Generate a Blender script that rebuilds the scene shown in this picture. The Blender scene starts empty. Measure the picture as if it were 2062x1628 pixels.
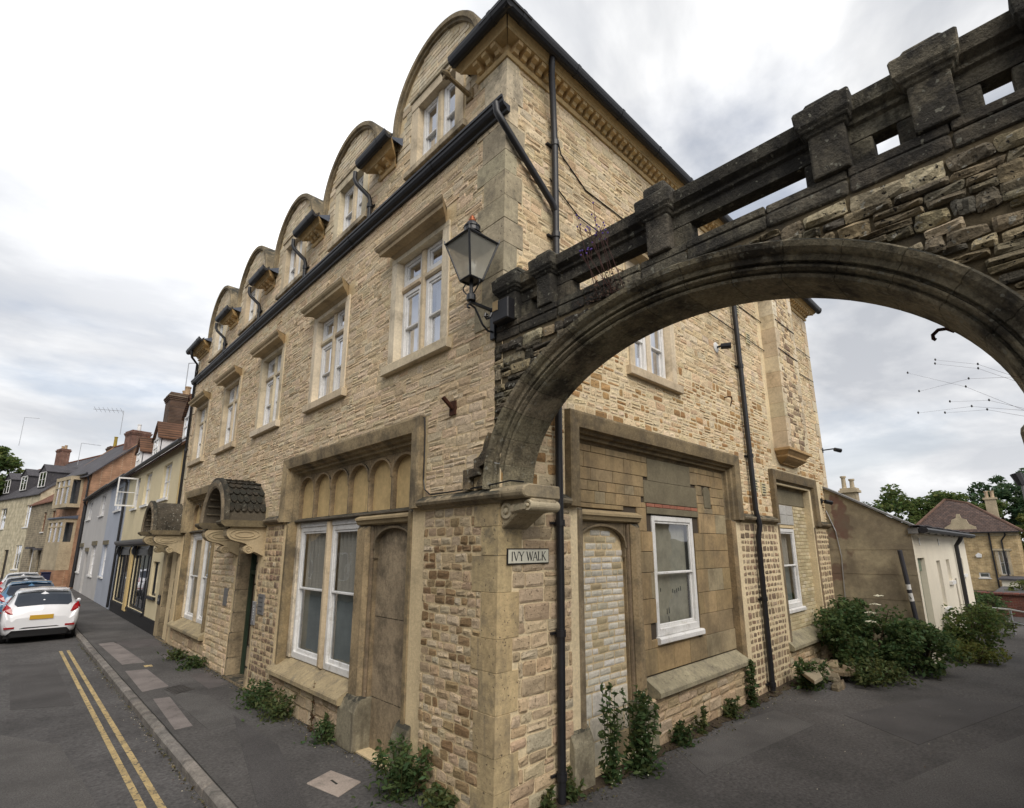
import bpy, math, random
import numpy as np
from mathutils import Vector, Matrix, noise as mnoise

RND = random.Random(11)
PI = math.pi
scene = bpy.context.scene
COL = scene.collection

# ---------------------------------------------------------------- camera
cd = bpy.data.cameras.new('camera')
cam = bpy.data.objects.new('camera', cd)
COL.objects.link(cam)
CAMP = Vector((-3.5386, -3.9425, 2.5))
cR = Vector((0.72102558, -0.69289708, -0.00396765))
cD = Vector((0.14791385, 0.15950753, -0.97605268))
cF = Vector((0.67693692, 0.70317209, 0.21749808))
cam.matrix_world = Matrix(((cR.x, -cD.x, -cF.x, CAMP.x), (cR.y, -cD.y, -cF.y, CAMP.y),
                           (cR.z, -cD.z, -cF.z, CAMP.z), (0, 0, 0, 1)))
cd.sensor_fit = 'HORIZONTAL'
cd.sensor_width = 36.0
cd.lens = 18.0
cd.shift_y = 0.0301
cd.clip_start = 0.05
cd.clip_end = 3000
scene.camera = cam

# ---------------------------------------------------------------- light
SUN_AZ = Vector((-0.45, -0.89, 0)).normalized()
SUN_EL = math.radians(44)
sun_dir = Vector((SUN_AZ.x*math.cos(SUN_EL), SUN_AZ.y*math.cos(SUN_EL), math.sin(SUN_EL)))
sd = bpy.data.lights.new('sun', 'SUN')
sd.energy = 1.5
sd.angle = math.radians(42)
sd.color = (1.0, 0.95, 0.87)
so = bpy.data.objects.new('sun', sd)
COL.objects.link(so)
so.rotation_euler = (-sun_dir).to_track_quat('-Z', 'Y').to_euler()

W = bpy.data.worlds.new('World')
scene.world = W
W.use_nodes = True
wt = W.node_tree
wt.nodes.clear()
def wn(t, **k):
    n = wt.nodes.new(t)
    for a, b in k.items(): setattr(n, a, b)
    return n
def wl(a, b): wt.links.new(a, b)
def wmath(op, a, b=None, c=None, clamp=False):
    n = wn('ShaderNodeMath', operation=op, use_clamp=clamp)
    for i, x in enumerate((a, b, c)):
        if x is None: continue
        if isinstance(x, (int, float)): n.inputs[i].default_value = x
        else: wl(x, n.inputs[i])
    return n.outputs[0]
def wramp(fac, stops):
    n = wn('ShaderNodeValToRGB')
    e = n.color_ramp.elements
    while len(e) > 1: e.remove(e[0])
    for i, (p, c) in enumerate(stops):
        q = e[0] if i == 0 else e.new(p)
        q.position = p
        q.color = (c[0], c[1], c[2], 1) if not isinstance(c, (int, float)) else (c, c, c, 1)
    wl(fac, n.inputs[0])
    return n.outputs[0]
def wmix(fac, a, b):
    n = wn('ShaderNodeMix', data_type='RGBA')
    for i, x in ((0, fac), (6, a), (7, b)):
        if isinstance(x, (int, float)): n.inputs[i].default_value = x
        elif isinstance(x, tuple): n.inputs[i].default_value = (*x, 1)
        else: wl(x, n.inputs[i])
    return n.outputs[2]
sky = wn('ShaderNodeTexSky', sky_type='NISHITA', sun_disc=False)
sky.sun_elevation = SUN_EL
sky.sun_rotation = math.atan2(SUN_AZ.x, SUN_AZ.y)
sky.air_density = 1.0
sky.dust_density = 4.0
tc = wn('ShaderNodeTexCoord')
sep = wn('ShaderNodeSeparateXYZ')
wl(tc.outputs['Generated'], sep.inputs[0])
zc = wmath('ADD', wmath('MAXIMUM', sep.outputs[2], 0.0), 0.22)
cmb = wn('ShaderNodeCombineXYZ')
wl(wmath('DIVIDE', sep.outputs[0], zc), cmb.inputs[0])
wl(wmath('DIVIDE', sep.outputs[1], zc), cmb.inputs[1])
def wnoise(scale, detail, rough, off, dist=0.0):
    mp = wn('ShaderNodeMapping')
    mp.inputs['Location'].default_value = off
    wl(cmb.outputs[0], mp.inputs[0])
    n = wn('ShaderNodeTexNoise')
    n.inputs['Scale'].default_value = scale
    n.inputs['Detail'].default_value = detail
    n.inputs['Roughness'].default_value = rough
    n.inputs['Distortion'].default_value = dist
    wl(mp.outputs[0], n.inputs['Vector'])
    return n.outputs['Fac']
n1 = wnoise(0.95, 9, 0.56, (1.7, 8.3, 0), 0.25)
n2 = wnoise(1.7, 7, 0.55, (4.7, 13.3, 2), 0.3)
vdot = wn('ShaderNodeVectorMath', operation='DOT_PRODUCT')
nrm = wn('ShaderNodeVectorMath', operation='NORMALIZE')
wl(tc.outputs['Generated'], nrm.inputs[0])
wl(nrm.outputs[0], vdot.inputs[0])
vdot.inputs[1].default_value = Vector((0.138, 0.731, 0.668)).normalized()   # the bright break in the cloud over the roofs
glow = wmath('POWER', wmath('MAXIMUM', vdot.outputs['Value'], 0.0), 15.0)
hz = wmath('POWER', wmath('SUBTRACT', 1.0, wmath('MAXIMUM', sep.outputs[2], 0.0), clamp=True), 5.0)
cover = wramp(wmath('ADD', wmath('ADD', n1, wmath('MULTIPLY', hz, 0.10)), wmath('MULTIPLY', glow, 0.20)), [(0.41, 0.44), (0.48, 0.80), (0.55, 1.0)])
shade = wramp(n2, [(0.38, (0.66, 0.69, 0.75)), (0.47, (0.88, 0.90, 0.94)), (0.53, (1.08, 1.09, 1.11)), (0.62, (1.45, 1.45, 1.45))])
cl = wn('ShaderNodeMix', data_type='RGBA', blend_type='ADD')
cl.inputs[0].default_value = 1.0
wl(shade, cl.inputs[6])
g3 = wn('ShaderNodeCombineXYZ')
for i, k in enumerate((1.05, 1.04, 1.02)): wl(wmath('MULTIPLY', glow, k), g3.inputs[i])
wl(g3.outputs[0], cl.inputs[7])
CLOUD_GAIN = 5.0
cs = wn('ShaderNodeVectorMath', operation='SCALE')
wl(cl.outputs[2], cs.inputs[0])
cs.inputs['Scale'].default_value = CLOUD_GAIN
skyc = wmix(cover, sky.outputs[0], cs.outputs[0])
skyc = wmix(wmath('MULTIPLY', hz, 0.95, clamp=True), skyc, (5.4, 5.45, 5.6))   # horizon haze
bg = wn('ShaderNodeBackground')
bg.inputs['Strength'].default_value = 0.1
wl(skyc, bg.inputs['Color'])
wo = wn('ShaderNodeOutputWorld')
wl(bg.outputs[0], wo.inputs['Surface'])

vs = scene.view_settings
vs.view_transform = 'Standard'
vs.look = 'None'
vs.exposure = 0.68
vs.gamma = 1
vs.use_curve_mapping = False
scene.cycles.max_bounces = 6
scene.cycles.transparent_max_bounces = 24
scene.cycles.use_denoising = True

# ---------------------------------------------------------------- materials
MATS = {}
def lin(r, g, b):
    f = lambda c: (c/255/12.92) if c/255 <= 0.04045 else ((c/255+0.055)/1.055)**2.4
    return (f(r), f(g), f(b))
def mat(name, color=(0.5, 0.5, 0.5), rough=0.85, tint=False, n1=(1.2, 0.3), n2=(14, 0.25), bump=0.3, bscale=40, bdist=0.01,
        pits=None, spots=None, grime=None, metal=0.0, spec=0.3, streak=None, coat=0.0, moss=None):
    """layered weathered surface: colour (or the 'tint' attribute) x broad and fine noise, optional pits, lichen spots, grime and rain streaks"""
    if name in MATS: return MATS[name]
    m = bpy.data.materials.new(name)
    m.use_nodes = True
    t = m.node_tree
    N = t.nodes
    L = t.links
    bs = N['Principled BSDF']
    bs.inputs['Roughness'].default_value = rough
    bs.inputs['Metallic'].default_value = metal
    bs.inputs['Specular IOR Level'].default_value = spec
    bs.inputs['Coat Weight'].default_value = coat
    geo = N.new('ShaderNodeNewGeometry')
    pos = geo.outputs['Position']
    def nz(scale, detail=5, rough=0.6, squash=None, vec=None):
        n = N.new('ShaderNodeTexNoise')
        n.inputs['Scale'].default_value = scale
        n.inputs['Detail'].default_value = detail
        n.inputs['Roughness'].default_value = rough
        if squash:
            mp = N.new('ShaderNodeMapping')
            mp.inputs['Scale'].default_value = squash
            L.new(pos, mp.inputs[0])
            L.new(mp.outputs[0], n.inputs['Vector'])
        else:
            L.new(pos, n.inputs['Vector'])
        return n.outputs['Fac']
    def rmp(f, a, b, lo=0.0, hi=1.0):
        n = N.new('ShaderNodeMapRange')
        n.inputs[1].default_value = a
        n.inputs[2].default_value = b
        n.inputs[3].default_value = lo
        n.inputs[4].default_value = hi
        L.new(f, n.inputs[0])
        return n.outputs[0]
    def mixc(fac, a, b, blend='MIX'):
        n = N.new('ShaderNodeMix')
        n.data_type = 'RGBA'
        n.blend_type = blend
        for i, x in ((0, fac), (6, a), (7, b)):
            if isinstance(x, (int, float)): n.inputs[i].default_value = x
            elif isinstance(x, tuple): n.inputs[i].default_value = (*x, 1)
            else: L.new(x, n.inputs[i])
        return n.outputs[2]
    def gray(f):
        n = N.new('ShaderNodeCombineXYZ')
        for i in range(3): L.new(f, n.inputs[i])
        return n.outputs[0]
    if tint:
        at = N.new('ShaderNodeAttribute')
        at.attribute_name = 'tint'
        c = mixc(1.0, at.outputs['Color'], tuple(color), 'MULTIPLY')
    else:
        c = mixc(0.0, tuple(color), tuple(color))
    if n1: c = mixc(1.0, c, gray(rmp(nz(n1[0], 4), 0.3, 0.7, 1-n1[1], 1+n1[1]*0.5)), 'MULTIPLY')
    if n2: c = mixc(1.0, c, gray(rmp(nz(n2[0], 6, 0.7), 0.3, 0.7, 1-n2[1], 1+n2[1]*0.7)), 'MULTIPLY')
    hsum = None
    if pits:
        p = rmp(nz(pits[0], 3, 0.6), pits[1], pits[1]+0.05)
        c = mixc(p, c, pits[2])
        hsum = p
    if grime:   # (scale, threshold, colour, max)
        p = rmp(nz(grime[0], 7, 0.7), grime[1]-0.08, grime[1]+0.1, 0, grime[3])
        c = mixc(p, c, grime[2])
    if streak:  # vertical rain marks
        p = rmp(nz(streak[0], 5, 0.6, (1, 1, 0.09)), streak[1], streak[1]+0.16, 0, streak[3])
        c = mixc(p, c, streak[2])
    if spots:
        p = rmp(nz(spots[0], 2, 0.5), spots[1], spots[1]+0.03, 0, spots[3] if len(spots) > 3 else 0.8)
        c = mixc(p, c, spots[2])
    if moss:    # upward facing growth
        sx = N.new('ShaderNodeSeparateXYZ')
        L.new(geo.outputs['Normal'], sx.inputs[0])
        u = rmp(sx.outputs[2], 0.2, 0.6)
        q = rmp(nz(moss[0], 5, 0.7), moss[1], moss[1]+0.12)
        mm = N.new('ShaderNodeMath')
        mm.operation = 'MULTIPLY'
        L.new(u, mm.inputs[0])
        L.new(q, mm.inputs[1])
        c = mixc(mm.outputs[0], c, moss[2])
    L.new(c, bs.inputs['Base Color'])
    if bump:
        h = nz(bscale, 8, 0.65)
        h2 = nz(bscale*0.23, 4, 0.6)
        a = N.new('ShaderNodeMath')
        a.operation = 'ADD'
        L.new(h, a.inputs[0])
        L.new(h2, a.inputs[1])
        hh = a.outputs[0]
        if hsum is not None:
            s = N.new('ShaderNodeMath')
            s.operation = 'SUBTRACT'
            L.new(hh, s.inputs[0])
            L.new(hsum, s.inputs[1])
            hh = s.outputs[0]
        b = N.new('ShaderNodeBump')
        b.inputs['Strength'].default_value = bump
        b.inputs['Distance'].default_value = bdist
        L.new(hh, b.inputs['Height'])
        L.new(b.outputs[0], bs.inputs['Normal'])
    MATS[name] = m
    return m

def brickmat(name, c1, c2, mortar, scale, bw=0.5, rh=0.25, axis='XZ', ms=0.02, bump=0.6):
    m = mat(name, c1, 0.9)
    t = m.node_tree
    N, L = t.nodes, t.links
    bs = N['Principled BSDF']
    geo = N.new('ShaderNodeNewGeometry')
    sep = N.new('ShaderNodeSeparateXYZ')
    L.new(geo.outputs['Position'], sep.inputs[0])
    cb = N.new('ShaderNodeCombineXYZ')
    ax = {'X': 0, 'Y': 1, 'Z': 2}
    L.new(sep.outputs[ax[axis[0]]], cb.inputs[0])
    L.new(sep.outputs[ax[axis[1]]], cb.inputs[1])
    br = N.new('ShaderNodeTexBrick')
    br.inputs['Color1'].default_value = (*c1, 1)
    br.inputs['Color2'].default_value = (*c2, 1)
    br.inputs['Mortar'].default_value = (*mortar, 1)
    br.inputs['Scale'].default_value = scale
    br.inputs['Brick Width'].default_value = bw
    br.inputs['Row Height'].default_value = rh
    br.inputs['Mortar Size'].default_value = ms
    L.new(cb.outputs[0], br.inputs['Vector'])
    nz = N.new('ShaderNodeTexNoise')
    nz.inputs['Scale'].default_value = 2.2
    nz.inputs['Detail'].default_value = 6
    L.new(geo.outputs['Position'], nz.inputs['Vector'])
    mr = N.new('ShaderNodeMapRange')
    mr.inputs[1].default_value, mr.inputs[2].default_value, mr.inputs[3].default_value, mr.inputs[4].default_value = 0.3, 0.7, 0.65, 1.2
    L.new(nz.outputs['Fac'], mr.inputs[0])
    mx = N.new('ShaderNodeVectorMath')
    mx.operation = 'SCALE'
    L.new(br.outputs['Color'], mx.inputs[0])
    L.new(mr.outputs[0], mx.inputs['Scale'])
    L.new(mx.outputs[0], bs.inputs['Base Color'])
    bp = N.new('ShaderNodeBump')
    bp.inputs['Strength'].default_value = bump
    bp.inputs['Distance'].default_value = 0.02
    bp.invert = True
    L.new(br.outputs['Fac'], bp.inputs['Height'])
    L.new(bp.outputs[0], bs.inputs['Normal'])
    return m

def glassmat(name, refl=0.2, tintc=(0.9, 0.93, 0.95), rough=0.02):
    m = bpy.data.materials.new(name)
    m.use_nodes = True
    t = m.node_tree
    t.nodes.clear()
    o = t.nodes.new('ShaderNodeOutputMaterial')
    tr = t.nodes.new('ShaderNodeBsdfTransparent')
    tr.inputs[0].default_value = (*tintc, 1)
    gl = t.nodes.new('ShaderNodeBsdfGlossy')
    gl.inputs['Roughness'].default_value = rough
    gl.inputs['Color'].default_value = (0.95, 0.96, 1.0, 1)
    lw = t.nodes.new('ShaderNodeLayerWeight')
    lw.inputs['Blend'].default_value = 0.5
    fr = t.nodes.new('ShaderNodeMath')
    fr.operation = 'POWER'
    fr.inputs[1].default_value = 4.0
    t.links.new(lw.outputs['Facing'], fr.inputs[0])
    geo = t.nodes.new('ShaderNodeNewGeometry')
    nz = t.nodes.new('ShaderNodeTexNoise')
    nz.inputs['Scale'].default_value = 1.6
    t.links.new(geo.outputs['Position'], nz.inputs['Vector'])
    bp = t.nodes.new('ShaderNodeBump')
    bp.inputs['Strength'].default_value = 0.12
    bp.inputs['Distance'].default_value = 0.03
    t.links.new(nz.outputs['Fac'], bp.inputs['Height'])
    t.links.new(bp.outputs[0], gl.inputs['Normal'])
    ad = t.nodes.new('ShaderNodeMath')
    ad.operation = 'ADD'
    ad.use_clamp = True
    ad.inputs[1].default_value = refl
    t.links.new(fr.outputs[0], ad.inputs[0])
    mx = t.nodes.new('ShaderNodeMixShader')
    t.links.new(ad.outputs[0], mx.inputs[0])
    t.links.new(tr.outputs[0], mx.inputs[1])
    t.links.new(gl.outputs[0], mx.inputs[2])
    t.links.new(mx.outputs[0], o.inputs[0])
    MATS[name] = m
    return m

def leafmat(name, c, trans=0.35):
    m = bpy.data.materials.new(name)
    m.use_nodes = True
    t = m.node_tree
    N, L = t.nodes, t.links
    bs = N['Principled BSDF']
    at = N.new('ShaderNodeAttribute')
    at.attribute_name = 'tint'
    mx = N.new('ShaderNodeMix')
    mx.data_type = 'RGBA'
    mx.blend_type = 'MULTIPLY'
    mx.inputs[0].default_value = 1
    mx.inputs[6].default_value = (*c, 1)
    L.new(at.outputs['Color'], mx.inputs[7])
    L.new(mx.outputs[2], bs.inputs['Base Color'])
    bs.inputs['Roughness'].default_value = 0.6
    bs.inputs['Specular IOR Level'].default_value = 0.25
    tl = N.new('ShaderNodeBsdfTranslucent')
    L.new(mx.outputs[2], tl.inputs['Color'])
    ms = N.new('ShaderNodeMixShader')
    ms.inputs[0].default_value = trans
    out = N['Material Output']
    L.new(bs.outputs[0], ms.inputs[1])
    L.new(tl.outputs[0], ms.inputs[2])
    L.new(ms.outputs[0], out.inputs[0])
    MATS[name] = m
    return m

BLK = (0.035, 0.032, 0.028)
M_STONE = mat('rubble stone', (1.02, 1.01, 1.06), 0.92, tint=True, n1=(0.6, 0.16), n2=(26, 0.22), bump=0.7, bscale=60, bdist=0.016,
              pits=(38, 0.62, (0.20, 0.15, 0.095)), grime=(0.9, 0.66, (0.27, 0.22, 0.155), 0.45))
M_MORTAR = mat('lime mortar', lin(212, 192, 154), 0.95, n1=(1.1, 0.18), n2=(30, 0.2), bump=0.6, bscale=70, grime=(1.3, 0.63, (0.24, 0.19, 0.13), 0.5))
M_MORTAR_R = mat('pale mortar', lin(226, 208, 172), 0.95, n1=(1.0, 0.2), n2=(30, 0.2), bump=0.6, bscale=70, grime=(1.2, 0.62, (0.2, 0.16, 0.11), 0.5))
M_ASH = mat('dressed stone', (1, 1, 1), 0.88, tint=True, n1=(1.5, 0.22), n2=(26, 0.16), bump=0.3, bscale=90, bdist=0.006,
            grime=(2.3, 0.60, (0.15, 0.115, 0.075), 0.6), streak=(5, 0.60, (0.16, 0.13, 0.09), 0.5))
M_ASHD = mat('weathered dressed stone', (1, 1, 1), 0.9, tint=True, n1=(1.5, 0.3), n2=(30, 0.3), bump=0.5, bscale=70, bdist=0.012,
             grime=(2.6, 0.54, (0.085, 0.07, 0.05), 0.75), streak=(6, 0.58, (0.075, 0.062, 0.045), 0.6), spots=(60, 0.71, (0.34, 0.33, 0.27)),
             moss=(5, 0.40, (0.045, 0.043, 0.033)))
M_ARCH = mat('sooty lichened stone', (1, 1, 1), 0.93, tint=True, n1=(1.8, 0.4), n2=(36, 0.45), bump=0.9, bscale=55, bdist=0.025,
             grime=(2.4, 0.53, (0.034, 0.030, 0.025), 0.9), spots=(16, 0.645, (0.27, 0.26, 0.21), 0.7), streak=(7, 0.58, (0.022, 0.02, 0.017), 0.75),
             moss=(6, 0.40, (0.03, 0.03, 0.024)))
M_PARA = mat('blackened parapet stone', (0.80, 0.80, 0.80), 0.93, tint=True, n1=(2.2, 0.45), n2=(36, 0.45), bump=0.9, bscale=50, bdist=0.025,
             grime=(3.0, 0.47, (0.030, 0.028, 0.025), 0.92), spots=(20, 0.655, (0.24, 0.235, 0.19), 0.75), streak=(7, 0.56, (0.024, 0.022, 0.019), 0.8), moss=(6, 0.40, (0.035, 0.035, 0.028)))
M_ARCHR = mat('rough weathered arch stone', (1, 1, 1), 0.93, tint=True, n1=(1.8, 0.35), n2=(26, 0.4), bump=0.9, bscale=45, bdist=0.03,
              grime=(1.9, 0.53, (0.03, 0.027, 0.021), 0.85), spots=(22, 0.66, (0.36, 0.35, 0.30), 0.8), pits=(30, 0.62, (0.03, 0.025, 0.02)))
M_RENDER = mat('ochre panel render', lin(200, 174, 126), 0.9, n1=(1.5, 0.2), n2=(12, 0.15), bump=0.15, bscale=60, streak=(9, 0.6, (0.22, 0.16, 0.09), 0.4))
M_CEMENT = mat('grey cement patch', lin(120, 112, 92), 0.95, n1=(2, 0.25), n2=(30, 0.2), bump=0.4, bscale=70)
M_WHITE = mat('white window paint', (0.74, 0.735, 0.72), 0.55, n1=(3, 0.12), n2=(40, 0.10), bump=0.08, bscale=60, spec=0.35, grime=(7, 0.60, (0.42, 0.39, 0.33), 0.6), pits=(60, 0.70, (0.35, 0.3, 0.24)))
M_BLACK = mat('black painted iron', (0.012, 0.013, 0.016), 0.38, n1=(3, 0.3), n2=(40, 0.3), bump=0.12, bscale=60, spec=0.5)
M_BLACKM = mat('black gutter plastic', (0.014, 0.014, 0.017), 0.45, n1=(2, 0.3), n2=(30, 0.2), bump=0.05, spec=0.5)
M_COPPER = mat('copper finial', lin(150, 88, 58), 0.4, n1=(20, 0.2), n2=None, bump=0.05, metal=0.6)
M_RUST = mat('rusty iron', lin(70, 42, 30), 0.9, n1=(12, 0.4), n2=(60, 0.3), bump=0.5)
M_ASPH = mat('street asphalt', (0.100, 0.096, 0.095), 0.9, n1=(0.7, 0.35), n2=(26, 0.55), bump=0.5, bscale=160, bdist=0.01, grime=(0.5, 0.60, (0.036, 0.035, 0.035), 0.6), spots=(110, 0.73, (0.15, 0.15, 0.145), 0.5), streak=(3.5, 0.60, (0.06, 0.057, 0.055), 0.55))
M_PAVE = mat('footway tarmac', (0.098, 0.093, 0.090), 0.92, n1=(0.8, 0.35), n2=(26, 0.55), bump=0.45, bscale=190, bdist=0.008, grime=(0.9, 0.6, (0.042, 0.04, 0.038), 0.6), spots=(120, 0.74, (0.17, 0.17, 0.16), 0.5), streak=(3.5, 0.60, (0.06, 0.057, 0.055), 0.55))
M_LANE = mat('lane tarmac', (0.094, 0.089, 0.086), 0.92, n1=(0.45, 0.35), n2=(26, 0.55), bump=0.5, bscale=170, bdist=0.009, grime=(0.7, 0.58, (0.040, 0.039, 0.037), 0.7), spots=(90, 0.74, (0.2, 0.2, 0.19), 0.6), streak=(3.5, 0.60, (0.06, 0.057, 0.055), 0.55))
M_KERB = mat('kerb stone', (1, 1, 1), 0.9, tint=True, n1=(4, 0.3), n2=(40, 0.35), bump=0.7, bscale=60, bdist=0.02, grime=(3, 0.56, (0.06, 0.058, 0.055), 0.75))
M_SLAB = mat('concrete paving', (1, 1, 1), 0.92, tint=True, n1=(2, 0.25), n2=(60, 0.25), bump=0.4, bscale=120, grime=(3, 0.6, (0.07, 0.065, 0.06), 0.6))
M_YEL = mat('worn yellow road paint', lin(186, 164, 118), 0.88, n1=(3, 0.25), n2=(50, 0.35), bump=0.4, bscale=150, grime=(5, 0.60, (0.16, 0.14, 0.10), 0.6), pits=(18, 0.575, (0.10, 0.095, 0.085)))
M_SLATE = mat('roof slate', lin(76, 74, 78), 0.7, n1=(1.2, 0.35), n2=(18, 0.3), bump=0.4, bscale=30, spots=(14, 0.68, (0.25, 0.25, 0.2)))
M_LEAD = mat('lead sheet', lin(84, 92, 108), 0.55, n1=(2, 0.2), n2=(30, 0.15), bump=0.1, spec=0.5)
M_GLASS = glassmat('window glass', 0.50)
M_GLASSD = glassmat('window glass low', 0.10)
M_LAMPG = mat('frosted lamp glass', lin(214, 210, 194), 0.5, n1=(9, 0.12), n2=None, bump=0)
M_LAMPG.node_tree.nodes['Principled BSDF'].inputs['Transmission Weight'].default_value = 0.55
M_LAMPG.node_tree.nodes['Principled BSDF'].inputs['Alpha'].default_value = 0.6
M_CURT = mat('net curtain', (0.34, 0.315, 0.27), 0.95, n1=(3, 0.1), n2=None, bump=0)
M_CURTU = mat('sky toned blind', (0.50, 0.51, 0.56), 0.95, n1=(2, 0.1), n2=None, bump=0)  # blind paled towards lavender to add painted sky reflection to the upper panes
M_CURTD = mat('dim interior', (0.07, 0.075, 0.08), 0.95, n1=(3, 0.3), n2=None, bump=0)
M_GREEN = mat('dark green door paint', lin(52, 66, 52), 0.5, n1=(3, 0.15), n2=None, bump=0.05)
M_DARKW = mat('dark door timber', lin(48, 40, 32), 0.6, n1=(3, 0.3), n2=(20, 0.3), bump=0.2)
L_DARK = leafmat('dark leaf', (0.075, 0.115, 0.042), 0.5)
L_MID = leafmat('mid leaf', (0.095, 0.120, 0.044), 0.5)
L_TREE = leafmat('tree leaf', (0.088, 0.12, 0.036), 0.5)
L_PINE = leafmat('dark tree leaf', (0.05, 0.085, 0.038), 0.5)
L_YEL = leafmat('light tree leaf', (0.12, 0.135, 0.034), 0.5)
M_STEM = mat('plant stem', lin(70, 74, 40), 0.8, n1=(8, 0.3), n2=None, bump=0)
M_STEMD = mat('dry stem', lin(74, 48, 44), 0.8, n1=(8, 0.3), n2=None, bump=0)
M_BARK = mat('bark', lin(80, 68, 52), 0.95, n1=(3, 0.3), n2=(20, 0.4), bump=0.8, bscale=25)
M_PURP = mat('purple flower', lin(92, 70, 150), 0.8, n1=None, n2=None, bump=0)
M_WFLOW = mat('white flower', lin(215, 212, 190), 0.8, n1=None, n2=None, bump=0)
M_SOIL = mat('dirt', lin(70, 60, 48), 0.95, n1=(3, 0.4), n2=(40, 0.4), bump=0.8, bscale=40)

# ---------------------------------------------------------------- mesh building
K = 0.025
def TL(u, v, d): return (-d, u, v)                # street front: u along the street, v up, d out of the wall
def TR(u, v, d): return (u*(1-0.0085*v), -K*v-d, v)   # lane side: u along the lane (the old wall leans a little)
def TW(x, y, z): return (x, y, z)
FLIP = {TL: True, TR: True, TW: False}
FLIP[TR] = False
class MB:
    def __init__(s, T=TW, flip=None):
        s.T = T
        s.flip = FLIP.get(T, False) if flip is None else flip
        s.v, s.f, s.m, s.c = [], [], [], []
    def add(s, vs_, fs, m=0, c=(1, 1, 1)):
        o = len(s.v)
        T = s.T
        s.v.extend(T(*p) for p in vs_)
        for f in fs:
            g = [i+o for i in f]
            if s.flip: g.reverse()
            s.f.append(g)
            s.m.append(m)
        s.c.extend([c]*len(vs_))
    def box(s, a0, a1, b0, b1, c0, c1, m=0, c=(1, 1, 1)):
        s.add([(a0, b0, c0), (a1, b0, c0), (a1, b1, c0), (a0, b1, c0), (a0, b0, c1), (a1, b0, c1), (a1, b1, c1), (a0, b1, c1)],
              [(0, 3, 2, 1), (4, 5, 6, 7), (0, 1, 5, 4), (2, 3, 7, 6), (1, 2, 6, 5), (3, 0, 4, 7)], m, c)
    def bbox(s, a0, a1, b0, b1, c0, c1, e=0.01, m=0, c=(1, 1, 1)):
        """box with the outer (c1) face chamfered by e"""
        e = min(e, (a1-a0)*0.3, (b1-b0)*0.3, (c1-c0)*0.6)
        s.add([(a0, b0, c0), (a1, b0, c0), (a1, b1, c0), (a0, b1, c0), (a0, b0, c1-e), (a1, b0, c1-e), (a1, b1, c1-e), (a0, b1, c1-e),
               (a0+e, b0+e, c1), (a1-e, b0+e, c1), (a1-e, b1-e, c1), (a0+e, b1-e, c1)],
              [(0, 1, 5, 4), (2, 3, 7, 6), (1, 2, 6, 5), (3, 0, 4, 7), (8, 9, 10, 11), (4, 5, 9, 8), (6, 7, 11, 10), (5, 6, 10, 9), (7, 4, 8, 11), (0, 3, 2, 1)], m, c)
    def prism(s, pts, c0, c1, m=0, c=(1, 1, 1), caps=True):
        """polygon in (a, b), counter-clockwise, from c0 to c1"""
        n = len(pts)
        fs = [(i, (i+1) % n, n+(i+1) % n, n+i) for i in range(n)]
        if caps: fs += [tuple(range(n-1, -1, -1)), tuple(range(n, 2*n))]
        s.add([(p[0], p[1], c0) for p in pts]+[(p[0], p[1], c1) for p in pts], fs, m, c)
    def run(s, prof, a0, a1, m=0, c=(1, 1, 1), da0=0, da1=0):
        """profile in (b, c) run along a; da0/da1: the mitre, end shifts by da*c"""
        n = len(prof)
        fs = [(i, (i+1) % n, n+(i+1) % n, n+i) for i in range(n)]
        fs += [tuple(range(n-1, -1, -1)), tuple(range(n, 2*n))]
        s.add([(a0+da0*p[1], p[0], p[1]) for p in prof]+[(a1+da1*p[1], p[0], p[1]) for p in prof], fs, m, c)
    def strip(s, rows, m=0, c=(1, 1, 1), close=False):
        n = len(rows[0])
        vs_ = [p for r in rows for p in r]
        fs = []
        for i in range(len(rows)-1):
            for j in range(n if close else n-1):
                k = (j+1) % n
                fs.append((i*n+j, i*n+k, (i+1)*n+k, (i+1)*n+j))
        s.add(vs_, fs, m, c)
    def usweep(s, uL, uR, vB, vT, prof, m=0, c=(1, 1, 1)):
        """profile (offset outward, d) swept round an upside-down U"""
        rows = [[(uL-o, vB, d), (uL-o, vT+o, d), (uR+o, vT+o, d), (uR+o, vB, d)] for o, d in prof]
        n = len(prof)
        vs_ = [p for r in rows for p in r]
        fs = [(i*4+j, (i+1)*4+j, (i+1)*4+j+1, i*4+j+1) for i in range(n-1) for j in range(3)]
        fs += [tuple(i*4 for i in range(n)), tuple(i*4+3 for i in range(n-1, -1, -1))]
        s.add(vs_, fs, m, c)
    def tube(s, pts, r, n=8, m=0, c=(1, 1, 1), cap=True):
        pts = [Vector(p) for p in pts]
        rr = r if isinstance(r, (list, tuple)) else [r]*len(pts)
        rows = []
        ref = None
        for i, p in enumerate(pts):
            t = (pts[min(i+1, len(pts)-1)]-pts[max(i-1, 0)])
            if t.length < 1e-9: t = Vector((0, 0, 1))
            t.normalize()
            if ref is None: ref = Vector((0, 0, 1)) if abs(t.z) < 0.9 else Vector((1, 0, 0))
            a = t.cross(ref)
            if a.length < 1e-4: a = t.cross(Vector((0.3, 0.7, 0.1)))
            a.normalize()
            b = a.cross(t)
            ref = b
            rows.append([tuple(p+(a*math.cos(2*PI*k/n)+b*math.sin(2*PI*k/n))*rr[i]) for k in range(n)])
        s.strip(rows, m, c, close=True)
        if cap:
            o = len(s.v)
            s.add(rows[0], [tuple(range(n))], m, c)
            s.add(rows[-1], [tuple(range(n-1, -1, -1))], m, c)
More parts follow.
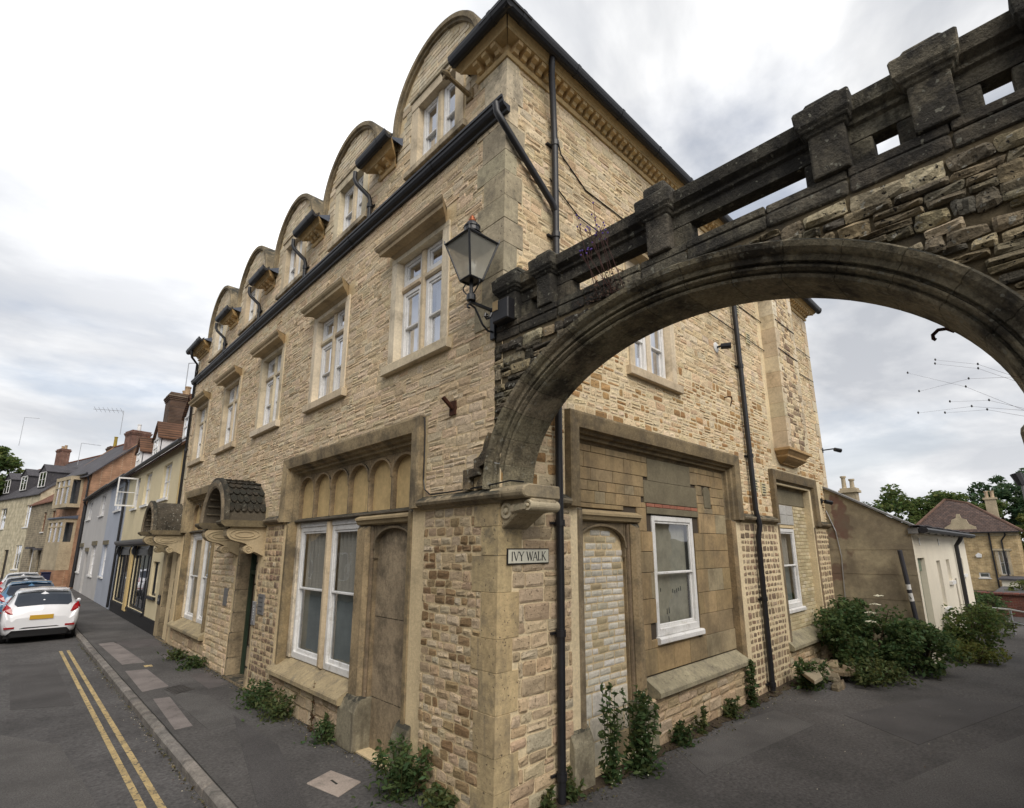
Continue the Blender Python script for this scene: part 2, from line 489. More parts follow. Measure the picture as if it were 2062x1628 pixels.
    def lathe(s, ctr, prof, n=12, m=0, c=(1, 1, 1), axis=2):
        rows = []
        for r, h in prof:
            row = []
            for k in range(n):
                a = 2*PI*k/n
                q = [r*math.cos(a), r*math.sin(a)]
                if axis == 2: p = (ctr[0]+q[0], ctr[1]+q[1], ctr[2]+h)
                elif axis == 0: p = (ctr[0]+h, ctr[1]+q[0], ctr[2]+q[1])
                else: p = (ctr[0]+q[1], ctr[1]+h, ctr[2]+q[0])
                row.append(p)
            rows.append(row)
        s.strip(rows, m, c, close=True)
        s.add(rows[0], [tuple(range(n-1, -1, -1))], m, c)
        s.add(rows[-1], [tuple(range(n))], m, c)
    def mesh(s, name, mats, smooth=False):
        me = bpy.data.meshes.new(name)
        me.from_pydata(s.v, [], s.f)
        for mt in (mats if isinstance(mats, (list, tuple)) else [mats]): me.materials.append(mt)
        if any(s.m): me.polygons.foreach_set('material_index', s.m)
        if s.v:
            a = me.attributes.new('tint', 'FLOAT_COLOR', 'POINT')
            arr = np.ones((len(s.v), 4), np.float32)
            arr[:, :3] = np.array(s.c, np.float32)
            a.data.foreach_set('color', arr.ravel())
        if smooth: me.polygons.foreach_set('use_smooth', [True]*len(me.polygons))
        me.update()
        return me
    def build(s, name, mats, parent=None, smooth=False, bevel=0.0, **props):
        o = bpy.data.objects.new(name, s.mesh(name, mats, smooth))
        COL.objects.link(o)
        setpar(o, parent)
        if bevel:
            b = o.modifiers.new('edge', 'BEVEL')
            b.width = bevel
            b.segments = 1
            b.limit_method = 'ANGLE'
        for k, v_ in props.items(): o[k] = v_
        return o
def setpar(o, parent):
    if parent is not None:
        o.parent = parent
        mw = WORLD.get(parent.name)
        if mw is not None: o.matrix_parent_inverse = mw.inverted()
WORLD = {}
def thing(name, label, cat, loc=(0, 0, 0), group=None, rotz=0):
    o = bpy.data.objects.new(name, None)
    o.empty_display_size = 0.2
    COL.objects.link(o)
    o.location = loc
    o.rotation_euler = (0, 0, rotz)
    WORLD[o.name] = Matrix.Translation(loc) @ Matrix.Rotation(rotz, 4, 'Z')
    o['label'] = label
    o['category'] = cat
    if group: o['group'] = group
    return o
def tag(o, label, cat, group=None):
    o['label'] = label
    o['category'] = cat
    if group: o['group'] = group
    return o
def proj_px(p):
    v = Vector(p)-CAMP
    z = v.dot(cF)
    if z < 0.1: return None
    return (512+512*v.dot(cR)/z, 435+512*v.dot(cD)/z)
def vary(c, r, a=0.12, h=0.05):
    k = 1+r.uniform(-a, a)
    return (c[0]*k*(1+r.uniform(-h, h)), c[1]*k, c[2]*k*(1+r.uniform(-h, h)))
def pick(r, pal):
    t = r.random()*sum(w for _, w in pal)
    for c, w in pal:
        t -= w
        if t <= 0: return c
    return pal[-1][0]
# ---------------------------------------------------------------- ground
def gz(x, y):
    """terrain height: level round the building, lower beyond the lane's end"""
    t = min(max((x-24)/16, 0), 1)
    return -1.5*t*t*(3-2*t)
def flat(name, pts, z, m, kind='structure', c=(1, 1, 1), thick=0.0, parent=None):
    mb = MB()
    if thick: mb.prism(pts, z-thick, z, 0, c)
    else: mb.add([(p[0], p[1], z) for p in pts], [tuple(range(len(pts)))], 0, c)
    o = mb.build(name, m, parent)
    if kind: o['kind'] = kind
    return o
mb = MB()
xs = [-400, -150, -60, -20, -8] + [24+i*2 for i in range(9)] + [60, 120, 250, 600]
ys = [-400, -150, -60, -30, -15, -5, 5, 15, 30, 60, 150, 400, 800]
mb.strip([[(x, y, gz(x, y)-0.16) for y in ys] for x in xs])
for f in mb.f: f.reverse()
mb.build('ground', mat('rough ground', (0.06, 0.062, 0.045), 0.95, n1=(0.2, 0.3), n2=(8, 0.4), bump=0.6), kind='structure')
# street: follows the kerb then swings left beyond the blue cottage
flat('street', [(-9, -30), (-1.62, -30), (-1.62, 43), (-4.4, 66), (-8, 90), (-16, 90), (-12, 66), (-9, 43)], -0.10, M_ASPH)
flat('pavement', [(-1.5, -8), (0.0, -8), (0.0, 44), (-2.6, 66), (-4.2, 66), (-1.5, 43)], 0.0, M_PAVE, thick=0.14)
flat('lane', [(0.004, -9), (24.3, -9), (24.3, 0.3), (0.004, 0.3)], -0.003, M_LANE, thick=0.13)
flat('lower_lane', [(24.3, -9), (27, -9), (44, -6), (44, -1), (24.3, -1)], -0.02, M_LANE, thick=0.05)
kerb = thing('kerb', 'grey stone kerb along the edge of the footway', 'kerb')
kerb['kind'] = 'structure'
y = -7.0
kr = random.Random(5)
while y < 42:
    l = kr.uniform(0.75, 1.05) if y < 20 else 2.5
    b = MB()
    b.bbox(-1.64+kr.uniform(-0.006, 0.006), -1.5, y+0.006, y+l-0.006, -0.14, 0.006+kr.uniform(-0.006, 0.006), 0.03)
    b.c = [vary(lin(132, 127, 121), kr, 0.03, 0.02)]*len(b.c)
    kt = kr.uniform(0.8, 1.15)
    b.c = [tuple(x*kt for x in c_) for c_ in b.c]
    b.build('kerb_stone', M_KERB, kerb)
    y += l
for x0 in (-1.97, -2.12):
    b = MB()
    pts = []
    b.add([(x0-0.068, -8, -0.096), (x0, -8, -0.096), (x0+0.02, 14.8, -0.096), (x0-0.045, 14.8, -0.096)], [(0, 1, 2, 3)])
    o = b.build('yellow_line', M_YEL)
    o['kind'] = 'structure'
def gpt(x, y, z=0.0):
    """ground point under a pixel of the 2062-wide photograph"""
    d = cF + cR*((x-1031)/1031) + cD*((y-876)/1031)
    t = (z-CAMP.z)/d.z
    p = CAMP+d*t
    return (p.x, p.y)
def slab(name, label, quad, c, z=0.004, m=None, cat='paving slab', group=None):
    mb = MB()
    q = [gpt(*p) for p in quad]
    a = sum(q[i][0]*q[(i+1) % 4][1]-q[(i+1) % 4][0]*q[i][1] for i in range(4))
    if a < 0: q.reverse()
    mb.prism(q, -0.02, z, 0, c)
    return tag(mb.build(name, m or M_SLAB, bevel=0.003), label, cat, group)
LS, DSL = lin(127, 120, 117), lin(95, 90, 89)
slab('paving_slab', 'long pale concrete patch beside the kerb, above the yellow dash', [(198, 1297), (232, 1293), (292, 1334), (246, 1339)], LS)
slab('paving_slab', 'pale concrete patch beside the kerb, below the yellow dash', [(252, 1352), (296, 1348), (340, 1382), (286, 1394)], LS)
slab('paving_slab', 'narrow pale slab in the footway against the kerb', [(308, 1408), (342, 1404), (388, 1462), (352, 1470)], LS)
slab('paving_slab', 'dark slab in the footway before the bay window', [(380, 1360), (420, 1354), (462, 1377), (420, 1388)], DSL)
slab('paving_slab', 'dark slab in the footway near the far weeds', [(322, 1318), (346, 1314), (362, 1324), (336, 1330)], DSL)
slab('paving_slab', 'dark patch of tarmac across the footway middle', [(228, 1294), (310, 1286), (330, 1300), (262, 1306)], lin(88, 84, 84))
slab('road_dash', 'short yellow paint dash on the footway', [(289, 1341), (305, 1339), (308, 1342), (292, 1344)], (1, 1, 1), 0.006, M_YEL, 'paint mark')
# concrete drain cover
mh = thing('drain_cover', 'square pale concrete drain cover with a slot in the footway', 'drain cover', (*gpt(672, 1580), 0))
q = [gpt(617, 1579), gpt(681, 1606), gpt(727, 1576), gpt(666, 1553)]
a = sum(q[i][0]*q[(i+1) % 4][1]-q[(i+1) % 4][0]*q[i][1] for i in range(4))
if a < 0: q.reverse()
b = MB()
b.prism(q, -0.03, 0.012, 0, lin(164, 152, 142))
b.build('cover', M_SLAB, mh, bevel=0.006)
b = MB()
cx_, cy_ = [sum(p[i] for p in q)/4 for i in (0, 1)]
b.box(cx_-0.012, cx_+0.012, cy_-0.07, cy_+0.07, 0.012, 0.0135)  # slot drawn as a thin dark strip on the cover
b.build('slot', mat('slot dark', (0.03, 0.028, 0.025), 0.95, n1=None, n2=None, bump=0), mh)
dg = thing('drain_grate', 'small dark iron grating set in the footway', 'drain grate', (*gpt(372, 1390), 0))
q = [gpt(330, 1388), gpt(352, 1400), gpt(392, 1388), gpt(366, 1379)]
if sum(q[i][0]*q[(i+1) % 4][1]-q[(i+1) % 4][0]*q[i][1] for i in range(4)) < 0: q.reverse()
b = MB()
b.prism(q, -0.03, 0.005)
b.build('frame', mat('worn cast iron', (0.05, 0.047, 0.045), 0.6, n1=(6, 0.3), n2=(40, 0.3), bump=0.3), dg)
for i in range(6):
    b = MB()
    t = (i+0.5)/6
    p0 = [q[0][k]*(1-t)+q[1][k]*t for k in (0, 1)]
    p1 = [q[3][k]*(1-t)+q[2][k]*t for k in (0, 1)]
    b.tube([(p0[0]*0.9+p1[0]*0.1, p0[1]*0.9+p1[1]*0.1, 0.004), (p0[0]*0.1+p1[0]*0.9, p0[1]*0.1+p1[1]*0.9, 0.004)], 0.008, 4)
    b.build('bar', MATS['worn cast iron'], dg)

# ---------------------------------------------------------------- rubble masonry
def clip(r, holes, mw=0.05, mh_=0.035):
    u0, u1, v0, v1 = r
    for a0, a1, b0, b1 in holes:
        if u0 < a1 and u1 > a0 and v0 < b1 and v1 > b0:
            best, ba = None, 0
            for q in ((u0, a0, v0, v1), (a1, u1, v0, v1), (u0, u1, v0, b0), (u0, u1, b1, v1)):
                w, h = q[1]-q[0], q[3]-q[2]
                if w > mw and h > mh_ and w*h > ba: best, ba = q, w*h
            if best is None: return None
            u0, u1, v0, v1 = best
    return (u0, u1, v0, v1)
def courses(r, u0, u1, v0, v1, hr, lr, holes, gap=0.010, split=0.15):
    out = []
    v = v0
    while v < v1-0.03:
        h = r.uniform(*hr)
        if v+h > v1-0.03: h = v1-v
        u = u0 - r.uniform(0, lr[0])
        while u < u1:
            l = r.uniform(*lr)*(0.75+0.5*h/hr[1])
            cells = [(u, u+l, v, v+h)]
            if h > hr[0]*1.35 and r.random() < split:
                k = v+h*r.uniform(0.4, 0.6)
                cells = [(u, u+l, v, k), (u, u+l, k, v+h)]
            for a, b_, c_, d_ in cells:
                q = clip((max(a, u0), min(b_, u1), c_, d_), holes)
                if q and q[1]-q[0] > 0.045: out.append((q[0]+gap/2, q[1]-gap/2, q[2]+gap/2, q[3]-gap/2))
            u += l
        v += h
    return out
def stone_geo(r, u0, u1, v0, v1, proud, rough, jit=0.010, nu=4, nv=4):
    w, h = u1-u0, v1-v0
    jit = min(jit, 0.16*min(w, h))
    cor = [(u0+r.uniform(-jit, jit), v0+r.uniform(-jit, jit)), (u1+r.uniform(-jit, jit), v0+r.uniform(-jit, jit)),
           (u1+r.uniform(-jit, jit), v1+r.uniform(-jit, jit)), (u0+r.uniform(-jit, jit), v1+r.uniform(-jit, jit))]
    edge = min(0.022, 0.25*min(w, h))
    su = [0, edge/w*1.2, 1-edge/w*1.2, 1] if nu == 4 else [0, edge/w*1.2, r.uniform(0.4, 0.6), 1-edge/w*1.2, 1]
    sv = [0, edge/h*1.2, 1-edge/h*1.2, 1]
    vs_, fs = [], []
    tu, tv = r.uniform(-1, 1)*rough*0.7, r.uniform(-1, 1)*rough*0.7
    for j, b in enumerate(sv):
        for i, a in enumerate(su):
            x = (cor[0][0]*(1-a)+cor[1][0]*a)*(1-b)+(cor[3][0]*(1-a)+cor[2][0]*a)*b
            y = (cor[0][1]*(1-a)+cor[1][1]*a)*(1-b)+(cor[3][1]*(1-a)+cor[2][1]*a)*b
            bi, bj = i in (0, len(su)-1), j in (0, 3)
            if bi and bj:
                x += (edge*0.2 if i == 0 else -edge*0.2)
                y += (edge*0.2 if j == 0 else -edge*0.2)
            if bi or bj:
                d = proud*0.45+r.uniform(-0.3, 0.3)*rough*0.6
                x += r.uniform(-1, 1)*jit*0.3
                y += r.uniform(-1, 1)*jit*0.3
            else:
                d = proud+r.uniform(-1, 1)*rough+tu*(a-0.5)*2+tv*(b-0.5)*2
            vs_.append((x, y, max(d, 0.002)))
    n = len(su)
    for j in range(3):
        for i in range(n-1):
            fs.append((j*n+i, j*n+i+1, (j+1)*n+i+1, (j+1)*n+i))
    ring = [i for i in range(n)]+[j*n+n-1 for j in range(1, 4)]+[3*n+i for i in range(n-2, -1, -1)]+[j*n for j in range(2, 0, -1)]
    o = len(vs_)
    vs_ += [(vs_[i][0], vs_[i][1], -0.02) for i in ring]
    m = len(ring)
    for i in range(m):
        k = (i+1) % m
        fs.append((ring[i], o+i, o+k, ring[k]))
    return vs_, fs
class Masonry:
    """collects stones; the 300 that show largest become parts, the rest one joined part"""
    def __init__(s): s.items = []
    def add(s, T, rect, geo, col, m=0, w=1.0):
        q = [proj_px(T(a, b, 0)) for a, b in ((rect[0], rect[2]), (rect[1], rect[2]), (rect[1], rect[3]), (rect[0], rect[3]))]
        ar = 0
        if all(q):
            ar = abs(sum(q[i][0]*q[(i+1) % 4][1]-q[(i+1) % 4][0]*q[i][1] for i in range(4)))/2
            cx_ = sum(p[0] for p in q)/4
            cy_ = sum(p[1] for p in q)/4
            if not (0 <= cx_ < 1024 and 0 <= cy_ < 808): ar = 0
        s.items.append((ar*w, T, geo, col, m))
    def emit(s, name, rest, mats, parent, limit=300):
        s.items.sort(key=lambda t: -t[0])
        for ar, T, geo, col, m in s.items[:limit]:
            b = MB(T)
            b.add(geo[0], geo[1], 0, col)
            b.build(name, mats[m], parent)
        groups = {}
        for ar, T, geo, col, m in s.items[limit:]:
            groups.setdefault(T, MB(T)).add(geo[0], geo[1], m, col)
        for T, b in groups.items():
            b.build(rest, mats, parent, kind='stuff')
def wallcore(mb, u0, u1, v0, v1, holes, depth, m=0, c=(1, 1, 1)):
    us = sorted({u0, u1, *[x for h in holes for x in h[:2] if u0 < x < u1]})
    vs2 = sorted({v0, v1, *[x for h in holes for x in h[2:4] if v0 < x < v1]})
    for i in range(len(us)-1):
        for j in range(len(vs2)-1):
            a, b = (us[i]+us[i+1])/2, (vs2[j]+vs2[j+1])/2
            if any(h[0] < a < h[1] and h[2] < b < h[3] for h in holes): continue
            mb.add([(us[i], vs2[j], 0), (us[i+1], vs2[j], 0), (us[i+1], vs2[j+1], 0), (us[i], vs2[j+1], 0)], [(0, 1, 2, 3)], m, c)
    for h in holes:
        a0, a1, b0, b1 = max(h[0], u0), min(h[1], u1), max(h[2], v0), min(h[3], v1)
        mb.add([(a0, b0, 0), (a1, b0, 0), (a1, b1, 0), (a0, b1, 0), (a0, b0, -depth), (a1, b0, -depth), (a1, b1, -depth), (a0, b1, -depth)],
               [(0, 4, 5, 1), (1, 5, 6, 2), (3, 7, 4, 0)]+([(2, 6, 7, 3)] if h[3] <= v1 else []), m, c)

# ---------------------------------------------------------------- the stone building
BLD = thing('stone_building', 'three storey honey coloured rubble stone building with round gabled dormers on the street corner', 'building')
PAL_UP = [(lin(214, 194, 159), 6), (lin(210, 189, 153), 5), (lin(218, 198, 163), 4), (lin(204, 183, 147), 2.2), (lin(209, 192, 160), 1.6), (lin(198, 175, 140), 0.6), (lin(221, 203, 168), 1)]
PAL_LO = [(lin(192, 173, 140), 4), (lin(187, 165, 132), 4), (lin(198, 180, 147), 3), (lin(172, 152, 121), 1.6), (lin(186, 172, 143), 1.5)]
PAL_BR = [(lin(142, 121, 98), 3), (lin(153, 134, 107), 3), (lin(128, 112, 91), 2), (lin(170, 152, 125), 2)]
PAL_R = [(lin(217, 197, 158), 4), (lin(209, 186, 146), 3), (lin(194, 168, 131), 1.3), (lin(220, 201, 165), 4), (lin(203, 186, 154), 1.6), (lin(212, 190, 151), 3)]
ASH = [(lin(212, 197, 169), 3), (lin(202, 185, 157), 2), (lin(217, 204, 179), 1)]
ASHG = [(lin(204, 189, 162), 2), (lin(192, 178, 151), 2), (lin(211, 194, 164), 1)]

DC = [1.27, 3.88, 6.50, 9.17, 11.93]         # dormer centres along the street
WC = [1.57, 4.33, 7.18, 10.0, 12.8]          # first floor windows
UEND = 14.15
TOPV = 8.46
holesL = [(c-0.60, c+0.60, 5.06, 6.70) for c in WC]+[(c-0.52, c+0.52, 8.02, TOPV+0.6) for c in DC]
holesL += [(1.5, 5.62, 0.02, 3.98), (9.98, 13.2, 0.5, 3.98), (6.85, 8.12, 0.0, 2.75)]
b = MB(TL)
wallcore(b, 0, UEND, 0, TOPV, holesL, 0.34)
b.add([(0, 0, -0.3), (UEND, 0, -0.3), (UEND, 0, -10), (0, 0, -10)], [(0, 1, 2, 3)])
b.add([(UEND, 0, 0), (UEND, TOPV, 0), (UEND, TOPV, -10), (UEND, 0, -10)], [(0, 1, 2, 3)])
b.build('street_wall', M_MORTAR, BLD)
REND = 11.75
holesR = [(2.66, 3.88, 5.06, 6.70), (1.28, 5.8, 0.02, 3.92), (7.86, 10.15, 0.5, 3.80)]
b = MB(TR)
wallcore(b, 0, REND, 0, 8.46, holesR, 0.30)
b.add([(REND, 0, 0), (REND, 8.46, 0), (REND, 8.46, -12), (REND, 0, -12)], [(0, 3, 2, 1)])
b.build('lane_wall', M_MORTAR_R, BLD)

MAS = Masonry()
r = random.Random(21)
# keep-out rectangles for rubble on the street front
qh = []
v = 0.0
quoinL, quoinR = [], []
while v < 8.4:
    h = r.uniform(0.26, 0.46)
    if v+h > 8.3: h = 8.42-v
    lo = r.random() < 0.5
    wl_, wr_ = (0.31, 0.19) if (len(quoinL) % 2 == 0) else (0.20, 0.30)
    quoinL.append((0.0, wl_+r.uniform(-0.02, 0.03), v, v+h))
    quoinR.append((0.0, wr_+r.uniform(-0.02, 0.03), v, v+h))
    v += h
quoinL, quoinR = zip(*[(a, b) for a, b in zip(quoinL, quoinR) if b[3] < 3.1 or b[2] > 4.75])
keepL = list(quoinL)
keepL += [(c-0.80, c+0.80, 4.88, 5.06) for c in WC]+[(c-0.71, c+0.71, 5.06, 6.88) for c in WC]+[(c-0.82, c+0.82, 6.66, 6.90) for c in WC]
keepL += [(c-0.74, c+0.74, 7.9, 8.02) for c in DC]+[(c-0.66, c+0.66, 8.0, 9.3) for c in DC]
keepL += [(1.24, 5.84, 2.96, 4.12), (1.47, 5.66, 0, 3.0), (9.86, 13.3, 2.96, 4.12), (9.94, 13.24, 0.42, 3.0), (6.55, 8.40, 2.2, 3.3), (6.78, 8.2, 0, 2.8), (5.8, 6.6, 2.95, 3.06), (0, 1.24, 2.95, 3.12), (0.0, 0.44, 3.1, 3.36), (0.0, 0.28, 3.3, 3.5), (8.35, 9.9, 2.95, 3.06)]
keepL += [(13.2, 14.2, 0, 3.3)]
gapsL = []
def addstones(T, rects, pal, proud, rough, vr=0.085, w=1.0, m=0, jit=0.010):
    for q in rects:
        c = vary(pick(r, pal), r, vr, 0.05)
        big = (q[1]-q[0]) > 0.3
        MAS.add(T, q, stone_geo(r, *q, proud*r.uniform(0.6, 1.4), rough*r.uniform(0.5, 1.4), jit, 5 if big else 4), c, m, w)
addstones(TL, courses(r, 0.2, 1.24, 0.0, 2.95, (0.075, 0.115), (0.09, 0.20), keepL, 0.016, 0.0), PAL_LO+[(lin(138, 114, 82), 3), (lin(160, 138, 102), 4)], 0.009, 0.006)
addstones(TL, courses(r, 0.0, UEND, 3.12, 4.0, (0.06, 0.13), (0.10, 0.30), keepL, 0.009, 0.3), PAL_UP, 0.006, 0.0065)
addstones(TL, courses(r, 0.0, UEND, 4.0, 7.6, (0.055, 0.125), (0.10, 0.32), keepL, 0.007, 0.35), PAL_UP, 0.006, 0.0065)
addstones(TL, courses(r, 0.0, UEND, 7.6, TOPV, (0.055, 0.13), (0.12, 0.34), keepL, 0.007, 0.3), PAL_UP, 0.006, 0.006)
addstones(TL, courses(r, 5.66, 6.8, 0.0, 2.95, (0.09, 0.13), (0.10, 0.18), keepL, 0.024, 0.0), PAL_BR+PAL_LO, 0.010, 0.005)
addstones(TL, courses(r, 8.2, 9.9, 0.0, 2.95, (0.11, 0.15), (0.18, 0.32), keepL, 0.020, 0.0), PAL_UP, 0.014, 0.007)
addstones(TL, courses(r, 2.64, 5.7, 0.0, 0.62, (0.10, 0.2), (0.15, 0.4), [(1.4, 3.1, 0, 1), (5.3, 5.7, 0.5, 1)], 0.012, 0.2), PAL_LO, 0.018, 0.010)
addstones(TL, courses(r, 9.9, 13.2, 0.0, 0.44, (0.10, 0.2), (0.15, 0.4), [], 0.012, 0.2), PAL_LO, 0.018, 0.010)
keepR = list(quoinR)+[(2.54, 4.0, 5.04, 6.88), (2.42, 4.12, 4.88, 5.06), (2.44, 4.10, 6.66, 6.90), (1.06, 6.05, 2.96, 4.12), (1.22, 5.9, 0, 3.0), (7.68, 11.1, 2.9, 4.06), (7.8, 10.3, 0.3, 3.0), (0, 1.1, 2.95, 3.12), (6.0, 7.8, 2.95, 3.08),
          (7.98, 9.72, 4.2, 8.46), (10.9, 11.75, 2.95, 3.08)]
addstones(TR, courses(r, 0.2, 1.15, 0.0, 2.95, (0.09, 0.20), (0.14, 0.34), keepR, 0.016, 0.1), PAL_LO, 0.014, 0.008)
addstones(TR, courses(r, 0.0, REND, 3.05, 5.4, (0.06, 0.14), (0.09, 0.26), keepR, 0.026, 0.3), PAL_R+[(lin(176, 142, 96), 4), (lin(158, 124, 82), 3)], 0.006, 0.005)
addstones(TR, courses(r, 0.0, REND, 5.4, 8.44, (0.06, 0.14), (0.10, 0.32), keepR, 0.013, 0.3), PAL_R, 0.007, 0.007)
addstones(TR, courses(r, 5.95, 7.75, 0.0, 2.95, (0.095, 0.145), (0.10, 0.20), keepR, 0.042, 0.0), PAL_BR, 0.006, 0.005, 0.16)
addstones(TR, courses(r, 10.3, REND, 0.0, 2.95, (0.095, 0.145), (0.10, 0.20), keepR, 0.042, 0.0), PAL_BR, 0.006, 0.005, 0.16)
addstones(TR, courses(r, 2.55, 5.95, 0.0, 0.60, (0.10, 0.2), (0.16, 0.42), [], 0.014, 0.2), PAL_LO, 0.016, 0.010)
addstones(TR, courses(r, 7.7, 10.3, 0.0, 0.50, (0.10, 0.2), (0.16, 0.42), [], 0.014, 0.2), PAL_LO, 0.016, 0.010)
def TO(u, v, d): return TR(u, v, d+0.28)
FLIP[TO] = False
addstones(TO, courses(r, 8.22, 9.52, 4.56, 8.42, (0.10, 0.16), (0.11, 0.24), [], 0.022, 0.1), PAL_R+PAL_BR[:2], 0.012, 0.006)
MAS.emit('stone', 'rubble_stone', [M_STONE], BLD, 300)

M_QUOIN = mat('corner stone', (1, 1, 1), 0.92, tint=True, n1=(2.2, 0.25), n2=(18, 0.25), bump=0.45, bscale=50, bdist=0.012,
              grime=(3.2, 0.58, (0.13, 0.115, 0.09), 0.75), streak=(7, 0.58, (0.14, 0.125, 0.1), 0.6), pits=(30, 0.64, (0.12, 0.095, 0.065)))
# quoins: L-shaped corner blocks
for (a0, a1, b0, b1), (c0, c1, _, _) in zip(quoinL, quoinR):
    mb = MB()
    c = vary(pick(r, ASHG if b0 < 3.2 or 3.6 < b0 < 7.6 else ASH), r, 0.1, 0.03)
    if b0 < 3.2: c = vary(lin(186, 166, 128), r, 0.08, 0.02)
    if 4.3 < b0 < 7.2: c = vary(lin(172, 161, 136), r, 0.12, 0.03) if True else vary(lin(148, 138, 117), r, 0.12, 0.03)
    e = 0.011+r.uniform(-0.003, 0.004)
    z0, z1 = b0+0.0015, b1-0.0015
    pts = []
    for z in (z0, z1):
        o = -K*z
        pts += [(-e, a1, z), (-e, o-e, z), (c1*(1-0.0085*z), o-e, z), (c1*(1-0.0085*z), o+0.05, z), (0.05, 0.05+o, z), (0.05, a1, z)]
    mb.add(pts, [(0, 5, 4, 3, 2, 1), (6, 7, 8, 9, 10, 11)]+[(i, (i+1) % 6, 6+(i+1) % 6, 6+i) for i in range(6)], 0, c)
    mb.build('quoin', M_QUOIN, BLD, bevel=0.003)
# quoins at the far ends
v = 0.0
i = 0
while v < 8.3:
    h = r.uniform(0.28, 0.42)
    mb = MB(TR)
    w = 0.34 if i % 2 else 0.2
    mb.bbox(REND-w, REND+0.004, v+0.004, min(v+h, 8.43)-0.004, -0.1, 0.02, 0.006, 0, vary(pick(r, ASH), r, 0.08, 0.03))
    mb.build('quoin', M_ASH, BLD)
    mb = MB(TL)
    if v > 3.2:
        mb.bbox(UEND-w, UEND+0.004, v+0.004, min(v+h, 8.43)-0.004, -0.1, 0.02, 0.006, 0, vary(pick(r, ASH), r, 0.08, 0.03))
        mb.build('quoin', M_ASH, BLD)
    v += h
    i += 1

# ------------------------------------------------ windows
def sash(win, T, u0, u1, v0, v1, d, meet=None, curtain=None, cd=0.06, glass=None, fw=0.055, name='sash_frame'):
    """white timber frame with its panes; meet: height of the meeting rail"""
    mb = MB(T)
    e = fw
    mb.bbox(u0, u0+e, v0, v1, d-0.07, d, 0.006)
    mb.bbox(u1-e, u1, v0, v1, d-0.07, d, 0.006)
    mb.bbox(u0+e, u1-e, v1-e, v1, d-0.07, d, 0.006)
    mb.bbox(u0+e, u1-e, v0, v0+e*1.3, d-0.07, d+0.006, 0.006)
    i0, i1, j0, j1 = u0+e, u1-e, v0+e*1.3, v1-e
    f = 0.034
    def leaf(a0, a1, b0, b1, dd, bot=f):
        mb.bbox(a0, a0+f, b0, b1, dd-0.03, dd, 0.006)
        mb.bbox(a1-f, a1, b0, b1, dd-0.03, dd, 0.006)
        mb.bbox(a0+f, a1-f, b1-f, b1, dd-0.03, dd, 0.006)
        mb.bbox(a0+f, a1-f, b0, b0+bot, dd-0.03, dd, 0.006)
        g = MB(T)
        g.add([(a0+f, b0+bot, dd-0.018), (a1-f, b0+bot, dd-0.018), (a1-f, b1-f, dd-0.018), (a0+f, b1-f, dd-0.018)], [(0, 1, 2, 3)])
        g.build('pane', glass or M_GLASS, win)
    if meet:
        leaf(i0, i1, meet-0.018, j1, d-0.014)
        leaf(i0, i1, j0, meet+0.018, d-0.042, f*1.5)
    else:
        leaf(i0, i1, j0, j1, d-0.02)
    mb.build(name, M_WHITE, win)
    g = MB(T)
    n = 15
    rr_ = random.Random(int(u0*100)+int(v0*10))
    if curtain is M_CURT:
        n = 44
        ph = [rr_.uniform(-0.5, 0.5) for k in range(n+1)]
        mid = (meet or (j0+j1)/2)-0.02
        rows = [[(i0+(i1-i0)*k/n, vv, d-0.085-cd+0.02*math.sin(k*0.95+ph[k])) for k in range(n+1)] for vv in (mid, j1)]
        g.strip(rows)
        h2 = MB(T)
        h2.add([(i0, j0, d-0.10-cd), (i1, j0, d-0.10-cd), (i1, mid, d-0.10-cd), (i0, mid, d-0.10-cd)], [(0, 1, 2, 3)])
        h2.build('window_film', mat('grey green window film', (0.20, 0.225, 0.215), 0.8, n1=(1.5, 0.25), n2=(5, 0.12), bump=0), win)
    else:
        g.add([(i0, j0, d-0.07-cd), (i1, j0, d-0.07-cd), (i1, j1, d-0.07-cd), (i0, j1, d-0.07-cd)], [(0, 1, 2, 3)])
    g.build('curtain', curtain or M_CURTU, win)
def stonebox(win, T, name, *a, pal=ASH, m=None, e=0.008):
    mb = MB(T)
    mb.bbox(*a, e, 0, vary(pick(r, pal), r, 0.06, 0.02))
    return mb.build(name, m or M_ASH, win)
def cornice_hood(win, T, c, hw, v):
    """moulded window hood with returned ends"""
    prof = [(v, -0.02), (v, 0.025), (v+0.03, 0.06), (v+0.045, 0.075), (v+0.05, 0.15), (v+0.06, 0.20), (v+0.11, 0.205), (v+0.125, 0.225), (v+0.155, 0.245), (v+0.185, 0.25), (v+0.215, 0.0), (v+0.215, -0.02)]
    mb = MB(T)
    mb.run(prof, c-hw+0.2, c+hw-0.2, 0, vary(lin(177, 158, 126), r, 0.05, 0.02), -1.0, 1.0)
    mb.build('hood', M_ASHD if False else M_ASH, win)
    mb = MB(T)
    mb.add([(c-hw-0.045, v+0.188, 0.252), (c+hw+0.045, v+0.188, 0.252), (c+hw-0.19, v+0.222, 0.0), (c-hw+0.19, v+0.222, 0.0)], [(0, 1, 2, 3)], 0, lin(91, 84, 70))
    mb.build('hood_top', M_ASHD, win)
